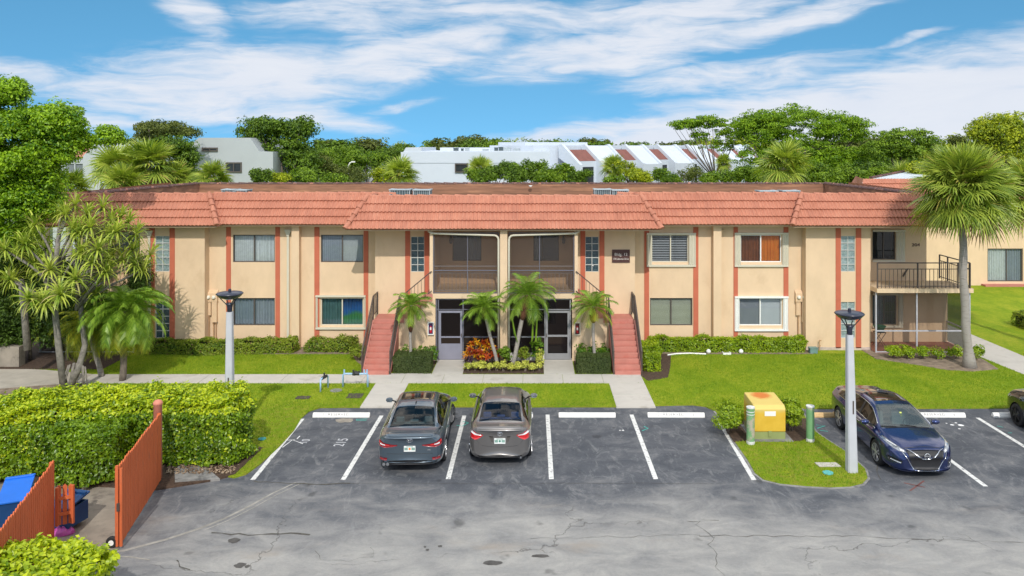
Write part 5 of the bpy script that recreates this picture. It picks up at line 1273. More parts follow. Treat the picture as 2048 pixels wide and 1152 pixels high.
def make_car(name, label, loc, rotz, paint, S, cg=None, sgl=None, seat=None, spokes=('five', None)):
    car = thing(name, label, 'car', loc, rotz, group='sedans parked in the lot')
    h = S['L'] / 2; W = S['W'] / 2; Wm = lambda y: pch(*zip(*S['w']), y) * W
    zc = lambda y: pch(*zip(*S['top']), y); zb = lambda y: pch(*zip(*S['bot']), y); zs = lambda y: pch(*zip(*S['belt']), y)
    xr = lambda y: pch(*zip(*S['rail']), y); zr = lambda y: zc(y) - pch(*zip(*S['crown']), y)
    y_ws0, y_ws1, y_rw0, y_rw1 = S['ws'][0], S['ws'][1], S['rw'][0], S['rw'][1]
    ys = np.unique(np.concatenate([np.linspace(-h, h, 170), [y_ws0, y_ws1, y_rw0, y_rw1], S['side'], [-h + .008, -h + .025, -h + .05, h - .008, h - .025, h - .05]]))
    tt = np.unique(np.concatenate([np.linspace(0, 8, 65), [5.10, 5.86, 6.16]]))
    grid = []
    for y in ys:
        w_ = float(Wm(y)); b = float(zb(y)); s_ = float(zs(y)); c = float(zc(y)); r_ = float(zr(y)); x_ = min(float(xr(y)), w_ * .86); s_ = min(s_, r_ - .012)
        mid = b + (s_ - b) * .46
        C = np.array([(0, b), (w_ * .78, b), (w_ * .965, b + (s_ - b) * .14), (w_, mid), (w_ * .985, b + (s_ - b) * .86), (max(x_ + .02, w_ * S.get('tuck', .90)), s_), (x_, r_), (x_ * .55, c - (c - r_) * .22), (0, c)])
        sec = crom(C, tt); grid.append([(p[0], y, p[1]) for p in sec])
    Gd = np.array(grid)                                   # (ny, nt, 3)
    # bow the ends in plan: corners sweep back
    for k, sgn in ((0, -1), (1, 1)):
        e0 = S['bow'][k]; yy = Gd[:, :, 1]; wgt = np.clip((np.abs(yy) - (h - .9)) / .9, 0, 1) ** 2 * (yy * sgn > 0)
        Gd[:, :, 1] -= sgn * e0 * wgt * (np.abs(Gd[:, :, 0]) / W) ** 3
    # screen glass bows forward / back in plan
    ny, ntt = len(ys), len(tt)
    V = np.concatenate([Gd.reshape(-1, 3), (Gd * np.array([-1, 1, 1])).reshape(-1, 3)]); off = ny * ntt
    axles = S['axle']; RA = S['arch']; rw_ = S['wheel']
    # snap the arch edge
    faces = {'body': [], 'windscreen': [], 'rear_window': [], 'side_window': [], 'side_window_r': []}
    inside = np.zeros(len(V), bool)
    for ya in axles:
        d = np.hypot(V[:, 1] - ya, V[:, 2] - rw_); inside |= (d < RA) & (np.abs(V[:, 0]) > W * .60) & (V[:, 2] < .92)
    for i in range(ny - 1):
        for j in range(ntt - 1):
            ym = (ys[i] + ys[i + 1]) / 2; tm = (tt[j] + tt[j + 1]) / 2; a = i * ntt + j; q_ = (a, a + ntt, a + ntt + 1, a + 1)
            if all(inside[k] for k in q_): continue
            key = 'body'
            if tm > 6.16 and y_ws0 < ym < y_ws1: key = 'windscreen'
            elif tm > 6.16 and y_rw0 < ym < y_rw1: key = 'rear_window'
            elif 5.10 < tm < 5.86 and S['side'][0] < ym < S['side'][-1]: key = 'side_window'
            q2 = tuple(k + off for k in q_)
            faces[key].append(q_[::-1] if False else q_)
            faces['side_window_r' if key == 'side_window' else key].append(q2[::-1])
    for ya in axles:
        d = np.hypot(V[:, 1] - ya, V[:, 2] - rw_); k = inside & (d < RA) & (np.abs(V[:, 0]) > W * .60) & (d > 1e-4)
        f_ = (RA / d[k]); V[k, 1] = ya + (V[k, 1] - ya) * f_; V[k, 2] = np.where(V[k, 2] > .12, rw_ + (V[k, 2] - rw_) * f_, V[k, 2])
    # end caps
    def sub(fs):
        F = np.array(fs); u, inv = np.unique(F, return_inverse=True); return V[u], inv.reshape(F.shape)
    vb, fb = sub(faces['body'])
    capf = []
    Vl = list(map(tuple, vb)); 
    body_faces = [tuple(f) for f in fb]
    me_ = MB(); me_.v = [tuple(map(float, v)) for v in vb]; me_.f = [list(map(int, f)) for f in fb]; me_.m = [0] * len(me_.f)
    for i, rev in ((0, False), (ny - 1, True)):
        for sgn in (1, -1):
            for j in range(ntt - 1):
                a, b = Gd[i, j] * np.array([sgn, 1, 1]), Gd[i, j + 1] * np.array([sgn, 1, 1])
                me_.add([tuple(a), tuple(b), (0, float(b[1]), float(b[2])), (0, float(a[1]), float(a[2]))], [(0, 1, 2, 3) if (sgn > 0) ^ rev else (3, 2, 1, 0)])
    body = obj('body', me_, paint, car, world=False, smooth_=True)
    md = body.modifiers.new('weld', 'WELD'); md.merge_threshold = .0008
    allf = [f for k in faces for f in faces[k]]
    bvh = BVHTree.FromPolygons([tuple(v) for v in V], [tuple(f) for f in allf] , epsilon=0.0)
    bvh2 = BVHTree.FromPolygons(me_.v, me_.f)
    cg = cg or cglass; sgl = sgl or sglass
    for key, nm, m_ in (('windscreen', 'windscreen', cg), ('rear_window', 'rear_window', cg), ('side_window', 'side_window', sgl), ('side_window_r', 'side_window', sgl)):
        v_, f_ = sub(faces[key]); npobj(nm, v_, f_, m_, None, smooth_=True).parent = car
    def cast(o, d):
        best = None
        for b in (bvh, bvh2):
            hit = b.ray_cast(Vector(o), Vector(d))
            if hit[0] is not None and (best is None or hit[3] < best[1]): best = (hit[0], hit[3])
        return best[0] if best else None
    def patch(nm, top, bot, m_, d, off_=.006, parent=None, nx=14, nz_=4, plane='xz'):
        """fills between two polylines given in the plane facing direction d, laid on the body"""
        top = np.array(top, float); bot = np.array(bot, float)
        T = crom(top, np.linspace(0, len(top) - 1, nx)) if len(top) > 2 else np.linspace(top[0], top[1], nx)
        B = crom(bot, np.linspace(0, len(bot) - 1, nx)) if len(bot) > 2 else np.linspace(bot[0], bot[1], nx)
        vs = []; D = Vector(d)
        for k in range(nz_ + 1):
            for i in range(nx):
                p = T[i] + (B[i] - T[i]) * k / nz_
                if plane == 'xz': o = Vector((p[0], 0, p[1]))
                elif plane == 'yz': o = Vector((0, p[0], p[1]))
                else: o = Vector((p[0], p[1], 0))
                hp = cast(o - D * 4, D)
                if hp is None: hp = Vector(vs[-1]) + D * off_ if vs else o
                vs.append(tuple(hp - D * off_))
        mb = MB(); mb.add(vs, [(k * nx + i, k * nx + i + 1, (k + 1) * nx + i + 1, (k + 1) * nx + i) for k in range(nz_) for i in range(nx - 1)])
        # rim so that the patch has an edge
        ring = [i for i in range(nx)] + [(k * nx + nx - 1) for k in range(1, nz_ + 1)] + [nz_ * nx + i for i in range(nx - 2, -1, -1)] + [k * nx for k in range(nz_ - 1, 0, -1)]
        n0 = len(mb.v); mb.v += [tuple(Vector(mb.v[i]) + D * (off_ + .004)) for i in ring]; L_ = len(ring)
        for i in range(L_): mb.f.append([ring[i], ring[(i + 1) % L_], n0 + (i + 1) % L_, n0 + i]); mb.m.append(0)
        return obj(nm, mb, m_, parent or car, world=False, smooth_=True)
    def both(nm, top, bot, m_, d, **kw):
        o = []
        for s in (1, -1): o.append(patch(nm, [(s * a, b) for a, b in top], [(s * a, b) for a, b in bot], m_, d, **kw))
        return o
    # seams and side trim
    for s in (1, -1):
        D = (-s, 0, 0)
        for yy in S['seams']:
            patch('door_seam', [(yy, .30), (yy, .88)], [(yy + .009, .30), (yy + .009, .88)], plast, D, off_=.0015, plane='yz', nx=12, nz_=1)
        patch('sill_trim', [(-.95, .285), (1.05, .285)], [(-.95, .225), (1.05, .225)], plast, D, off_=.004, plane='yz', nx=20, nz_=1)
        for yy in S['handles']:
            hb = MB(); p = cast((s * 3, yy, S['hz']), D); hb.box(p.x - .012, p.x + .012, yy - .09, yy + .09, S['hz'] - .014, S['hz'] + .014); hb_ = obj('door_handle', hb, S.get('hm') or paint, car, world=False, bevel=.006)
        # bright line under the side glass
        tr = MB(); jj = int(np.argmin(np.abs(tt - 5.10))); idx = [i for i in range(ny) if S['side'][0] - .05 <= ys[i] <= S['side'][-1] + .05]
        tr.tube([(s * (Gd[i, jj, 0] + .004), Gd[i, jj, 1], Gd[i, jj, 2]) for i in idx[::3]], .009, 6); obj('window_trim', tr, S['trim'], car, world=False, smooth_=True)
        if S['trim'] is chrome:
            tr = MB(); jj = int(np.argmin(np.abs(tt - 5.86))); tr.tube([(s * (Gd[i, jj, 0] + .004), Gd[i, jj, 1], Gd[i, jj, 2]) for i in idx[::3]], .009, 6); obj('window_trim', tr, S['trim'], car, world=False, smooth_=True)
        # B pillar
        jb = [int(np.argmin(np.abs(tt - x))) for x in (5.10, 5.86)]; ib = [i for i in range(ny) if -.13 <= ys[i] <= .03]
        pb = MB(); vs = [(s * (Gd[i, j, 0] + .006), Gd[i, j, 1], Gd[i, j, 2]) for i in (ib[0], ib[-1]) for j in range(jb[0], jb[1] + 1)]; k = jb[1] - jb[0] + 1
        pb.add(vs, [(i, i + 1, k + i + 1, k + i) for i in range(k - 1)]); obj('door_pillar', pb, plast, car, world=False)
        # mirror
        mm = MB(); mx = s * (W * .93); my = S['mirror']; mz = S['mz']
        prof = [(-.02, .0), (.06, .06), (.10, .075), (.13, .05), (.14, 0), (.11, -.05), (.02, -.06)]
        vs = []; n = 12
        for (f_, r_) in ((0, .35), (.15, .8), (.5, 1.0), (.8, .85), (1.0, .45)):
            for i in range(n):
                th = 2 * PI * i / n; vs.append((mx + s * (.03 + .21 * f_), my + .09 * math.cos(th) * r_, mz + .02 + .075 * math.sin(th) * r_))
        mm.add(vs, [(k * n + i, k * n + (i + 1) % n, (k + 1) * n + (i + 1) % n, (k + 1) * n + i) for k in range(4) for i in range(n)] + [tuple(range(n)), tuple(range(4 * n, 5 * n))[::-1]])
        mo = obj('wing_mirror', mm, S.get('mirm') or paint, car, world=False, smooth_=True)
        g = MB(); g.quad((mx + s * .06, my - .086, mz - .03), (mx + s * .21, my - .075, mz - .03), (mx + s * .21, my - .075, mz + .07), (mx + s * .06, my - .086, mz + .07)); obj('mirror_glass', g, mat('mirror', (.25, .30, .34), .1, metal=.8), mo, world=False)
        g = MB(); g.bar((W * .84 * s, my + .05, mz - .06), (mx + s * .06, my + .02, mz), .05, .03); obj('mirror_arm', g, plast, mo, world=False)
    # windscreen surrounds
    for (yy, nm) in ((y_ws1, 'scuttle'),):
        patch('scuttle', [(-.62, yy - .0), (0, yy + .0), (.62, yy - .0)], [(-.60, yy + .05), (0, yy + .06), (.60, yy + .05)], plast, (0, 0, -1), plane='xy', off_=.004, nz_=1)
    for s in (-.25, .3):
        wb = MB(); a = cast((s, y_ws1 + .02, 4), (0, 0, -1)); b = cast((s + .42, y_ws1 - .05, 4), (0, 0, -1)); wb.bar(tuple(a + Vector((0, 0, .02))), tuple(b + Vector((0, 0, .02))), .018); obj('wiper', wb, plast, car, world=False)
    # cabin
    cb = MB(); cb.box(-W * .80, W * .80, -1.75, 1.25, .30, .62); cb.box(-.70, .70, y_ws0 + .42, y_ws1 - .12, .62, .93); cb.box(-.66, .66, -1.74, -1.22, .62, .98); obj('cabin_floor', cb, cabin, car, world=False)
    sm = seat or seatm
    def seat_(x, y, w_, zt, rear=False):
        sb_ = MB(); sb_.box(x - w_ / 2, x + w_ / 2, y - .1, y + .45, .45, .66); sb_.prism_x([(y - .08, .60), (y + .04, .60), (y - .06, zt), (y - .17, zt)], x - w_ / 2, x + w_ / 2); o = obj('seat', sb_, sm, car, world=False, bevel=.03)
        for hx in ([x] if not rear else [x - .40, x, x + .40]):
            hb = MB(); hw_ = .12; hh_ = .17 if hx != 0 or not rear else .09; hb.box(hx - hw_, hx + hw_, y - .20, y - .12, zt + .01, zt + .01 + hh_); obj('headrest', hb, sm, o, world=False, bevel=.03)
    seat_(-.37, .05, .5, 1.08); seat_(.37, .05, .5, 1.08); seat_(0, -.98, 1.25, .98, True)
    sw = MB(); n = 20; sw.tube([(-.37 + .18 * math.cos(2 * PI * i / n), .62 + .07 * math.sin(2 * PI * i / n), .93 + .16 * math.sin(2 * PI * i / n)) for i in range(n + 1)], .014, 6); obj('steering_wheel', sw, cabin, car, world=False)
    # wheels
    for ya in axles:
        for s in (1, -1):
            xo = s * (W - .015)
            rotw = S.get('steer', 0) if ya > 0 else 0
            wo = thing('tmp', 'x', 'x'); col_objs = wo; wo.name = 'wheel'; del wo['label']; del wo['category']; wo.parent = car; wo.location = (xo, ya, rw_); wo.rotation_euler = (0, 0, R(rotw))
            r_ = rw_; q_ = MB(); q_.lathe([(r_ * .66, -.03 * s), (r_ * .68, 0), (r_ * .70, .0), (r_ * .9, .005), (r_ * .98, -.02), (r_, -.05), (r_, -.17), (r_ * .97, -.20), (r_ * .7, -.215), (r_ * .6, -.21)] if s > 0 else [(r_ * .68, 0), (r_ * .70, 0), (r_ * .9, -.005), (r_ * .98, .02), (r_, .05), (r_, .17), (r_ * .97, .20), (r_ * .7, .215), (r_ * .6, .21)], 36, axis='x', cap=False)
            obj('tyre', q_, tyre, wo, world=False, smooth_=True)
            rm = MB(); f_ = -s
            rm.lathe([(r_ * .69, s * -.004), (r_ * .68, s * -.006), (r_ * .66, s * -.07), (r_ * .3, s * -.08), (.02, s * -.08)], 32, axis='x'); ro = obj('rim', rm, dalloy, wo, world=False, smooth_=True)
            sp = MB(); k = S['spokes']
            for i in range(k):
                for dd in ((-.13, .13) if S['split'] else (0,)):
                    a = 2 * PI * i / k + PI / 2; a2 = a + dd * 1.5
                    p0 = (s * -.012, .05 * math.cos(a + dd), .05 * math.sin(a + dd)); p1 = (s * .001, r_ * .685 * math.cos(a2), r_ * .685 * math.sin(a2)); sp.bar(p0, p1, .028 if S['split'] else .05, .03)
            sp.lathe([(r_ * .665, s * -.01), (r_ * .665, s * .006), (r_ * .70, s * .007), (r_ * .70, s * -.01)], 32, axis='x', cap=False)
            sp.lathe([(.06, s * -.02), (.06, s * .004), (.03, s * .01), (.01, s * .01)], 14, axis='x'); obj('spokes', sp, S['alloy'], ro, world=False)
            wl = MB(); n = 18; a0, a1 = -.15, PI + .15; vs = []
            for i in range(n + 1):
                th = a0 + (a1 - a0) * i / n
                for x in (W * .62, W - .03): vs.append((s * x, ya + RA * 1.0 * math.cos(th), rw_ + RA * 1.0 * math.sin(th)))
            wl.add(vs, [(2 * i, 2 * i + 1, 2 * i + 3, 2 * i + 2) for i in range(n)]); wl.add([(s * W * .62, ya + RA * math.cos(a0 + (a1 - a0) * i / n), rw_ + RA * math.sin(a0 + (a1 - a0) * i / n)) for i in range(n + 1)], [tuple(range(n + 1))])
            obj('wheel_well', wl, inner, car, world=False)
    uf = MB(); uf.box(-W * .75, W * .75, -h + .35, h - .35, .17, .30); obj('underbody', uf, inner, car, world=False)
    return car, patch, both, cast

def plate(car, cast, z, y0, d, kind=0):
    s = -1 if d > 0 else 1; p = cast((0, y0, z), (0, d, 0)); y = p.y - d * .022
    mb = MB(); mb.box(-.155, .155, y - .008, y + .008, z - .077, z + .077); o = obj('license_plate', mb, platem, car, world=False, bevel=.004)
    mb = MB(); yy = y - d * .010
    mb.lathe([(.001, -.001), (.032, -.001), (.032, .001), (.001, .001)], 12, (0, yy, z), 'y'); obj('plate_emblem', mb, mat('plate orange', (.75, .22, .03), .5) if kind == 0 else mat('plate green', (.05, .22, .16), .5), o, world=False)
    mb = MB()
    for x in (-.125, -.095, -.065, .065, .095, .125): mb.box(x - .011, x + .011, yy - .001, yy + .001, z - .035, z + .035)
    mb.box(-.09, .09, yy - .001, yy + .001, z + .052, z + .066); obj('plate_characters', mb, MATS.get('plate green') or mat('plate green', (.05, .22, .16), .5), o, world=False)
def ring(nm, car, c, rx, rz, w_, m_, d=-1, tilt=0, parent=None):
    mb = MB(); n = 28; mb.tube([(c[0] + rx * math.cos(2 * PI * i / n), c[1] + tilt * math.sin(2 * PI * i / n), c[2] + rz * math.sin(2 * PI * i / n)) for i in range(n + 1)], w_, 6, caps=False)
    return obj(nm, mb, m_, parent or car, world=False, smooth_=True)
def triple_oval(car, cast, z):
    p = cast((0, -4, z), (0, 1, 0)); c = (0, p.y - .012, z)
    e = ring('emblem', car, c, .075, .05, .006, chrome); ring('emblem_oval', car, (0, c[1] - .002, z - .004), .026, .044, .005, chrome, parent=e); ring('emblem_oval', car, (0, c[1] - .002, z + .022), .05, .02, .005, chrome, parent=e)

# slate sedan
SA = dict(L=4.88, W=1.84, w=[(-2.44, .80), (-2.36, .90), (-2.1, .955), (-1.4, .995), (0, 1.0), (1.3, .99), (1.9, .95), (2.25, .86), (2.44, .66)],
          top=[(-2.44, 1.00), (-2.40, 1.075), (-2.32, 1.10), (-2.1, 1.085), (-1.78, 1.10), (-1.3, 1.29), (-.85, 1.41), (-.35, 1.447), (.1, 1.44), (.42, 1.405), (.8, 1.24), (1.28, 1.00), (1.5, .965), (1.95, .89), (2.25, .80), (2.40, .68), (2.44, .60)],
          bot=[(-2.44, .36), (-2.35, .27), (-2.0, .20), (2.0, .19), (2.35, .22), (2.44, .32)], belt=[(-2.44, .93), (-2.2, .985), (-1.2, .975), (0, .935), (1.2, .90), (1.9, .82), (2.44, .56)],
          rail=[(-2.44, .60), (-1.8, .66), (-1.3, .615), (-.7, .565), (0, .565), (.42, .575), (.8, .645), (1.28, .74), (1.8, .68), (2.44, .5)], crown=[(-2.44, .02), (-1.9, .035), (-.9, .07), (.3, .07), (.9, .06), (1.3, .045), (2.44, .03)],
          bow=(.20, .30), ws=(.44, 1.27), rw=(-1.76, -.93), side=[-1.52, -.05, 1.02], axle=(-1.37, 1.45), arch=.375, wheel=.335, seams=(-1.0, -.02, 1.02), handles=(-.88, .12), hz=.80, mirror=.86, mz=.99,
          trim=chrome, alloy=alloy, spokes=5, split=True, steer=-16, mirm=None)
slate = paintmat('slate blue grey paint', (.055, .085, .115), .35, .32)
carA, patch, both, cast = make_car('sedan', 'dark slate grey sedan seen from behind with turned front wheel, leftmost of the parked cars', (-3.42, 23.95, 0), R(2.2), slate, SA)
tlT = [(.33, .80), (.50, .815), (.66, .85), (.80, .915), (.895, .96)]; tlB = [(.34, .775), (.50, .745), (.66, .735), (.80, .76), (.895, .80)]
for o in both('tail_light', tlT, tlB, drl, (0, 1, 0), nx=18): pass
both('tail_light_strip', [(.55, .812), (.68, .84), (.84, .90)], [(.55, .785), (.68, .80), (.84, .845)], redl, (0, 1, 0), off_=.012)
both('reversing_light', [(.66, .825), (.80, .862)], [(.66, .805), (.80, .815)], clearl, (0, 1, 0), off_=.016, nx=6, nz_=1)
patch('boot_seam', [(-.62, .57), (0, .555), (.62, .57)], [(-.62, .562), (0, .547), (.62, .562)], plast, (0, 1, 0), off_=.002, nz_=1)
patch('boot_lip', [(-.78, 1.045), (0, 1.06), (.78, 1.045)], [(-.78, 1.0), (0, 1.01), (.78, 1.0)], slate, (0, 1, 0), off_=.03, nz_=2)
patch('bumper_trim', [(-.84, .375), (0, .40), (.84, .375)], [(-.80, .27), (0, .28), (.80, .27)], plast, (0, 1, 0), off_=.008, nz_=2)
both('bumper_reflector', [(.60, .46), (.86, .50)], [(.62, .40), (.86, .41)], drl, (0, 1, 0), off_=.01, nx=6, nz_=1)
plate(carA, cast, .70, -4, 1); triple_oval(carA, cast, .93)
mb = MB(); p = cast((-.66, -4, .31), (0, 1, 0))
for dx in (-.05, .05): mb.lathe([(.042, -.03), (.045, 0), (.036, 0), (.03, .05)], 12, (-.64 + dx, p.y - .02, .30), 'y')
obj('exhaust_tip', mb, chrome, carA, world=False)
mb = MB(); p = cast((0, -.72, 4), (0, 0, -1)); mb.add([(-.02, -.78, p.z - .02), (.02, -.78, p.z - .02), (.02, -.62, p.z - .005), (-.02, -.62, p.z - .005), (0, -.80, p.z + .06), (0, -.76, p.z + .065)], [(0, 1, 5, 4) if False else (0, 1, 4), (1, 2, 5, 4), (0, 4, 5, 3), (2, 3, 5), (3, 2, 1, 0)]); obj('antenna_fin', mb, plast, carA, world=False)
mb = MB(); mb.box(-.12, .12, -1.45, -1.42, 1.12, 1.135); obj('brake_light', mb, clearl, carA, world=False)
mb = MB(); p = cast((.52, -4, .66), (0, 1, 0)); mb.box(.48, .51, p.y - .008, p.y - .004, .645, .672); mb.box(.52, .56, p.y - .008, p.y - .004, .645, .672); obj('model_badge', mb, chrome, carA, world=False)
# panoramic front of the roof is one darker sheet
patch('sunroof', [(-.48, .30), (.48, .30)], [(-.48, -.45), (.48, -.45)], mat('tinted roof glass', (.012, .012, .014), .08, coat=1.0), (0, 0, -1), plane='xy', off_=.004, nx=10, nz_=8)

# bronze grey sedan
SB = dict(SA); SB.update(L=4.65, W=1.776, w=[(-2.325, .80), (-2.24, .90), (-2.0, .955), (-1.3, .995), (0, 1.0), (1.3, .985), (1.8, .95), (2.15, .86), (2.325, .64)],
          top=[(-2.325, 1.02), (-2.29, 1.09), (-2.2, 1.11), (-2.0, 1.105), (-1.78, 1.12), (-1.3, 1.31), (-.9, 1.42), (-.35, 1.456), (.1, 1.45), (.45, 1.41), (.85, 1.24), (1.3, 1.02), (1.5, .985), (1.9, .90), (2.15, .80), (2.29, .68), (2.325, .60)],
          bot=[(-2.325, .34), (-2.24, .26), (-1.9, .20), (1.9, .19), (2.24, .22), (2.325, .32)], belt=[(-2.325, .95), (-2.1, 1.01), (-1.2, .985), (0, .945), (1.2, .91), (1.9, .82), (2.325, .56)],
          rail=[(-2.325, .60), (-1.8, .64), (-1.3, .595), (-.7, .55), (0, .55), (.42, .56), (.85, .63), (1.3, .72), (1.8, .66), (2.325, .5)], crown=[(-2.325, .02), (-1.9, .035), (-.9, .07), (.3, .07), (.9, .06), (1.3, .045), (2.325, .03)],
          ws=(.47, 1.29), rw=(-1.76, -.98), side=[-1.50, -.05, 1.02], axle=(-1.35, 1.35), arch=.36, wheel=.318, seams=(-.98, -.02, 1.0), handles=(-.86, .12), trim=plast, alloy=alloy, spokes=5, split=False, steer=0)
bronzep = paintmat('bronze grey paint', (.155, .147, .145), .45, .32)
carB, patch, both, cast = make_car('sedan', 'bronze grey sedan seen from behind, right one of the two parked side by side', (-.93, 24.35, 0), R(.3), bronzep, SB, cg=glassmat('blue tinted car glass', (.20, .30, .48), .10, (.01, .015, .03), 1.5, 1.0), seat=seatb)
lt_ = both('tail_light', [(.46, .885), (.60, .93), (.74, .985), (.865, 1.01)], [(.47, .865), (.56, .80), (.68, .755), (.865, .80)], redl, (0, 1, 0), nx=18)
both('reversing_light', [(.50, .885), (.64, .925), (.84, .985)], [(.50, .87), (.64, .885), (.84, .925)], clearl, (0, 1, 0), off_=.012)
patch('boot_seam', [(-.66, .76), (-.5, .60), (0, .55), (.5, .60), (.66, .76)], [(-.65, .752), (-.49, .592), (0, .542), (.49, .592), (.65, .752)], plast, (0, 1, 0), off_=.002, nz_=1, nx=30)
patch('boot_lip', [(-.70, 1.05), (0, 1.07), (.70, 1.05)], [(-.70, 1.02), (0, 1.03), (.70, 1.02)], bronzep, (0, 1, 0), off_=.02, nz_=2)
both('plate_recess_line', [(.19, .84), (.30, .855)], [(.20, .63), (.22, .645)], mat('recess paint', (.12, .11, .10), .4, metal=.4), (0, 1, 0), off_=.003, nx=6)
patch('bumper_trim', [(-.62, .335), (0, .35), (.62, .335)], [(-.58, .265), (0, .27), (.58, .265)], plast, (0, 1, 0), off_=.008, nz_=2)
plate(carB, cast, .72, -4, 1, 1); triple_oval(carB, cast, .92)
mb = MB(); p = cast((.60, -4, .30), (0, 1, 0)); mb.lathe([(.03, -.02), (.035, .02), (.03, .06)], 12, (.58, p.y - .01, .27), 'y'); obj('exhaust_tip', mb, chrome, carB, world=False)

# blue sedan, nose to the camera
SC = dict(SA); SC.update(L=4.90, W=1.86, w=[(-2.45, .78), (-2.35, .89), (-2.1, .95), (-1.4, 1.0), (-.5, .985), (.2, .98), (1.4, 1.0), (1.9, .97), (2.2, .89), (2.38, .76), (2.45, .62)],
          top=[(-2.45, 1.00), (-2.40, 1.07), (-2.2, 1.11), (-1.95, 1.12), (-1.5, 1.24), (-1.0, 1.37), (-.4, 1.435), (.05, 1.43), (.40, 1.39), (.8, 1.25), (1.30, 1.02), (1.5, .985), (1.95, .90), (2.2, .82), (2.36, .735), (2.43, .66), (2.45, .60)],
          bot=[(-2.45, .34), (-2.35, .26), (-2.0, .19), (2.0, .17), (2.35, .19), (2.45, .26)], belt=[(-2.45, .94), (-2.2, .99), (-1.3, .99), (-.4, .94), (.4, .915), (1.2, .90), (1.9, .82), (2.2, .73), (2.45, .54)],
          bow=(.22, .34), ws=(.42, 1.29), rw=(-1.90, -1.02), side=[-1.70, -.05, 1.04], axle=(-1.39, 1.385), arch=.385, wheel=.345, trim=chrome, alloy=alloy, spokes=5, split=True, steer=0, mirror=.86, mz=.99, hm=chrome, tuck=.885)
bluep = paintmat('deep blue pearl paint', (.004, .020, .112), .65, .2)
carC, patch, both, cast = make_car('sedan', 'deep blue sedan with V shaped chrome grille facing the camera', (10.48, 23.68, 0), R(180.0 - .5), bluep, SC, cg=glassmat('pale windscreen glass', (.42, .50, .50), .30, (.16, .20, .21), 1.5, 1.0))
D = (0, -1, 0)
gp_ = patch('grille', [(-.50, .735), (-.25, .755), (0, .76), (.25, .755), (.50, .735)], [(-.33, .27), (-.2, .255), (0, .25), (.2, .255), (.33, .27)], plast, D, off_=.006, nx=24, nz_=12)
patch('grille_bar', [(-.56, .60), (-.3, .60), (0, .60), (.3, .60), (.56, .60)][1:4], [(-.3, .585), (0, .585), (.3, .585)], mat('dark slat', (.05, .05, .055), .4), D, off_=.010, nz_=1)
mt = mat('satin chrome', (.62, .63, .66), .25, metal=.9, var=.03)
def strip_line(nm, pts, w_, m_, off_=.016, parent=None):
    P = np.array(pts, float); T = P + np.array([0, w_ / 2]); B = P - np.array([0, w_ / 2]); return patch(nm, T, B, m_, D, off_=off_, nx=20, nz_=2)
for s in (1, -1):
    patch('grille_chrome', [(s * .50, .765), (s * .40, .755), (s * .26, .68), (s * .12, .60), (0, .585)], [(s * .40, .745), (s * .33, .70), (s * .22, .62), (s * .11, .545), (0, .53)], mt, D, off_=.022, nx=18, nz_=3)
    patch('grille_outline', [(s * .60, .70), (s * .50, .55), (s * .40, .38), (s * .33, .255)], [(s * .578, .70), (s * .478, .55), (s * .378, .38), (s * .31, .262)], chrome, D, off_=.014, nx=18, nz_=1)
    patch('headlight', [(s * .50, .725), (s * .64, .80), (s * .76, .86), (s * .86, .895), (s * .895, .90)], [(s * .50, .69), (s * .62, .69), (s * .74, .735), (s * .84, .80), (s * .895, .86)], mat('headlamp glass', (.28, .30, .33), .08, metal=.5, var=.45, vs=24, coat=1.0), D, off_=.007, nx=22)
    patch('headlight_projector', [(s * .53, .735), (s * .62, .765)], [(s * .54, .70), (s * .62, .71)], clearl, D, off_=.014, nx=6, nz_=2); patch('headlight_strip', [(s * .66, .80), (s * .80, .862)], [(s * .66, .782), (s * .80, .838)], clearl, D, off_=.014, nx=8, nz_=1)
    patch('fog_lamp_trim', [(s * .62, .44), (s * .82, .475)], [(s * .64, .40), (s * .82, .44)], mt, D, off_=.010, nx=8, nz_=1)
    patch('bumper_vent', [(s * .60, .47), (s * .86, .52)], [(s * .62, .39), (s * .85, .40)], plast, D, off_=.004, nx=8, nz_=2)
patch('grille_outline', [(-.33, .268), (0, .25), (.33, .268)], [(-.33, .248), (0, .232), (.33, .248)], chrome, D, off_=.016, nz_=1)
patch('front_splitter', [(-.80, .235), (-.4, .225), (0, .22), (.4, .225), (.80, .235)], [(-.74, .195), (-.4, .19), (0, .185), (.4, .19), (.74, .195)], bluep, D, off_=.03, nx=20, nz_=2)
patch('bonnet_seam', [(-.66, .755), (-.3, .80), (0, .812), (.3, .80), (.66, .755)], [(-.66, .747), (-.3, .792), (0, .804), (.3, .792), (.66, .747)], plast, D, off_=.002, nz_=1, nx=30)
p = cast((0, 4, .625), D); em = ring('emblem', carC, (0, p.y + .03, .64), .072, .072, .010, chrome)
mb = MB(); mb.box(-.085, .085, p.y + .022, p.y + .040, .622, .658); eb = obj('emblem_bar', mb, chrome, em, world=False, bevel=.004)
o = text('emblem_lettering', 'NISSAN', .034, plast, None, ext=.001, sx=1.15); o.parent = em; o.location = (0, p.y + .0415, .640); o.rotation_euler = (PI / 2, 0, PI)
mb = MB(); mb.quad((-.06, .88, 1.17), (.0, .88, 1.17), (.0, .80, 1.27), (-.06, .80, 1.27)); obj('parking_permit', mb, mat('permit card', (.55, .60, .12), .6, var=.3, vs=20), carC, world=False)
patch('sunroof', [(-.46, .22), (.46, .22)], [(-.46, -.60), (.46, -.60)], MATS['tinted roof glass'], (0, 0, -1), plane='xy', off_=.004, nx=10, nz_=8)
both('tail_light', [(.5, .93), (.88, .98)], [(.5, .84), (.88, .80)], redl, (0, 1, 0))
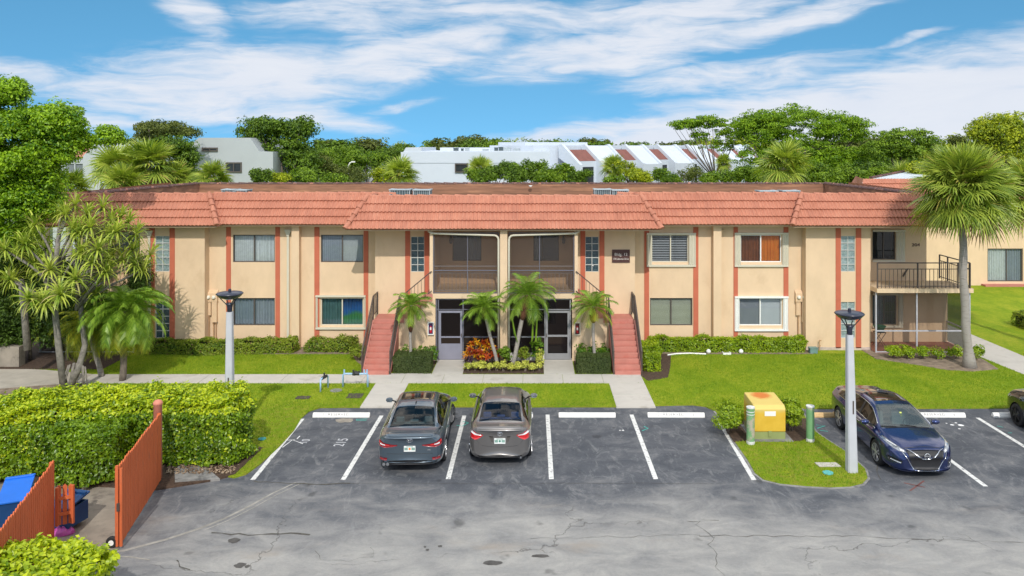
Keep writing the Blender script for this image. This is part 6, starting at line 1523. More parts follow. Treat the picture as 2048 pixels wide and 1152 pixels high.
# black car cut by the right edge
SD = dict(SB); SD.update(L=4.70, W=1.86, alloy=dalloy, split=False, spokes=6, trim=plast, arch=.39, wheel=.35)
SD['top'] = [(y, z + .12) for y, z in SB['top']]; SD['belt'] = [(y, z + .10) for y, z in SB['belt']]; SD['top'] = [(y * 1.011, z) for y, z in SD['top']]
for k in ('w', 'bot', 'belt', 'rail', 'crown'): SD[k] = [(y * 1.011, z) for y, z in SD[k]]
blackp = paintmat('black olive paint', (.018, .018, .015), .5, .25)
carD, patch, both, cast = make_car('sedan', 'black car with black wheels cut off by the right edge', (16.22, 24.0, 0), R(-.5), blackp, SD)
both('headlight', [(.50, .80), (.68, .86), (.88, .90)], [(.52, .72), (.70, .74), (.88, .80)], clearl, (0, -1, 0)); patch('grille', [(-.45, .72), (.45, .72)], [(-.4, .35), (.4, .35)], plast, (0, -1, 0))
both('tail_light', [(.46, .98), (.86, 1.03)], [(.47, .90), (.86, .86)], redl, (0, 1, 0))
# ------------------------------------------------------------------ vegetation
LM = {
 'ficus': leafmat('bright ficus leaf', (.05, .15, .006), (.34, .52, .016), .30, .4, .35),
 'clusia': leafmat('yellow green hedge leaf', (.13, .24, .008), (.36, .46, .012), .28, .38, .4),
 'clusiad': leafmat('older shaded hedge leaf', (.05, .125, .006), (.24, .37, .012), .28, .32, .5),  # older leaves, darkened further to put the sides' shade into their colour
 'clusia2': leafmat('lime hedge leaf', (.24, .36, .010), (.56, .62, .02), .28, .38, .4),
 'box': leafmat('dark clipped leaf', (.045, .075, .018), (.10, .13, .035), .2, .5, .3),
 'base': leafmat('green base hedge leaf', (.09, .17, .014), (.32, .38, .035), .28, .45, .3, dry=(.22, .14, .07)),
 'fresh': leafmat('fresh green leaf', (.05, .15, .012), (.20, .32, .025), .3, .4, .35),
 'vari': leafmat('yellow variegated leaf', (.30, .36, .04), (.68, .66, .14), .25, .45, .3),
 'crot_o': leafmat('orange croton leaf', (.55, .14, .008), (.85, .55, .03), .25, .35, .4), 'crot_r': leafmat('red croton leaf', (.16, .015, .01), (.50, .09, .02), .25, .35, .4),
 'ti': leafmat('dark purple leaf', (.02, .008, .02), (.10, .04, .07), .15, .35, .4),
 'tree1': leafmat('deep green tree leaf', (.022, .065, .006), (.16, .26, .018), .25, .5, .3), 'tree2': leafmat('mid green tree leaf', (.035, .095, .008), (.24, .36, .022), .28, .5, .3),
 'tree3': leafmat('olive tree leaf', (.04, .065, .014), (.17, .20, .04), .25, .55, .25), 'tree4': leafmat('feathery green leaf', (.04, .12, .006), (.28, .43, .018), .3, .5, .25),
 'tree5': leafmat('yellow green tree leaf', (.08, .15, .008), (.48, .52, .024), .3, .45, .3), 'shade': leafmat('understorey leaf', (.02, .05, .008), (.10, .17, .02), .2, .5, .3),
 'sabal': leafmat('sabal palm leaflet', (.10, .18, .02), (.43, .50, .075), .28, .4, .4, dry=(.38, .32, .08)),
 'pygmy': leafmat('date palm leaflet', (.07, .17, .014), (.30, .44, .05), .28, .4, .4), 'pygmy_y': leafmat('yellowing palm leaflet', (.14, .20, .015), (.40, .40, .03), .28, .45, .3),
 'pand': leafmat('pandanus leaf', (.15, .25, .025), (.55, .60, .10), .25, .4, .4, dry=(.45, .38, .16)), 'deadf': leafmat('dead frond', (.16, .10, .05), (.36, .25, .13), .15, .7, .1),
}
bark = mat('grey brown bark', (.16, .13, .105), .9, var=.35, vs=9, bump=.9, bs=25, vscale=(1, 1, .35)); palebark = mat('pale palm bark', (.33, .30, .27), .9, var=.22, vs=5, bump=.7, bs=18, vscale=(.6, .6, 3), dirt=(.14, .12, .10), ds=5)
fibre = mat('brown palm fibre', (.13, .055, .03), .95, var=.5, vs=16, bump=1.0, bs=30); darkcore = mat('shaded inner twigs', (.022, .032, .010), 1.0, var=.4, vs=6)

def hedge(name, label, poly, z0, z1, m, n, size, g=None, group=None, cat='hedge', rough=.07, core=.10, asp=.55, topslope=None, rounded=.12, topm=None):
    """clipped hedge: leaves on the shell of a prism, twiggy core inside"""
    g = g or np.random.default_rng(len(label) * 7 + n)
    xs = [p[0] for p in poly]; ys = [p[1] for p in poly]
    e = thing(name, label, cat, (sum(xs) / len(xs), sum(ys) / len(ys), 0), group=group)
    P = np.array(poly, float)
    ar = 0.5 * sum(P[i][0] * P[(i + 1) % len(P)][1] - P[(i + 1) % len(P)][0] * P[i][1] for i in range(len(P)))
    if ar < 0: P = P[::-1]; ar = -ar
    per = [np.linalg.norm(P[(i + 1) % len(P)] - P[i]) for i in range(len(P))]; H = z1 - z0; side = sum(per) * H
    nt_ = int(n * ar / (ar + side)) + 1; ns = n - nt_
    # top
    bb = P.min(0), P.max(0); Q = g.uniform(bb[0], bb[1], (nt_ * 4, 2)); Q = Q[inpoly(Q, [tuple(p) for p in P])][:nt_]
    top = np.c_[Q, np.full(len(Q), z1)]; tn = np.tile([0, 0, 1.0], (len(Q), 1))
    i = g.choice(len(P), ns, p=np.array(per) / sum(per)); f_ = g.uniform(0, 1, (ns, 1)); A = P[i]; B = P[(i + 1) % len(P)]; S = A + (B - A) * f_
    nn = np.c_[(B - A)[:, 1], -(B - A)[:, 0]]; nn /= np.linalg.norm(nn, axis=1, keepdims=True)
    zz_ = g.uniform(z0, z1, ns); rd = np.clip((zz_ - (z1 - rounded)) / rounded, 0, 1) ** 2 * rounded * .6
    sd_ = np.c_[S - nn * rd[:, None], zz_]; sn = np.c_[nn, np.zeros(ns)]
    V = np.concatenate([top, sd_]); Nn = np.concatenate([tn, sn])
    # lumps
    ph = g.uniform(0, 6, 6); lump = (np.sin(V[:, 0] * 3.1 + ph[0]) * np.sin(V[:, 1] * 2.7 + ph[1]) + .6 * np.sin(V[:, 0] * 7.3 + V[:, 2] * 5.1 + ph[2]) + .5 * np.sin(V[:, 2] * 9 + V[:, 1] * 6 + ph[3])) * rough * .8
    lump = np.maximum(lump, -rough * .7)
    V = V + Nn * (lump + g.normal(0, rough * .35, len(V)))[:, None]
    dirs = unit(Nn * 1.0 + g.normal(size=V.shape) * .62 + np.array([0, -.1, .25]))
    LV, LF = leaf_quads(V, dirs, size, asp, .12, g)
    if topm is None: npobj('foliage', LV, LF, m, e)
    else:
        upk = (V[:, 2] > z1 - .28) & (g.uniform(0, 1, len(V)) < .75) | (g.uniform(0, 1, len(V)) < .10); LVr = LV.reshape(-1, 4, 3)  # lime new growth on top also paints in the lit top against darker sides
        for kk, mm_, nm_ in ((~upk, m, 'foliage'), (upk, topm, 'lit_new_growth')):
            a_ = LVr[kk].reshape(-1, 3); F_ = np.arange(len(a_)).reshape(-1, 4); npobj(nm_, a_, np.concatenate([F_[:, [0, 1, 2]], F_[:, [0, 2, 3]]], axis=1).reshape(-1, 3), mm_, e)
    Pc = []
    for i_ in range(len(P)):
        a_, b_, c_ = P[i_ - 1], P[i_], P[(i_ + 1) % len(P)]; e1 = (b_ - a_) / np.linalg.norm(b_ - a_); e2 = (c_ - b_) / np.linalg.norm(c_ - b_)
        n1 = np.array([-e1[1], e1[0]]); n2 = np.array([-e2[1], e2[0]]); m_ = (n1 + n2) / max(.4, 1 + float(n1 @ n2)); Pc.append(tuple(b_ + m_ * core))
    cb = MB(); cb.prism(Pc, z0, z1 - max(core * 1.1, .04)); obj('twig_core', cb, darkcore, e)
    return e

def shrub(name, label, x, y, rx, ry, rz, m, n, size, z0=.03, group=None, cat='shrub', asp=.55, seed=1, stems=True, lo=.4):
    g = np.random.default_rng(seed); e = thing(name, label, cat, (x, y, z0), group=group)
    P, Nn, C = ellip_leaves((x, y, z0 + rz), (rx, ry, rz), 22, max(4, n // 22), min(rx, ry) * .5, size, g, lo=.15, zmin=-.8)
    V, F = leaf_quads(P, Nn, size, asp, .12, g); npobj('foliage', V, F, m, e)
    if stems:
        mb = MB()
        for k in range(5): c = C[k % len(C)]; mb.tube([(x + g.uniform(-.05, .05), y, z0), ((x + c[0]) / 2, (y + c[1]) / 2, z0 + rz * .5), tuple(c)], [.015, .012, .006], 5)
        obj('stems', mb, bark, e)
    return e

def tree(name, label, x, y, ztop, zbot, rx, ry, m, nclump, per, cr, size, seed, group=None, flat=.7, lo=.45, trunk=.25, limbs=7, parts=None, asp=.5, zmin=-.85, lean=(0, 0)):
    """parts: list of (dx, dy, z, rx, ry, rz, share) lobes"""
    if name in ('tree', 'ficus_tree'): nclump = int(nclump * 1.35); per = int(per * .60); cr *= .78
    g = np.random.default_rng(seed); e = thing(name, label, 'tree', (x, y, 0), group=group); allV, allF, off_ = [], [], 0; Cs = []
    rz = (ztop - zbot) / 2
    if not parts:
        parts = [(0, 0, (ztop + zbot) / 2, rx * .8, ry * .8, rz * .9, .4)]
        for k in range(6):
            a = g.uniform(0, 6.28); q_ = g.uniform(.35, .7); f_ = g.uniform(.35, .55); dz = g.uniform(-.6, .6); parts.append((math.cos(a) * rx * q_, math.sin(a) * ry * q_, (ztop + zbot) / 2 + dz * rz * (1 - f_ * .6), rx * f_, ry * f_, rz * f_, .11))
    for (dx, dy, zc_, a, b, c, sh) in parts:
        P, Nn, C = ellip_leaves((x + dx, y + dy, zc_), (a, b, c), max(4, int(nclump * sh)), per, cr, size, g, flat, .35, lo, asp, zmin)
        V, F = leaf_quads(P, Nn, size, asp, .15, g); allV.append(V); allF.append(F + off_); off_ += len(V); Cs.append(C)
    npobj('crown', np.concatenate(allV), np.concatenate(allF), m, e)
    C = np.concatenate(Cs); mb = MB(); zb = max(.6, zbot * .75 + .3); base = (x, y, -.05); fork = (x + lean[0], y + lean[1], zb)
    mb.tube([base, (x + lean[0] * .5, y + lean[1] * .5, zb * .5), fork], [trunk * 1.3, trunk, trunk * .85], 9); 
    to = obj('trunk', mb, bark, e, smooth_=True)
    lb = MB(); idx = g.choice(len(C), min(limbs, len(C)), replace=False)
    for i in idx:
        c = C[i]
        if name == 'tree' or 'ficus' not in name or abs(c[0] - x) < 2.6: pass
        else: continue
        mid = ((fork[0] + c[0]) / 2 + g.normal(0, .2), (fork[1] + c[1]) / 2, fork[2] + (c[2] - fork[2]) * .45); lb.tube([fork, mid, tuple(c)], [trunk * .55, trunk * .32, trunk * .1], 6)
    obj('limbs', lb, bark, e, smooth_=True)
    return e

class Blades:
    """collects long tapered leaf blades"""
    def __init__(s): s.V = []; s.F4 = []; s.n = 0
    def strip(s, pts, widths, side):
        k = len(pts)
        for p, w_, sd_ in zip(pts, widths, side): s.V.append(p - sd_ * w_ / 2); s.V.append(p + sd_ * w_ / 2)
        for i in range(k - 1): a = s.n + 2 * i; s.F4.append((a, a + 1, a + 3, a + 2))
        s.n += 2 * k
    def build(s, name, m, parent): return npobj(name, np.array([tuple(v) for v in s.V]), np.array(s.F4), m, parent)
def frond_feather(B, base, az_, el0, length, droop, g, lf=.30, n=26, wl=.028, rach=None, seg=9):
    p = Vector(base); h = Vector((math.cos(az_), math.sin(az_), 0)); el_ = el0; pts = [p.copy()]; dirs = []
    for i in range(seg):
        d = h * math.cos(el_) + Vector((0, 0, math.sin(el_))); dirs.append(d); p = p + d * length / seg; pts.append(p.copy()); el_ -= droop / seg * (.5 + 1.0 * i / seg)
    dirs.append(dirs[-1]); side0 = Vector((-h.y, h.x, 0))
    if rach is not None: rach.tube([tuple(q_) for q_ in pts[::2]] + ([tuple(pts[-1])] if seg % 2 else []), [.014 * (1 - .7 * i / (len(pts[::2]) + (seg % 2))) for i in range(len(pts[::2]) + (seg % 2))], 4, caps=False)
    for k in range(n):
        f_ = .12 + .88 * k / (n - 1); q_ = f_ * seg; i = min(int(q_), seg - 1); P = pts[i].lerp(pts[i + 1], q_ - i); d = dirs[i]; up = side0.cross(d) * -1
        ll = lf * (math.sin(PI * min(1, f_ * .92 + .08)) ** .5 * .9 + .12) * g.uniform(.85, 1.15)
        for s in (1, -1):
            out_ = (side0 * s * .80 + d * (.55 + .5 * f_) + Vector((0, 0, .18 - .1 * f_))).normalized(); mid = P + out_ * ll * .5 + Vector((0, 0, -.02 * ll)); tip = P + out_ * ll + Vector((0, 0, -ll * g.uniform(.22, .45)))
            sd_ = (d + Vector((0, 0, .3))).normalized(); B.strip([P, mid, tip], [wl * .8, wl, wl * .12], [sd_, sd_, sd_])
def feather_palm(name, label, base, top, r0, r1, length, nf, m, seed, elrange=(1.35, -.35), droop=1.3, lf=.30, fib=None, group=None, extra=None, wl=.021, n=30, trunkm=None, ym=None):
    g = np.random.default_rng(seed); e = thing(name, label, 'palm', (base[0], base[1], 0), group=group); bx, tx = Vector(base), Vector(top)
    mb = MB(); k = 9; pts = [bx.lerp(tx, i / k) + Vector((.03 * math.sin(i * .8) * (1 - i / k), 0, 0)) for i in range(k + 1)]; mb.tube([tuple(p) for p in pts], [r0 + (r1 - r0) * i / k + .006 * (i % 2) for i in range(k + 1)], 10); obj('trunk', mb, trunkm or palebark, e, smooth_=True)
    if fib:
        mb = MB(); a = bx.lerp(tx, 1 - fib[0]); mb.tube([tuple(a.lerp(tx, i / 5)) for i in range(6)], [r1 * 1.05, fib[1] * .9, fib[1], fib[1] * .97, fib[1] * .85, r1], 12); st = obj('fibre_sheath', mb, fibre, e, smooth_=True)
    B = Blades(); Y = Blades(); rc = MB()
    for i in range(nf):
        f_ = (i + .5) / nf; el_ = elrange[0] + (elrange[1] - elrange[0]) * f_ ** .9 + g.normal(0, .08); a = i * 2.39996 + g.normal(0, .15); Ln = length * g.uniform(.85, 1.1) * (.8 + .2 * min(1, f_ * 3))
        tgt = Y if (ym is not None and f_ > .78) else B
        frond_feather(tgt, top, a, el_, Ln, droop * g.uniform(.8, 1.2), g, lf, n, wl, rc)
    B.build('crown', m, e)
    if ym is not None and Y.n: Y.build('old_fronds', ym, e)
    obj('frond_stalks', rc, LM['pygmy'], e)
    return e
def fan(B, P, d, up, rad, g, n=24, spread=2.15, wl=.045, droop=.35):
    side = d.cross(up).normalized(); up2 = side.cross(d).normalized(); ro = float(g.normal(0, .55)); side = (side * math.cos(ro) + up2 * math.sin(ro)).normalized(); up2 = side.cross(d).normalized()
    for k in range(n):
        a = -spread + 2 * spread * k / (n - 1) + g.normal(0, .02); ln = rad * (1 - .28 * abs(a) / spread) * g.uniform(.9, 1.08); dd = (d * math.cos(a) + side * math.sin(a)).normalized(); sd_ = (d * -math.sin(a) + side * math.cos(a))
        fold = up2 * (.12 * math.cos(a * 1.0))
        p1 = P + dd * ln * .55 + fold * rad * .25; p2 = P + dd * ln * .8 + Vector((0, 0, -droop * rad * .12)); p3 = P + dd * ln + Vector((0, 0, -droop * rad * g.uniform(.25, .6)))
        tw = (sd_ + up2 * g.uniform(-.4, .4)).normalized(); B.strip([P + dd * .04, p1, p2, p3], [wl * .5, wl * 1.3, wl * .8, wl * .1], [tw] * 4)
def fan_palm(name, label, base, top, r0, r1, nf, pet, rad, m, seed, nl=24, wl=.05, elmin=-.9, boots=True, group=None, scale_top=1.0, dead=True, trunk=True):
    g = np.random.default_rng(seed); e = thing(name, label, 'palm', (base[0], base[1], 0), group=group); bx, tx = Vector(base), Vector(top)
    if trunk:
        mb = MB(); k = 16; pts = [bx.lerp(tx, i / k) + Vector((-.10 * math.sin(PI * i / k) + .02 * math.sin(i * 1.3), 0, 0)) for i in range(k + 1)]
        rr = [r0 * (1.75 if i == 0 else 1.25 if i == 1 else 1.0) + (r1 - r0) * i / k + .008 * math.sin(i * 2.1) for i in range(k + 1)]; mb.tube([tuple(p) for p in pts], rr, 14); obj('trunk', mb, palebark, e, smooth_=True)
    B = Blades(); st = MB(); Dd = Blades()
    for i in range(nf):
        f_ = (i + .5) / nf; el_ = 1.45 + (elmin - 1.45) * f_ ** 1.15 + g.normal(0, .12); a = i * 2.39996 + g.normal(0, .2); h = Vector((math.cos(a), math.sin(a), 0))
        pl = pet * g.uniform(.8, 1.15) * (.75 + .25 * f_); d0 = h * math.cos(el_) + Vector((0, 0, math.sin(el_))); e1 = el_ - .22; d1 = h * math.cos(e1) + Vector((0, 0, math.sin(e1)))
        P0 = tx + Vector((0, 0, .1)); P1 = P0 + d0 * pl * .55; P2 = P1 + d1 * pl * .45; st.tube([tuple(P0), tuple(P1), tuple(P2)], [.022, .016, .012], 5, caps=False)
        side = Vector((-h.y, h.x, 0)); up = side.cross(d1) * -1
        tgt = Dd if (dead and f_ > .94) else B
        fan(tgt, P2, (d1 + Vector((0, 0, -.15))).normalized(), up, rad * g.uniform(.85, 1.1), g, nl, 2.25, wl, .10 + .42 * f_ * f_)
    B.build('crown', m, e)
    if Dd.n: Dd.build('dead_fronds', LM['deadf'], e)
    obj('frond_stalks', st, LM['sabal'], e)
    return e
def rosette(B, P, ax, n, ln, wl, g, lo=-.5, hi=1.45, bend=.9):
    ax = Vector(ax).normalized(); a0 = Vector((1, 0, 0)) if abs(ax.x) < .8 else Vector((0, 1, 0)); u = (a0 - ax * a0.dot(ax)).normalized(); v = ax.cross(u)
    for i in range(n):
        th = i * 2.39996 + g.normal(0, .1); f_ = (i + .5) / n; el_ = hi + (lo - hi) * f_; h = u * math.cos(th) + v * math.sin(th); L_ = ln * g.uniform(.8, 1.1) * (.7 + .3 * math.sin(PI * min(1, f_ + .25)))
        pts = [Vector(P)]; e_ = el_; 
        for k in range(4):
            d = h * math.cos(e_) + ax * math.sin(e_); pts.append(pts[-1] + d * L_ / 4 + Vector((0, 0, -.018 * k * k * bend * L_))); e_ -= bend * .22 * (1 + k * .5)
        sd_ = ax.cross(h); B.strip(pts, [wl * .9, wl, wl * .9, wl * .6, wl * .05], [sd_] * 5)

# --- big hedge of the waste enclosure
H1 = [(-8.3, 22.0), (-8.15, 23.0), (-8.4, 23.5), (-13.3, 23.4), (-15.5, 22.6), (-18.5, 19.5), (-18.5, 18.2), (-14.7, 20.6), (-12.3, 21.9), (-10.4, 22.05)]
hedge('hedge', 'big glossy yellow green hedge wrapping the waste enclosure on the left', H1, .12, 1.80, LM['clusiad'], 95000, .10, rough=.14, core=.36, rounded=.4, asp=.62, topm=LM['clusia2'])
hedge('hedge', 'lower dark branch clump hanging out of the big hedge behind the open gate', [(-12.6, 20.9), (-11.6, 20.5), (-10.9, 20.9), (-11.0, 21.9), (-12.6, 21.9)], .15, 1.35, LM['clusiad'], 11000, .10, rough=.12, core=.32, asp=.62)
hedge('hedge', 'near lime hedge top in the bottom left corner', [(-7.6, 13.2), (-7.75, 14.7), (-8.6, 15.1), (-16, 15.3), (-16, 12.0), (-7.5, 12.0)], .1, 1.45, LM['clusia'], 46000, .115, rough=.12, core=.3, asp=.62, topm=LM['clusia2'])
# --- hedges at the foot of the building
hedge('base_hedge', 'long low green hedge along the left side block behind the lamp', [(-16.8, 33.9), (-13.9, 33.7), (-10.25, 34.0), (-10.2, 34.75), (-13.9, 34.5), (-16.8, 34.5)], .03, .55, LM['base'], 16000, .085, rough=.09, group='low hedges along the building')
hedge('base_hedge', 'short low green hedge under the blue curtained window', [(-9.7, 34.2), (-7.9, 34.1), (-7.6, 34.8), (-9.6, 34.9)], .03, .52, LM['base'], 4200, .085, rough=.10, group='low hedges along the building')
shrub('shrub', 'loose dark green shrub beside the foot of the left stairs', -7.15, 32.9, .45, .45, .40, LM['base'], 1500, .085, seed=3)
hedge('base_hedge', 'long bright green hedge along the right side block', [(5.05, 34.2), (11.6, 34.1), (11.6, 34.75), (5.0, 34.8)], .03, .58, LM['clusia'], 15000, .085, rough=.10, group='low hedges along the building')
hedge('base_hedge', 'green hedge cube standing right of the right stairs', [(4.42, 31.3), (5.0, 31.3), (5.25, 33.9), (4.45, 34.0)], .03, .62, LM['clusia'], 7000, .08, rough=.08, group='low hedges along the building')
for i, x in enumerate((14.95, 15.55, 16.15, 16.75, 17.45, 18.35)):
    shrub('base_shrub', ('yellow green shrub in front of the right end porch, nearest the wall', 'yellow green porch shrub, second from the wall', 'yellow green porch shrub, third from the wall', 'sparse yellow green porch shrub between bare soil and the palm', 'green porch shrub just left of the sabal palm trunk', 'green porch shrub right of the sabal palm trunk')[i], x, 33.2 - .03 * i, .43, .34, .34 if i != 3 else .28, LM['clusia'], 1200 if i != 3 else 600, .08, seed=20 + i, group='shrubs before the right end porch')
# clipped dark hedges in front of the entrance
hedge('clipped_hedge', 'dark flat topped clipped hedge beside the left stairs', [(-5.42, 30.98), (-3.98, 30.98), (-3.98, 31.9), (-5.42, 31.9)], .03, .70, LM['box'], 11000, .05, rough=.022, core=.05, rounded=.04, group='clipped dark hedges')
hedge('clipped_hedge', 'dark rounded clipped hedge beside the right stairs', [(1.72, 30.98), (3.02, 30.98), (3.02, 31.8), (1.72, 31.8)], .03, .66, LM['box'], 10000, .05, rough=.03, core=.06, rounded=.1, group='clipped dark hedges')
for i in range(7): shrub('fresh_plant', ('leafy green plant behind the left clipped hedge, nearest the stairs', 'leafy green plant behind the left clipped hedge, left of the palm trunk', 'leafy green plant behind the left clipped hedge, right of the palm trunk', 'leafy green plant behind the left clipped hedge, nearest the door',
                                'leafy green plant behind the right clipped hedge, nearest the door', 'leafy green plant behind the right clipped hedge, under the palm', 'leafy green plant behind the right clipped hedge, nearest the stairs')[i],
                 (-5.2, -4.85, -4.45, -4.05, 1.95, 2.4, 2.85)[i], 32.25, .28, .28, .46 if i < 4 else .52, LM['fresh'], 520, .10, seed=40 + i, group='leafy plants behind the clipped hedges')
# yellow variegated border
xs_ = np.linspace(-2.55, .25, 11)
vl = ['at the left end of the bed', 'second from the left end of the bed', 'third from the left end of the bed', 'left of the foot of the left leaning palm', 'before the left leaning palm', 'between the two leaning palms', 'before the foot of the right leaning palm', 'right of the leaning palms',
      'third from the right end of the bed', 'second from the right end of the bed', 'at the right end of the bed']
for i, x in enumerate(xs_):
    shrub('variegated_plant', 'yellow variegated bedding plant ' + vl[i], x, 31.35 + .05 * math.sin(i * 2), .20, .20, .20 + .03 * (i % 3), LM['vari'], 330, .085, seed=60 + i, group='yellow variegated border plants')
shrub('variegated_plant', 'taller yellow variegated plant at the back right corner of the bed', .28, 32.1, .22, .2, .40, LM['vari'], 330, .085, seed=75, group='yellow variegated border plants')
def croton(lab, x, y, rx, rz, cols, n, seed):
    g = np.random.default_rng(seed); e = thing('croton', lab, 'shrub', (x, y, 0), group='croton bushes in the entrance bed'); sets = [Blades() for _ in cols]; st = MB()
    for i in range(n):
        a = g.uniform(0, 6.28); q_ = g.uniform(0, 1) ** .6; z = .25 + (rz * 2 - .25) * g.uniform(.15, 1) * (1 - .45 * q_ * q_); P = Vector((x + math.cos(a) * q_ * rx, y + math.sin(a) * q_ * rx * .8, z)); B_ = sets[int(g.integers(len(cols)))]
        rosette(B_, P, Vector((math.cos(a) * q_ * .8, math.sin(a) * q_ * .8 - .2, 1)), 11, g.uniform(.17, .26), .07, g, lo=-.1, hi=1.3, bend=.5); st.tube([(x, y, .03), tuple(P)], [.012, .008], 4)
    for B_, m_ in zip(sets, cols):
        if B_.n: B_.build('foliage', m_, e)
    obj('stems', st, bark, e)
croton('big orange and yellow croton bush beside the grey screen door', -2.30, 32.15, .42, .58, [LM['crot_o'], LM['crot_o'], LM['crot_r']], 34, 80)
croton('dark red croton bush between the orange croton and the palm trunk', -1.82, 32.2, .40, .52, [LM['crot_r'], LM['crot_r'], LM['crot_r'], LM['crot_o']], 34, 81)
shrub('ti_plant', 'dark purple plant low at the left of the entrance bed', -2.55, 31.75, .22, .2, .28, LM['ti'], 160, .15, seed=82, asp=.4)
shrub('shrub', 'green leafy shrub between the palm trunks in the entrance bed', -1.15, 32.35, .38, .32, .46, LM['fresh'], 700, .10, seed=83)
shrub('shrub', 'dark green shrub right of the leaning palm in the entrance bed', -.42, 32.3, .38, .32, .44, LM['base'], 900, .085, seed=84)
shrub('potted_plant', 'bright green plant standing tall before the right porch screen', .18, 32.45, .24, .22, .66, LM['fresh'], 300, .16, seed=85)
# shrubs by the utility box
shrub('shrub', 'yellow green shrub left of the utility box', 6.0, 24.6, .52, .72, .60, LM['clusia'], 5200, .075, seed=90, group='shrubs flanking the utility box')
shrub('shrub', 'yellow green shrub right of the utility box', 7.98, 24.75, .48, .80, .58, LM['clusia'], 5200, .075, seed=91, group='shrubs flanking the utility box')

# --- palms at the entrance
pg = 'small date palms at the entrance'
feather_palm('date_palm', 'slim date palm standing over the left clipped hedge', (-4.88, 31.7, 0), (-4.83, 31.7, 2.55), .055, .05, .95, 26, LM['pygmy'], 101, fib=(.42, .125), group=pg, droop=1.25, elrange=(1.3, -.5))
feather_palm('date_palm', 'left one of the two leaning date palms in the entrance bed', (-1.40, 31.9, 0), (-1.97, 31.9, 2.42), .07, .055, .98, 32, LM['pygmy'], 102, fib=(.18, .13), group=pg, droop=1.25, elrange=(1.35, -.35))
feather_palm('date_palm', 'stout leaning date palm with long brown sheath in the middle of the entrance bed', (-.85, 31.8, 0), (-.22, 31.8, 2.95), .085, .075, 1.30, 38, LM['pygmy'], 103, fib=(.34, .17), group=pg, droop=1.5, elrange=(1.35, -.5), lf=.34)
feather_palm('date_palm', 'slim date palm standing over the right clipped hedge', (2.42, 31.7, 0), (2.38, 31.7, 2.50), .06, .055, 1.02, 30, LM['pygmy'], 104, fib=(.26, .14), group=pg, droop=1.25, elrange=(1.35, -.45), ym=LM['pygmy_y'])
# the climbing cactus on the stout palm
B = Blades(); g = np.random.default_rng(5); e = thing('climbing_cactus', 'fleshy green climbing cactus hanging from the stout leaning palm', 'climber', (-.35, 31.65, 0)); mb = MB()
for (dx, k) in ((-.38, 0), (.22, 2), (.34, 3)):
    pts = [(-.30 + dx * .3, 31.66, 2.35), (-.30 + dx * .9, 31.60, 2.5 - .1 * k), (-.30 + dx * 1.35, 31.58, 2.0), (-.28 + dx * 1.15, 31.58, 1.45 - .1 * k), (-.26 + dx * .9, 31.6, 1.1)]; mb.tube(pts, [.02, .04, .03, .045, .01], 5)
obj('stems', mb, LM['fresh'], e)

# --- sabal palm, right
fan_palm('sabal_palm', 'tall sabal palm with grey trunk in front of the right end porch', (17.4, 31.9, 0), (17.15, 31.9, 7.0), .17, .135, 108, 1.22, 1.25, LM['sabal'], 111, nl=34, wl=.052, elmin=-.85)
fan_palm('sabal_palm', 'second sabal palm cut by the right edge behind the tall one', (22.5, 35.5, 0), (22.3, 35.5, 6.7), .17, .14, 66, 1.15, 1.2, LM['sabal'], 112, nl=30, wl=.055, elmin=-.9)

# --- left cluster: pandanus, date palms
e = thing('pandanus', 'spiky pandanus tree with pale forking branches left of the building', 'tree', (-17.0, 29.0, 0)); g = np.random.default_rng(7); B = Blades(); tr = MB()
yb = 29.0
def Pp(u, v, y): return Vector((XU(u, y), y, ZV(v, y)))
heads = [((90, 605, 28.4), 40), ((50, 490, 28.8), 36), ((145, 460, 29.3), 34), ((215, 475, 29.5), 36), ((175, 430, 29.8), 30), ((245, 520, 29.8), 32), ((120, 590, 28.0), 34), ((210, 545, 29.2), 30), ((270, 470, 30.2), 28), ((20, 560, 28.6), 26), ((160, 505, 29.0), 30), ((240, 435, 30.3), 26), ((285, 540, 30.3), 22), ((70, 450, 29.4), 24), ((150, 410, 30.0), 24), ((195, 500, 28.9), 28), ((225, 500, 30.1), 24), ((180, 455, 29.2), 28), ((130, 430, 29.6), 26), ((205, 415, 30.0), 26), ((265, 500, 30.0), 28), ((230, 465, 29.4), 30), ((185, 525, 28.9), 28), ((100, 540, 28.6), 28), ((150, 560, 28.4), 28), ((300, 510, 30.4), 20), ((60, 600, 28.2), 26), ((10, 500, 28.5), 24), ((255, 445, 30.2), 24), ((215, 520, 29.6), 26), ((170, 485, 29.8), 28)] + [((float(g.uniform(25, 290)), float(g.uniform(425, 590)), float(g.uniform(29.2, 30.6))), 24) for _ in range(16)]
trunks = [[Pp(128, 775, yb), Pp(118, 700, yb), Pp(108, 600, yb), Pp(112, 520, yb), Pp(118, 470, yb)], [Pp(140, 775, yb), Pp(158, 735, yb), Pp(170, 690, yb + .3), Pp(160, 600, yb + .4), Pp(150, 520, yb + .4)], [Pp(55, 700, yb + 1.5), Pp(50, 640, yb + 1.5), Pp(42, 560, yb + 1)]]
for tk in trunks: tr.tube([tuple(p) for p in tk], [.13, .115, .10, .09, .07][:len(tk)], 10)
for k in range(12):
    a = g.uniform(-.5, .7); tr.tube([tuple(Pp(150 + a * 30, 725 + 12 * abs(a), yb)), tuple(Pp(142 + a * 50, 778, yb))], [.03, .025], 5)
obj('trunk', tr, mat('mottled grey bark', (.20, .18, .155), .9, var=.4, vs=7, bump=.8, bs=20), e, smooth_=True); br = MB()
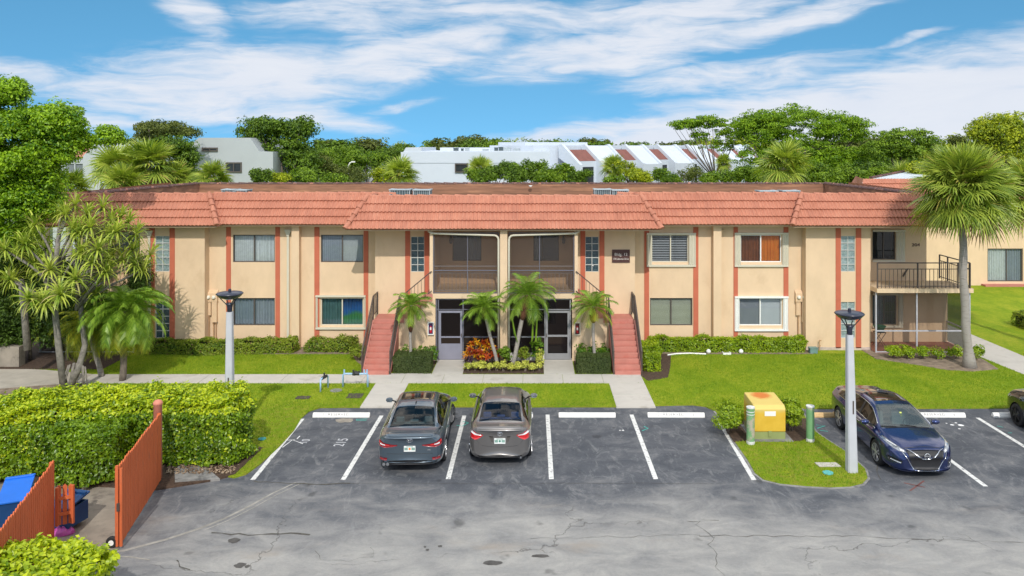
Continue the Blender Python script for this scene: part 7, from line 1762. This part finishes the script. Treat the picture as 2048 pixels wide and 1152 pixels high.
for (uvy, n) in heads:
    P = Pp(*uvy); root = Pp(112 + (uvy[0] > 160) * 40, min(620, uvy[1] + 75), yb + .2); br.tube([tuple(root), tuple(root.lerp(P, .5) + Vector((0, 0, .10))), tuple(P)], [.05, .042, .035], 7)
    ax = (P - root).normalized() * .5 + Vector((0, 0, .8)); rosette(B, P, ax, int(n * 1.7), .88, .065, g, lo=-.6, bend=.6)
obj('branches', br, MATS['mottled grey bark'], e, smooth_=True); B.build('crown', LM['pand'], e)
feather_palm('date_palm', 'full date palm with hanging fronds before the left end block', (-15.45, 30.1, 0), (-15.35, 30.1, 2.65), .12, .10, 1.8, 72, LM['pygmy'], 121, fib=(.2, .16), droop=1.9, elrange=(1.4, -.8), lf=.46, n=42, wl=.03, trunkm=bark, ym=LM['pygmy_y'])
feather_palm('date_palm', 'smaller yellowing date palm leaning behind the full one', (-16.5, 30.6, 0), (-17.0, 30.6, 2.0), .10, .09, 1.5, 44, LM['pygmy_y'], 122, droop=2.0, elrange=(1.2, -.8), lf=.36, n=28)

# --- big ficus at the left edge, its boughs and the understorey below
Yf = 31.5
def lobe(u, v, ru, rv, y, sh): return (XU(u, y) - XU(-75, Yf), y - Yf, ZV(v, y), ru * y / FPX, ru * y / FPX * .8, rv * y / FPX, sh)
lobes = [lobe(10, 185, 60, 42, 31, .12), lobe(110, 245, 72, 48, 31, .2), lobe(25, 290, 95, 80, 30.5, .28), lobe(-60, 260, 90, 100, 31, .25), lobe(70, 370, 75, 70, 31.2, .2), lobe(215, 272, 42, 24, 31.5, .05), lobe(165, 283, 30, 22, 31.5, .03), lobe(20, 440, 85, 70, 31.5, .18), lobe(-80, 420, 80, 120, 31.5, .2)]
tree('ficus_tree', 'large bright green tree filling the left edge above the roof end', XU(-75, Yf), Yf, 12, 4, 3, 3, LM['ficus'], 420, 120, .48, .135, 201, parts=lobes + [lobe(50, 235, 40, 28, 31, .06), lobe(0, 245, 60, 36, 31, .08), lobe(75, 320, 60, 50, 30.8, .15), lobe(120, 300, 50, 40, 31, .1), lobe(40, 400, 70, 50, 30.8, .15), lobe(95, 410, 40, 36, 31.2, .08), lobe(135, 262, 34, 22, 31.2, .04), lobe(-20, 340, 80, 60, 30.6, .2)], trunk=.2, limbs=16, lo=.5, asp=.55, lean=(-.5, .5))
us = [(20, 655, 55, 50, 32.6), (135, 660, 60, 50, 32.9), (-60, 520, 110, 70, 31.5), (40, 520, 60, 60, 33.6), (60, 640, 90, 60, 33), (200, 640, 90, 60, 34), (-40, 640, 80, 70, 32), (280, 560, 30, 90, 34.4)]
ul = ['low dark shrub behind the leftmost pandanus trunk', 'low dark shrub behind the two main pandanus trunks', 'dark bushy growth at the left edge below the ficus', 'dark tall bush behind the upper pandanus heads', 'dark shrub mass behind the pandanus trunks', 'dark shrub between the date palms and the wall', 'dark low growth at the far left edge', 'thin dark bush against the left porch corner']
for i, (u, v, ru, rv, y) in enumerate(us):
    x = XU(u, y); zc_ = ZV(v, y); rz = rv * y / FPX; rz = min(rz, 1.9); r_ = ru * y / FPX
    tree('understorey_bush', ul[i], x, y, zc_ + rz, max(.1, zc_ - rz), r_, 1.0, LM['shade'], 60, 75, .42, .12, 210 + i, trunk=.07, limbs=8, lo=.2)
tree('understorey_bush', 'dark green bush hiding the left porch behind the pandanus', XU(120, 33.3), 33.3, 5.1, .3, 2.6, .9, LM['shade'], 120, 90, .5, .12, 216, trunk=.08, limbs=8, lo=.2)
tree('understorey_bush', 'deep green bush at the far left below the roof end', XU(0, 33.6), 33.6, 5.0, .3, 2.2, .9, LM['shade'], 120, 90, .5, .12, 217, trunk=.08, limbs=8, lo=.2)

# --- white buildings behind
white1 = mat('pale grey stucco', (.41, .44, .46), .9, var=.05, vs=.3); white2 = mat('white stucco', (.55, .60, .67), .9, var=.05, vs=.2); farglass = mat('dark far window', (.03, .035, .04), .15, var=.3); terr = mat('dull terracotta panel', (.21, .085, .07), .85, var=.15, vs=2)
YL = 75.0
def lx(u): return XU(u, YL)
def lz(v): return ZV(v, YL)
b1 = thing('white_apartment_block', 'pale grey apartment block with stepped gable behind the left trees', 'building', (lx(470), YL, 0))
mb = MB(); mb.prism_y([(lx(380), -.1), (lx(546), -.1), (lx(546), lz(304)), (lx(519), lz(303)), (lx(500), lz(275.5)), (lx(398), lz(275.5)), (lx(380), lz(290))], YL, YL + 9); obj('wall', mb, white1, b1)
for (a, b, c, d) in ((452, 484, 345, 324.5), (404, 436, 303, 295)):
    mb = MB(); frame_rect(mb, lx(a), lx(b), lz(c), lz(d), YL - .12, .12, .1); mb.box((lx(a) + lx(b)) / 2 - .04, (lx(a) + lx(b)) / 2 + .04, YL - .11, YL - .03, lz(c), lz(d)); o = obj('window', mb, darkframe, b1); mb = MB(); mb.box(lx(a) + .1, lx(b) - .1, YL - .05, YL - .002, lz(c) + .1, lz(d) - .1); obj('pane', mb, farglass, o)
b1b = thing('white_apartment_block', 'pale grey block with terracotta slope and screened balcony at the far left', 'building', (lx(170), YL - 5, 0)); Yq = 68.0
qx = lambda u: XU(u, Yq); qz = lambda v: ZV(v, Yq)
mb = MB(); mb.prism_y([(qx(166), -.1), (qx(300), -.1), (qx(300), qz(290)), (qx(190), qz(287)), (qx(166), qz(312))], Yq, Yq + 26); mb.box(qx(100), qx(165.9), Yq + .4, Yq + 20, -.1, qz(319)); obj('wall', mb, white1, b1b)
mb = MB(); mb.add([(qx(120), Yq + .6, qz(314)), (qx(165), Yq + .6, qz(314)), (qx(180), Yq + 5, qz(292)), (qx(120), Yq + 5, qz(292))], [(0, 1, 2, 3)]); obj('roof_slope', mb, tile, b1b)
mb = MB(); frame_rect(mb, qx(125), qx(165), qz(364), qz(325), Yq + .25, .12, .1); mb.box(qx(146) - .05, qx(146) + .05, Yq + .26, Yq + .34, qz(364), qz(325)); mb.box(qx(125), qx(165), Yq + .26, Yq + .34, qz(345) - .04, qz(345) + .04); o = obj('balcony_screen', mb, white1, b1b); mb = MB(); mb.box(qx(126), qx(164), Yq + .36, Yq + .38, qz(363), qz(326)); obj('mesh_panel', mb, mat('far insect screen', (.16, .18, .2), .7), o)
YM = 92.0
mx_ = lambda u: XU(u, YM); mz_ = lambda v: ZV(v, YM)
b2 = thing('white_apartment_block', 'long white apartment block with slanted left end behind the entrance', 'building', (mx_(950), YM, 0))
mb = MB(); mb.prism_y([(mx_(798), -.1), (mx_(1100), -.1), (mx_(1100), mz_(301)), (mx_(862), mz_(303)), (mx_(843), mz_(302)), (mx_(842), mz_(295)), (mx_(812), mz_(295)), (mx_(798), mz_(318))], YM, YM + 14); mb.box(mx_(798) + .2, mx_(1100), YM - .06, YM - .002, mz_(326), mz_(304) ) ; obj('wall', mb, white2, b2)
mb = MB(); mb.box(mx_(862), mx_(1096), YM + 9, YM + 13.8, mz_(303), mz_(297.5) + .1); obj('rear_parapet', mb, white2, b2)
mb = MB(); frame_rect(mb, mx_(910), mx_(937), mz_(345), mz_(327), YM - .2, .12, .12); o = obj('window', mb, darkframe, b2); mb = MB(); mb.box(mx_(911), mx_(936), YM - .09, YM - .065, mz_(344), mz_(328)); obj('pane', mb, farglass, o)
for i, (u, w_, hh_) in enumerate(((907, 9, 5), (920, 4, 4), (930, 8, 5), (968, 12, 3), (990, 7, 6), (1000, 9, 7), (1012, 14, 6), (1032, 10, 4), (1080, 22, 4), (1066, 6, 3))):
    a = thing('rooftop_unit', ('small dark', 'tiny dark', 'boxy grey', 'low grey', 'dark tall', 'dark wide', 'pale ribbed', 'small grey', 'long pale', 'small pale')[i] + ' rooftop unit on the long white block', 'rooftop unit', (mx_(u), YM + 3, mz_(302)), group='units on the far white roof'); mb = MB(); hw = w_ * YM / FPX / 2; hgt = hh_ * YM / FPX
    mb.box(-hw, hw, -.5, .5, 0, hgt); [mb.box(-hw + 2 * hw * k / 4 - .03, -hw + 2 * hw * k / 4 + .03, -.54, -.5, .05, hgt - .05) for k in range(1, 4)]; mb.box(-hw - .04, hw + .04, -.54, .54, hgt, hgt + .06); obj('casing', mb, (acd if i in (0, 1, 4, 5) else acm), a, world=False)
b3 = thing('white_townhouse_row', 'row of white townhouses with slanted fins and terracotta slopes running off to the right', 'building', (mx_(1250), YM, 0))
P0 = Vector((mx_(1098), YM - 1.0)); P1 = Vector((XU(1530, 122.0), 122.0))
def on(u, dd=0.0):   # facade point seen at column u, moved dd metres towards the viewer
    k = (u - CX) / FPX; d = P1 - P0; s_ = (k * P0.y - P0.x) / (d.x - k * d.y); p = P0 + d * s_; return Vector((p.x, p.y - dd))
d2 = (P1 - P0).normalized(); nrm2 = Vector((d2.y, -d2.x))
mb = MB(); a, b = P0, P1; mb.prism([(a.x, a.y), (b.x, b.y), (b.x - nrm2.x * 12, b.y - nrm2.y * 12), (a.x - nrm2.x * 12, a.y - nrm2.y * 12)], -.1, 6.3)
a2 = a - nrm2 * 2.6; b2_ = b - nrm2 * 2.6; mb.prism([(a2.x, a2.y), (b2_.x, b2_.y), (b2_.x - nrm2.x * 8, b2_.y - nrm2.y * 8), (a2.x - nrm2.x * 8, a2.y - nrm2.y * 8)], 6.3, 8.85); obj('wall', mb, white2, b3)
mb = MB(); c = on(1120) - nrm2 * 6; c2 = on(1245) - nrm2 * 6; mb.prism([(c.x, c.y), (c2.x, c2.y), (c2.x - nrm2.x * 5, c2.y - nrm2.y * 5), (c.x - nrm2.x * 5, c.y - nrm2.y * 5)], 8.851, 9.25); obj('rear_parapet', mb, white2, b3)
bays = [(1146, 1192, 1), (1238, 1272, 0), (1306, 1336, 1), (1371, 1395, 1), (1422, 1444, 0), (1468, 1486, 1), (1500, 1514, 0)]
def fin(u):
    p = on(u); f_ = MB(); dd = 1.9; t_ = d2 * .22
    prof = [(0, -.1), (1.35, -.1), (1.35, 6.6), (-1.7, 9.0), (-2.2, 8.9), (-2.2, 7.4), (0, 6.2)]
    vs = [(p.x + nrm2.x * o_ + k * t_.x, p.y + nrm2.y * o_ + k * t_.y, z) for k in (-1, 1) for o_, z in prof]; n = len(prof); f_.add(vs, [tuple(range(n))[::-1], tuple(range(n, 2 * n))] + [(i, (i + 1) % n, n + (i + 1) % n, n + i) for i in range(n)]); obj('fin_wall', f_, white2, b3)
for (ua, ub, wd_) in bays:
    fin(ua); fin(ub); pa, pb_ = on(ua), on(ub); q0, q1 = pa + nrm2 * 1.0, pb_ + nrm2 * 1.0; r0, r1 = pa - nrm2 * 2.3, pb_ - nrm2 * 2.3
    q0, q1, r0, r1 = pa + nrm2 * .2, pb_ + nrm2 * .2, pa - nrm2 * 1.5, pb_ - nrm2 * 1.5; mb = MB(); mb.add([(q0.x, q0.y, 7.0), (q1.x, q1.y, 7.0), (r1.x, r1.y, 8.34), (r0.x, r0.y, 8.34)], [(0, 1, 2, 3)]); obj('terracotta_slope', mb, terr, b3); mb = MB(); mb.quad((q0.x, q0.y, 0), (q1.x, q1.y, 0), (q1.x, q1.y, 6.98), (q0.x, q0.y, 6.98)); obj('bay_wall', mb, white2, b3)
    mb = MB(); w0, w1 = pa.lerp(pb_, .3) + nrm2 * .22, pa.lerp(pb_, .82) + nrm2 * .22; mb.prism([(w0.x, w0.y), (w1.x, w1.y), (w1.x + nrm2.x * .05, w1.y + nrm2.y * .05), (w0.x + nrm2.x * .05, w0.y + nrm2.y * .05)], 3.9, 6.3); mb.prism([(pa.x, pa.y), (pb_.x, pb_.y), (pb_.x + nrm2.x * .2, pb_.y + nrm2.y * .2), (pa.x + nrm2.x * .2, pa.y + nrm2.y * .2)], 5.95, 6.1) if False else None; obj('window', mb, farglass, b3)
mb = MB()
for (ua, ub) in ((1193, 1237), (1273, 1305), (1337, 1370), (1396, 1421), (1445, 1467), (1487, 1499)):
    pa, pb_ = on(ua) + nrm2 * 1.2, on(ub) + nrm2 * 1.2; r0, r1 = on(ua) - nrm2 * 1.7, on(ub) - nrm2 * 1.7; mb.add([(pa.x, pa.y, -.1), (pb_.x, pb_.y, -.1), (pb_.x, pb_.y, 6.5), (pa.x, pa.y, 6.5), (r1.x, r1.y, 8.8), (r0.x, r0.y, 8.8)], [(0, 1, 2, 3), (3, 2, 4, 5)])
obj('bay_front', mb, white2, b3)
e = thing('street_lamp', 'distant pale street lamp among the trees left of the white block', 'street lamp', (XU(696, 85), 85, 0)); mb = MB(); mb.tube([(0, 0, 0), (0, 0, 6.6), (.2, 0, 7.0), (.5, 0, 7.1)], [.10, .07, .06, .05], 8); obj('pole', mb, whitetrim, e, world=False); mb = MB(); mb.box(.35, .75, -.1, .1, 7.05, 7.18); obj('lamp_head', mb, whitetrim, e, world=False)
hs = thing('distant_house', 'small tan roofed house glimpsed between trees left of the white block', 'house', (XU(735, 100), 100, 0)); mb = MB(); mb.box(XU(722, 100), XU(750, 100), 100, 106, 0, ZV(327, 100)); obj('wall', mb, white1, hs); mb = MB(); mb.prism_y([(XU(720, 100), ZV(327, 100)), (XU(752, 100), ZV(327, 100)), (XU(748, 100), ZV(322, 100)), (XU(725, 100), ZV(322, 100))], 99.6, 106.4); obj('roof', mb, mat('tan roof', (.5, .38, .33), .9), hs)

# --- trees behind
def T(label, u, vt, vb, y, ru, m, nc, per, cr, size, seed, name='tree', **kw):
    x = XU(u, y); r_ = ru * y / FPX; return tree(name, label, x, y, ZV(vt, y), max(.5, ZV(vb, y)), r_, r_ * .8, LM[m], nc, per, cr, size, seed, **kw)
def lobes2(u0, y0, L_): return [(XU(u, y) - XU(u0, y0), y - y0, ZV(v, y), ru * y / FPX, ru * y / FPX * .7, rv * y / FPX, sh) for (u, v, ru, rv, y, sh) in L_]
tree('tree', 'large dark green tree with layered boughs right of the grey gabled block', XU(575, 78), 78, 12, 5, 4, 4, LM['tree1'], 190, 95, .95, .30, 301, parts=lobes2(575, 78, [(520, 262, 55, 30, 78, .2), (590, 258, 60, 32, 78, .25), (570, 300, 70, 40, 78, .28), (600, 335, 55, 40, 77, .22), (540, 250, 40, 20, 77, .1)]), trunk=.45, limbs=12, lo=.3)
tree('tree', 'grey green feathery tree behind the dark bushy one at the left', XU(325, 72), 72, 11, 6, 4, 4, LM['tree3'], 130, 80, .9, .24, 302, parts=lobes2(325, 72, [(325, 258, 70, 20, 72, .5), (300, 280, 60, 25, 72, .3), (370, 265, 40, 14, 72, .2)]), trunk=.3, limbs=10, flat=.4, lo=.3)
tree('tree', 'rounded dark olive tree in front of the grey gabled block', XU(350, 60), 60, 10, 5, 3, 3, LM['tree1'], 130, 90, .7, .22, 303, parts=lobes2(350, 60, [(345, 295, 58, 25, 60, .45), (320, 300, 35, 25, 60, .2), (375, 315, 32, 26, 60, .25), (365, 340, 30, 14, 60, .15)]), trunk=.3, limbs=9, lo=.3)
tree('tree', 'big feathery green tree right of the white townhouses', XU(1600, 90), 90, 13, 5, 6, 6, LM['tree4'], 560, 95, 1.05, .26, 304, parts=lobes2(1600, 90, [(1600, 248, 125, 42, 90, .34), (1520, 258, 65, 48, 90, .18), (1690, 260, 65, 35, 90, .16), (1580, 310, 120, 45, 88, .25), (1680, 320, 80, 35, 88, .15), (1500, 250, 30, 20, 89, .06)]), trunk=.6, limbs=16, flat=.35, lo=.3)
tree('tree', 'open flat topped tree with pale limbs above the white townhouses', XU(1430, 95), 95, 12, 6, 5, 5, LM['tree4'], 150, 75, .8, .26, 305, parts=lobes2(1430, 95, [(1370, 250, 42, 14, 95, .22), (1415, 246, 45, 18, 95, .28), (1465, 258, 45, 34, 95, .3), (1440, 290, 45, 18, 95, .12), (1400, 272, 30, 12, 95, .08)]), trunk=.15, limbs=18, flat=.4, lo=.25)
tree('tree', 'mid green spreading tree between the feathery tree and the sabal palm', XU(1815, 85), 85, 11, 5, 5, 5, LM['tree2'], 200, 90, .8, .26, 306, parts=lobes2(1815, 85, [(1815, 280, 75, 27, 85, .5), (1770, 300, 60, 30, 84, .25), (1850, 310, 60, 28, 84, .25)]), trunk=.4, limbs=10, flat=.4, lo=.3)
tree('tree', 'yellow green broad tree at the right edge above the sabal palm', XU(2010, 60), 60, 12, 5, 5, 5, LM['tree5'], 210, 100, .75, .22, 307, parts=lobes2(2010, 60, [(2010, 258, 78, 38, 60, .4), (2050, 300, 60, 50, 60, .25), (1962, 262, 38, 28, 60, .12), (1980, 310, 60, 40, 60, .2), (2060, 360, 60, 40, 60, .15)]), trunk=.35, limbs=12, lo=.3)
T('yellow green bush peeping left of the sabal palm crown', 1850, 318, 372, 56, 42, 'tree5', 90, 80, .6, .2, 308)
T('small blue green tree far behind the sabal palm', 1915, 262, 300, 130, 25, 'tree3', 40, 60, 1.0, .3, 309)
lst = [('dull green round bush at the foot of the large dark tree', 560, 345, 378, 66, 34, 'tree5', 60, 70, .6, .2), ('olive bush left of the distant street lamp', 640, 300, 370, 80, 45, 'tree3', 80, 80, .8, .24),
       ('rounded olive bush below the distant street lamp', 705, 330, 374, 72, 50, 'tree3', 90, 80, .7, .2), ('dark green tree right of the distant street lamp', 770, 292, 350, 110, 50, 'tree1', 100, 80, 1.0, .3),
       ('green dense tree behind the distant street lamp', 690, 286, 350, 125, 60, 'tree2', 120, 80, 1.2, .34), ('pale green low tree left of the white block end', 765, 332, 376, 74, 34, 'tree5', 50, 70, .6, .2),
       ('dark leafy tree before the white block, left of three', 1000, 318, 372, 66, 34, 'tree1', 80, 80, .5, .19), ('dark leafy tree before the white block, middle of three', 1060, 316, 374, 66, 42, 'tree1', 95, 80, .5, .19), ('dark leafy tree before the white block, right of three', 1125, 322, 374, 66, 40, 'tree2', 85, 80, .5, .19),
       ('low green bush at the foot of the white block window', 955, 336, 372, 66, 30, 'tree2', 50, 70, .5, .19), ('loose yellow green tree in front of the second terracotta slope', 1255, 312, 372, 68, 34, 'tree5', 55, 60, .5, .19), ('green bushy tree before the third townhouse bay', 1320, 330, 372, 68, 26, 'tree2', 50, 70, .5, .18),
       ('thin pale shrub before the fourth townhouse bay', 1372, 335, 372, 70, 24, 'tree3', 26, 50, .5, .17), ('green shrub before the last townhouse bays', 1450, 338, 374, 68, 38, 'tree2', 60, 70, .5, .19), ('green bush at the townhouse row end', 1515, 335, 376, 66, 30, 'tree2', 50, 70, .5, .19),
       ('broad light green bush below the feathery tree', 1690, 325, 376, 66, 60, 'tree2', 130, 80, .6, .2), ('deep green bush behind the right end of the flat roof', 1760, 330, 378, 64, 50, 'tree2', 100, 80, .6, .2), ('pale green low bush left of the second building roof', 1640, 345, 378, 62, 34, 'tree2', 60, 70, .5, .19)]
lst += [('dark green bush behind the roof left of the large dark tree', 520, 335, 376, 64, 30, 'tree1', 60, 70, .6, .2), ('mid green bush right of the large dark tree foot', 610, 335, 376, 62, 36, 'tree2', 70, 70, .6, .2), ('dense green bush between the olive bushes', 670, 345, 378, 60, 34, 'tree2', 60, 70, .6, .2),
        ('tall green tree behind the olive bushes', 735, 300, 360, 95, 55, 'tree2', 110, 80, .9, .28), ('dark green ragged bush just before the white block, left', 975, 330, 378, 62, 26, 'tree1', 60, 70, .5, .18), ('dark green ragged bush just before the white block, centre left', 1030, 326, 378, 61, 32, 'tree1', 70, 70, .5, .18),
        ('dark green ragged bush just before the white block, centre right', 1092, 330, 378, 61, 34, 'tree2', 70, 70, .5, .18), ('dark green ragged bush just before the white block, right', 1160, 334, 378, 62, 30, 'tree1', 60, 70, .5, .18), ('leafy bush at the foot of the second terracotta slope', 1285, 335, 378, 62, 34, 'tree5', 60, 70, .5, .18),
        ('leafy bush at the foot of the first terracotta slope', 1225, 350, 378, 62, 26, 'tree2', 45, 70, .5, .18), ('leafy bush between the second and third townhouse bays', 1345, 345, 378, 62, 28, 'tree2', 45, 70, .5, .18), ('airy grey green tree before the middle townhouse bays', 1390, 325, 378, 64, 30, 'tree3', 40, 50, .6, .17), ('leafy bush before the fifth townhouse bay', 1420, 340, 378, 62, 28, 'tree2', 50, 70, .5, .18),
        ('deep green bush filling below the open flat topped tree', 1490, 325, 378, 64, 34, 'tree2', 70, 70, .6, .2), ('dark green bush at the left foot of the feathery tree', 1620, 318, 378, 66, 44, 'tree2', 90, 75, .6, .2), ('wide dark green bush right of the feathery tree foot', 1730, 315, 378, 68, 50, 'tree1', 100, 75, .6, .22), ('yellowish bush before the second building roof', 1810, 330, 368, 66, 40, 'tree5', 70, 70, .6, .2),
        ('dark green bush at the far left behind the roof end', 95, 330, 392, 52, 40, 'tree1', 80, 75, .6, .2), ('dense green bush behind the left palm clump', 385, 335, 378, 62, 34, 'tree2', 70, 70, .6, .2)]
for i, (lab, u, vt, vb, y, ru, m, nc, per, cr, size) in enumerate(lst): T(lab, u, vt - 4, vb, y, ru, m, nc, int(per * .75), cr * .85, size, 320 + i, trunk=.15, limbs=6, lo=.3)
# fan palms behind the roof
fp = [('bushy sabal palm behind the roof, left one of the left clump', 235, 330, 58, 2.3), ('bushy sabal palm behind the roof, middle of the left clump', 295, 325, 57, 2.4), ('low yellowing sabal palm at the front of the left clump', 245, 362, 55, 1.7), ('small sabal palm at the right of the left clump', 425, 352, 58, 1.5), ('sabal palm half hidden behind the left tree clump', 350, 355, 58, 1.7),
      ('grey green sabal palm left of the white block', 795, 345, 66, 1.8), ('sabal palm before the white block window', 957, 335, 68, 1.4), ('sabal palm before the first townhouse slope', 1225, 333, 70, 1.4), ('big sabal palm behind the roof right of the townhouses', 1565, 325, 58, 2.3), ('sabal palm with small crown before the townhouses', 1445, 325, 72, 1.0),
      ('sabal palm deep in the bushes right of the feathery tree', 1800, 352, 62, 1.6), ('small low sabal palm below the ficus behind the roof end', 140, 372, 52, 1.5)]
for i, (lab, u, v, y, r_) in enumerate(fp):
    x = XU(u, y); z = ZV(v, y) - r_ * .15; fan_palm('sabal_palm', lab, (x, y, 0), (x + .1, y, z), .2, .16, 40, r_ * .5, r_ * .62, LM['sabal'], 400 + i, nl=22, wl=.06 * r_ / 1.6, elmin=-.7, group='sabal palms behind the building')
# far tree belt
proto = [tree('far_tree', 'rounded green tree of the belt on the horizon', 0, 0, 11.4, 1.5, 6.0, 4.5, LM[m], 90, 55, 1.4, .55, 500 + i, group='trees of the belt on the horizon', trunk=.3, limbs=5, lo=.35) for i, m in enumerate(('tree1', 'tree2', 'tree3', 'tree5'))]
r_ = random.Random(77); k = 0
for row, (yy, step) in enumerate(((132, 7.5), (150, 8.0), (185, 9.0), (240, 12.0))):
    x = -yy * .70
    while x < yy * .66:
        src = proto[r_.randrange(4)]; o = src if k < 4 and False else copy_tree(src); s_ = r_.uniform(.8, 1.05); o.location = (x + r_.uniform(-2, 2), yy + r_.uniform(-6, 6), 0); zs_ = s_ * (1 + .02 * row)
        o.scale = (s_ * 1.25, s_ * 1.25, zs_); o.rotation_euler = (0, 0, r_.uniform(0, 6.28)); x += step * r_.uniform(.8, 1.2); k += 1
for i, (u, y) in enumerate(((985, 130), (1100, 138), (1690, 120), (150, 110))):
    proto[i].location = (XU(u, y), y, 0); proto[i].scale = (1.1, 1.1, 1.02)
for (u, v) in ((990, 268), (965, 276), (1095, 272)):
    src = proto[1 if v == 268 else 0]; o = copy_tree(src); y = 128 + r_.uniform(-4, 4); o.location = (XU(u, y), y, 0); s_ = ZV(v, y) / 10.4; o.scale = (s_ * .8, s_ * .8, s_)
hedge('base_hedge', 'clipped green hedge at the right edge before the second building', [(23.6, 38.0), (27, 38.0), (27, 39.4), (23.6, 39.4)], .03, .75, LM['base'], 4500, .10, group='low hedges along the building')
hedge('base_hedge', 'low dark hedge seen through the balcony railing on the far lawn', [(20.5, 46), (23.6, 46), (23.6, 47), (20.5, 47)], .03, .85, LM['base'], 2500, .13, group='low hedges along the building')
# litter: fallen leaves and small stones by the hedge foot
g = np.random.default_rng(9); pts = np.c_[g.uniform(-10.0, -8.1, 420), g.uniform(21.5, 22.1, 420), np.full(420, .075)]
V, F = leaf_quads(pts, unit(g.normal(size=(420, 3)) * .4 + np.array([0, 0, 1.])), .08, .6, .1, g); o = npobj('leaf_litter', V, F, leafmat('fallen leaf', (.16, .09, .05), (.42, .33, .24), .1, .8, .1), kind='stuff'); tag(o, 'brown and bleached fallen leaves at the foot of the big hedge', 'leaf litter')
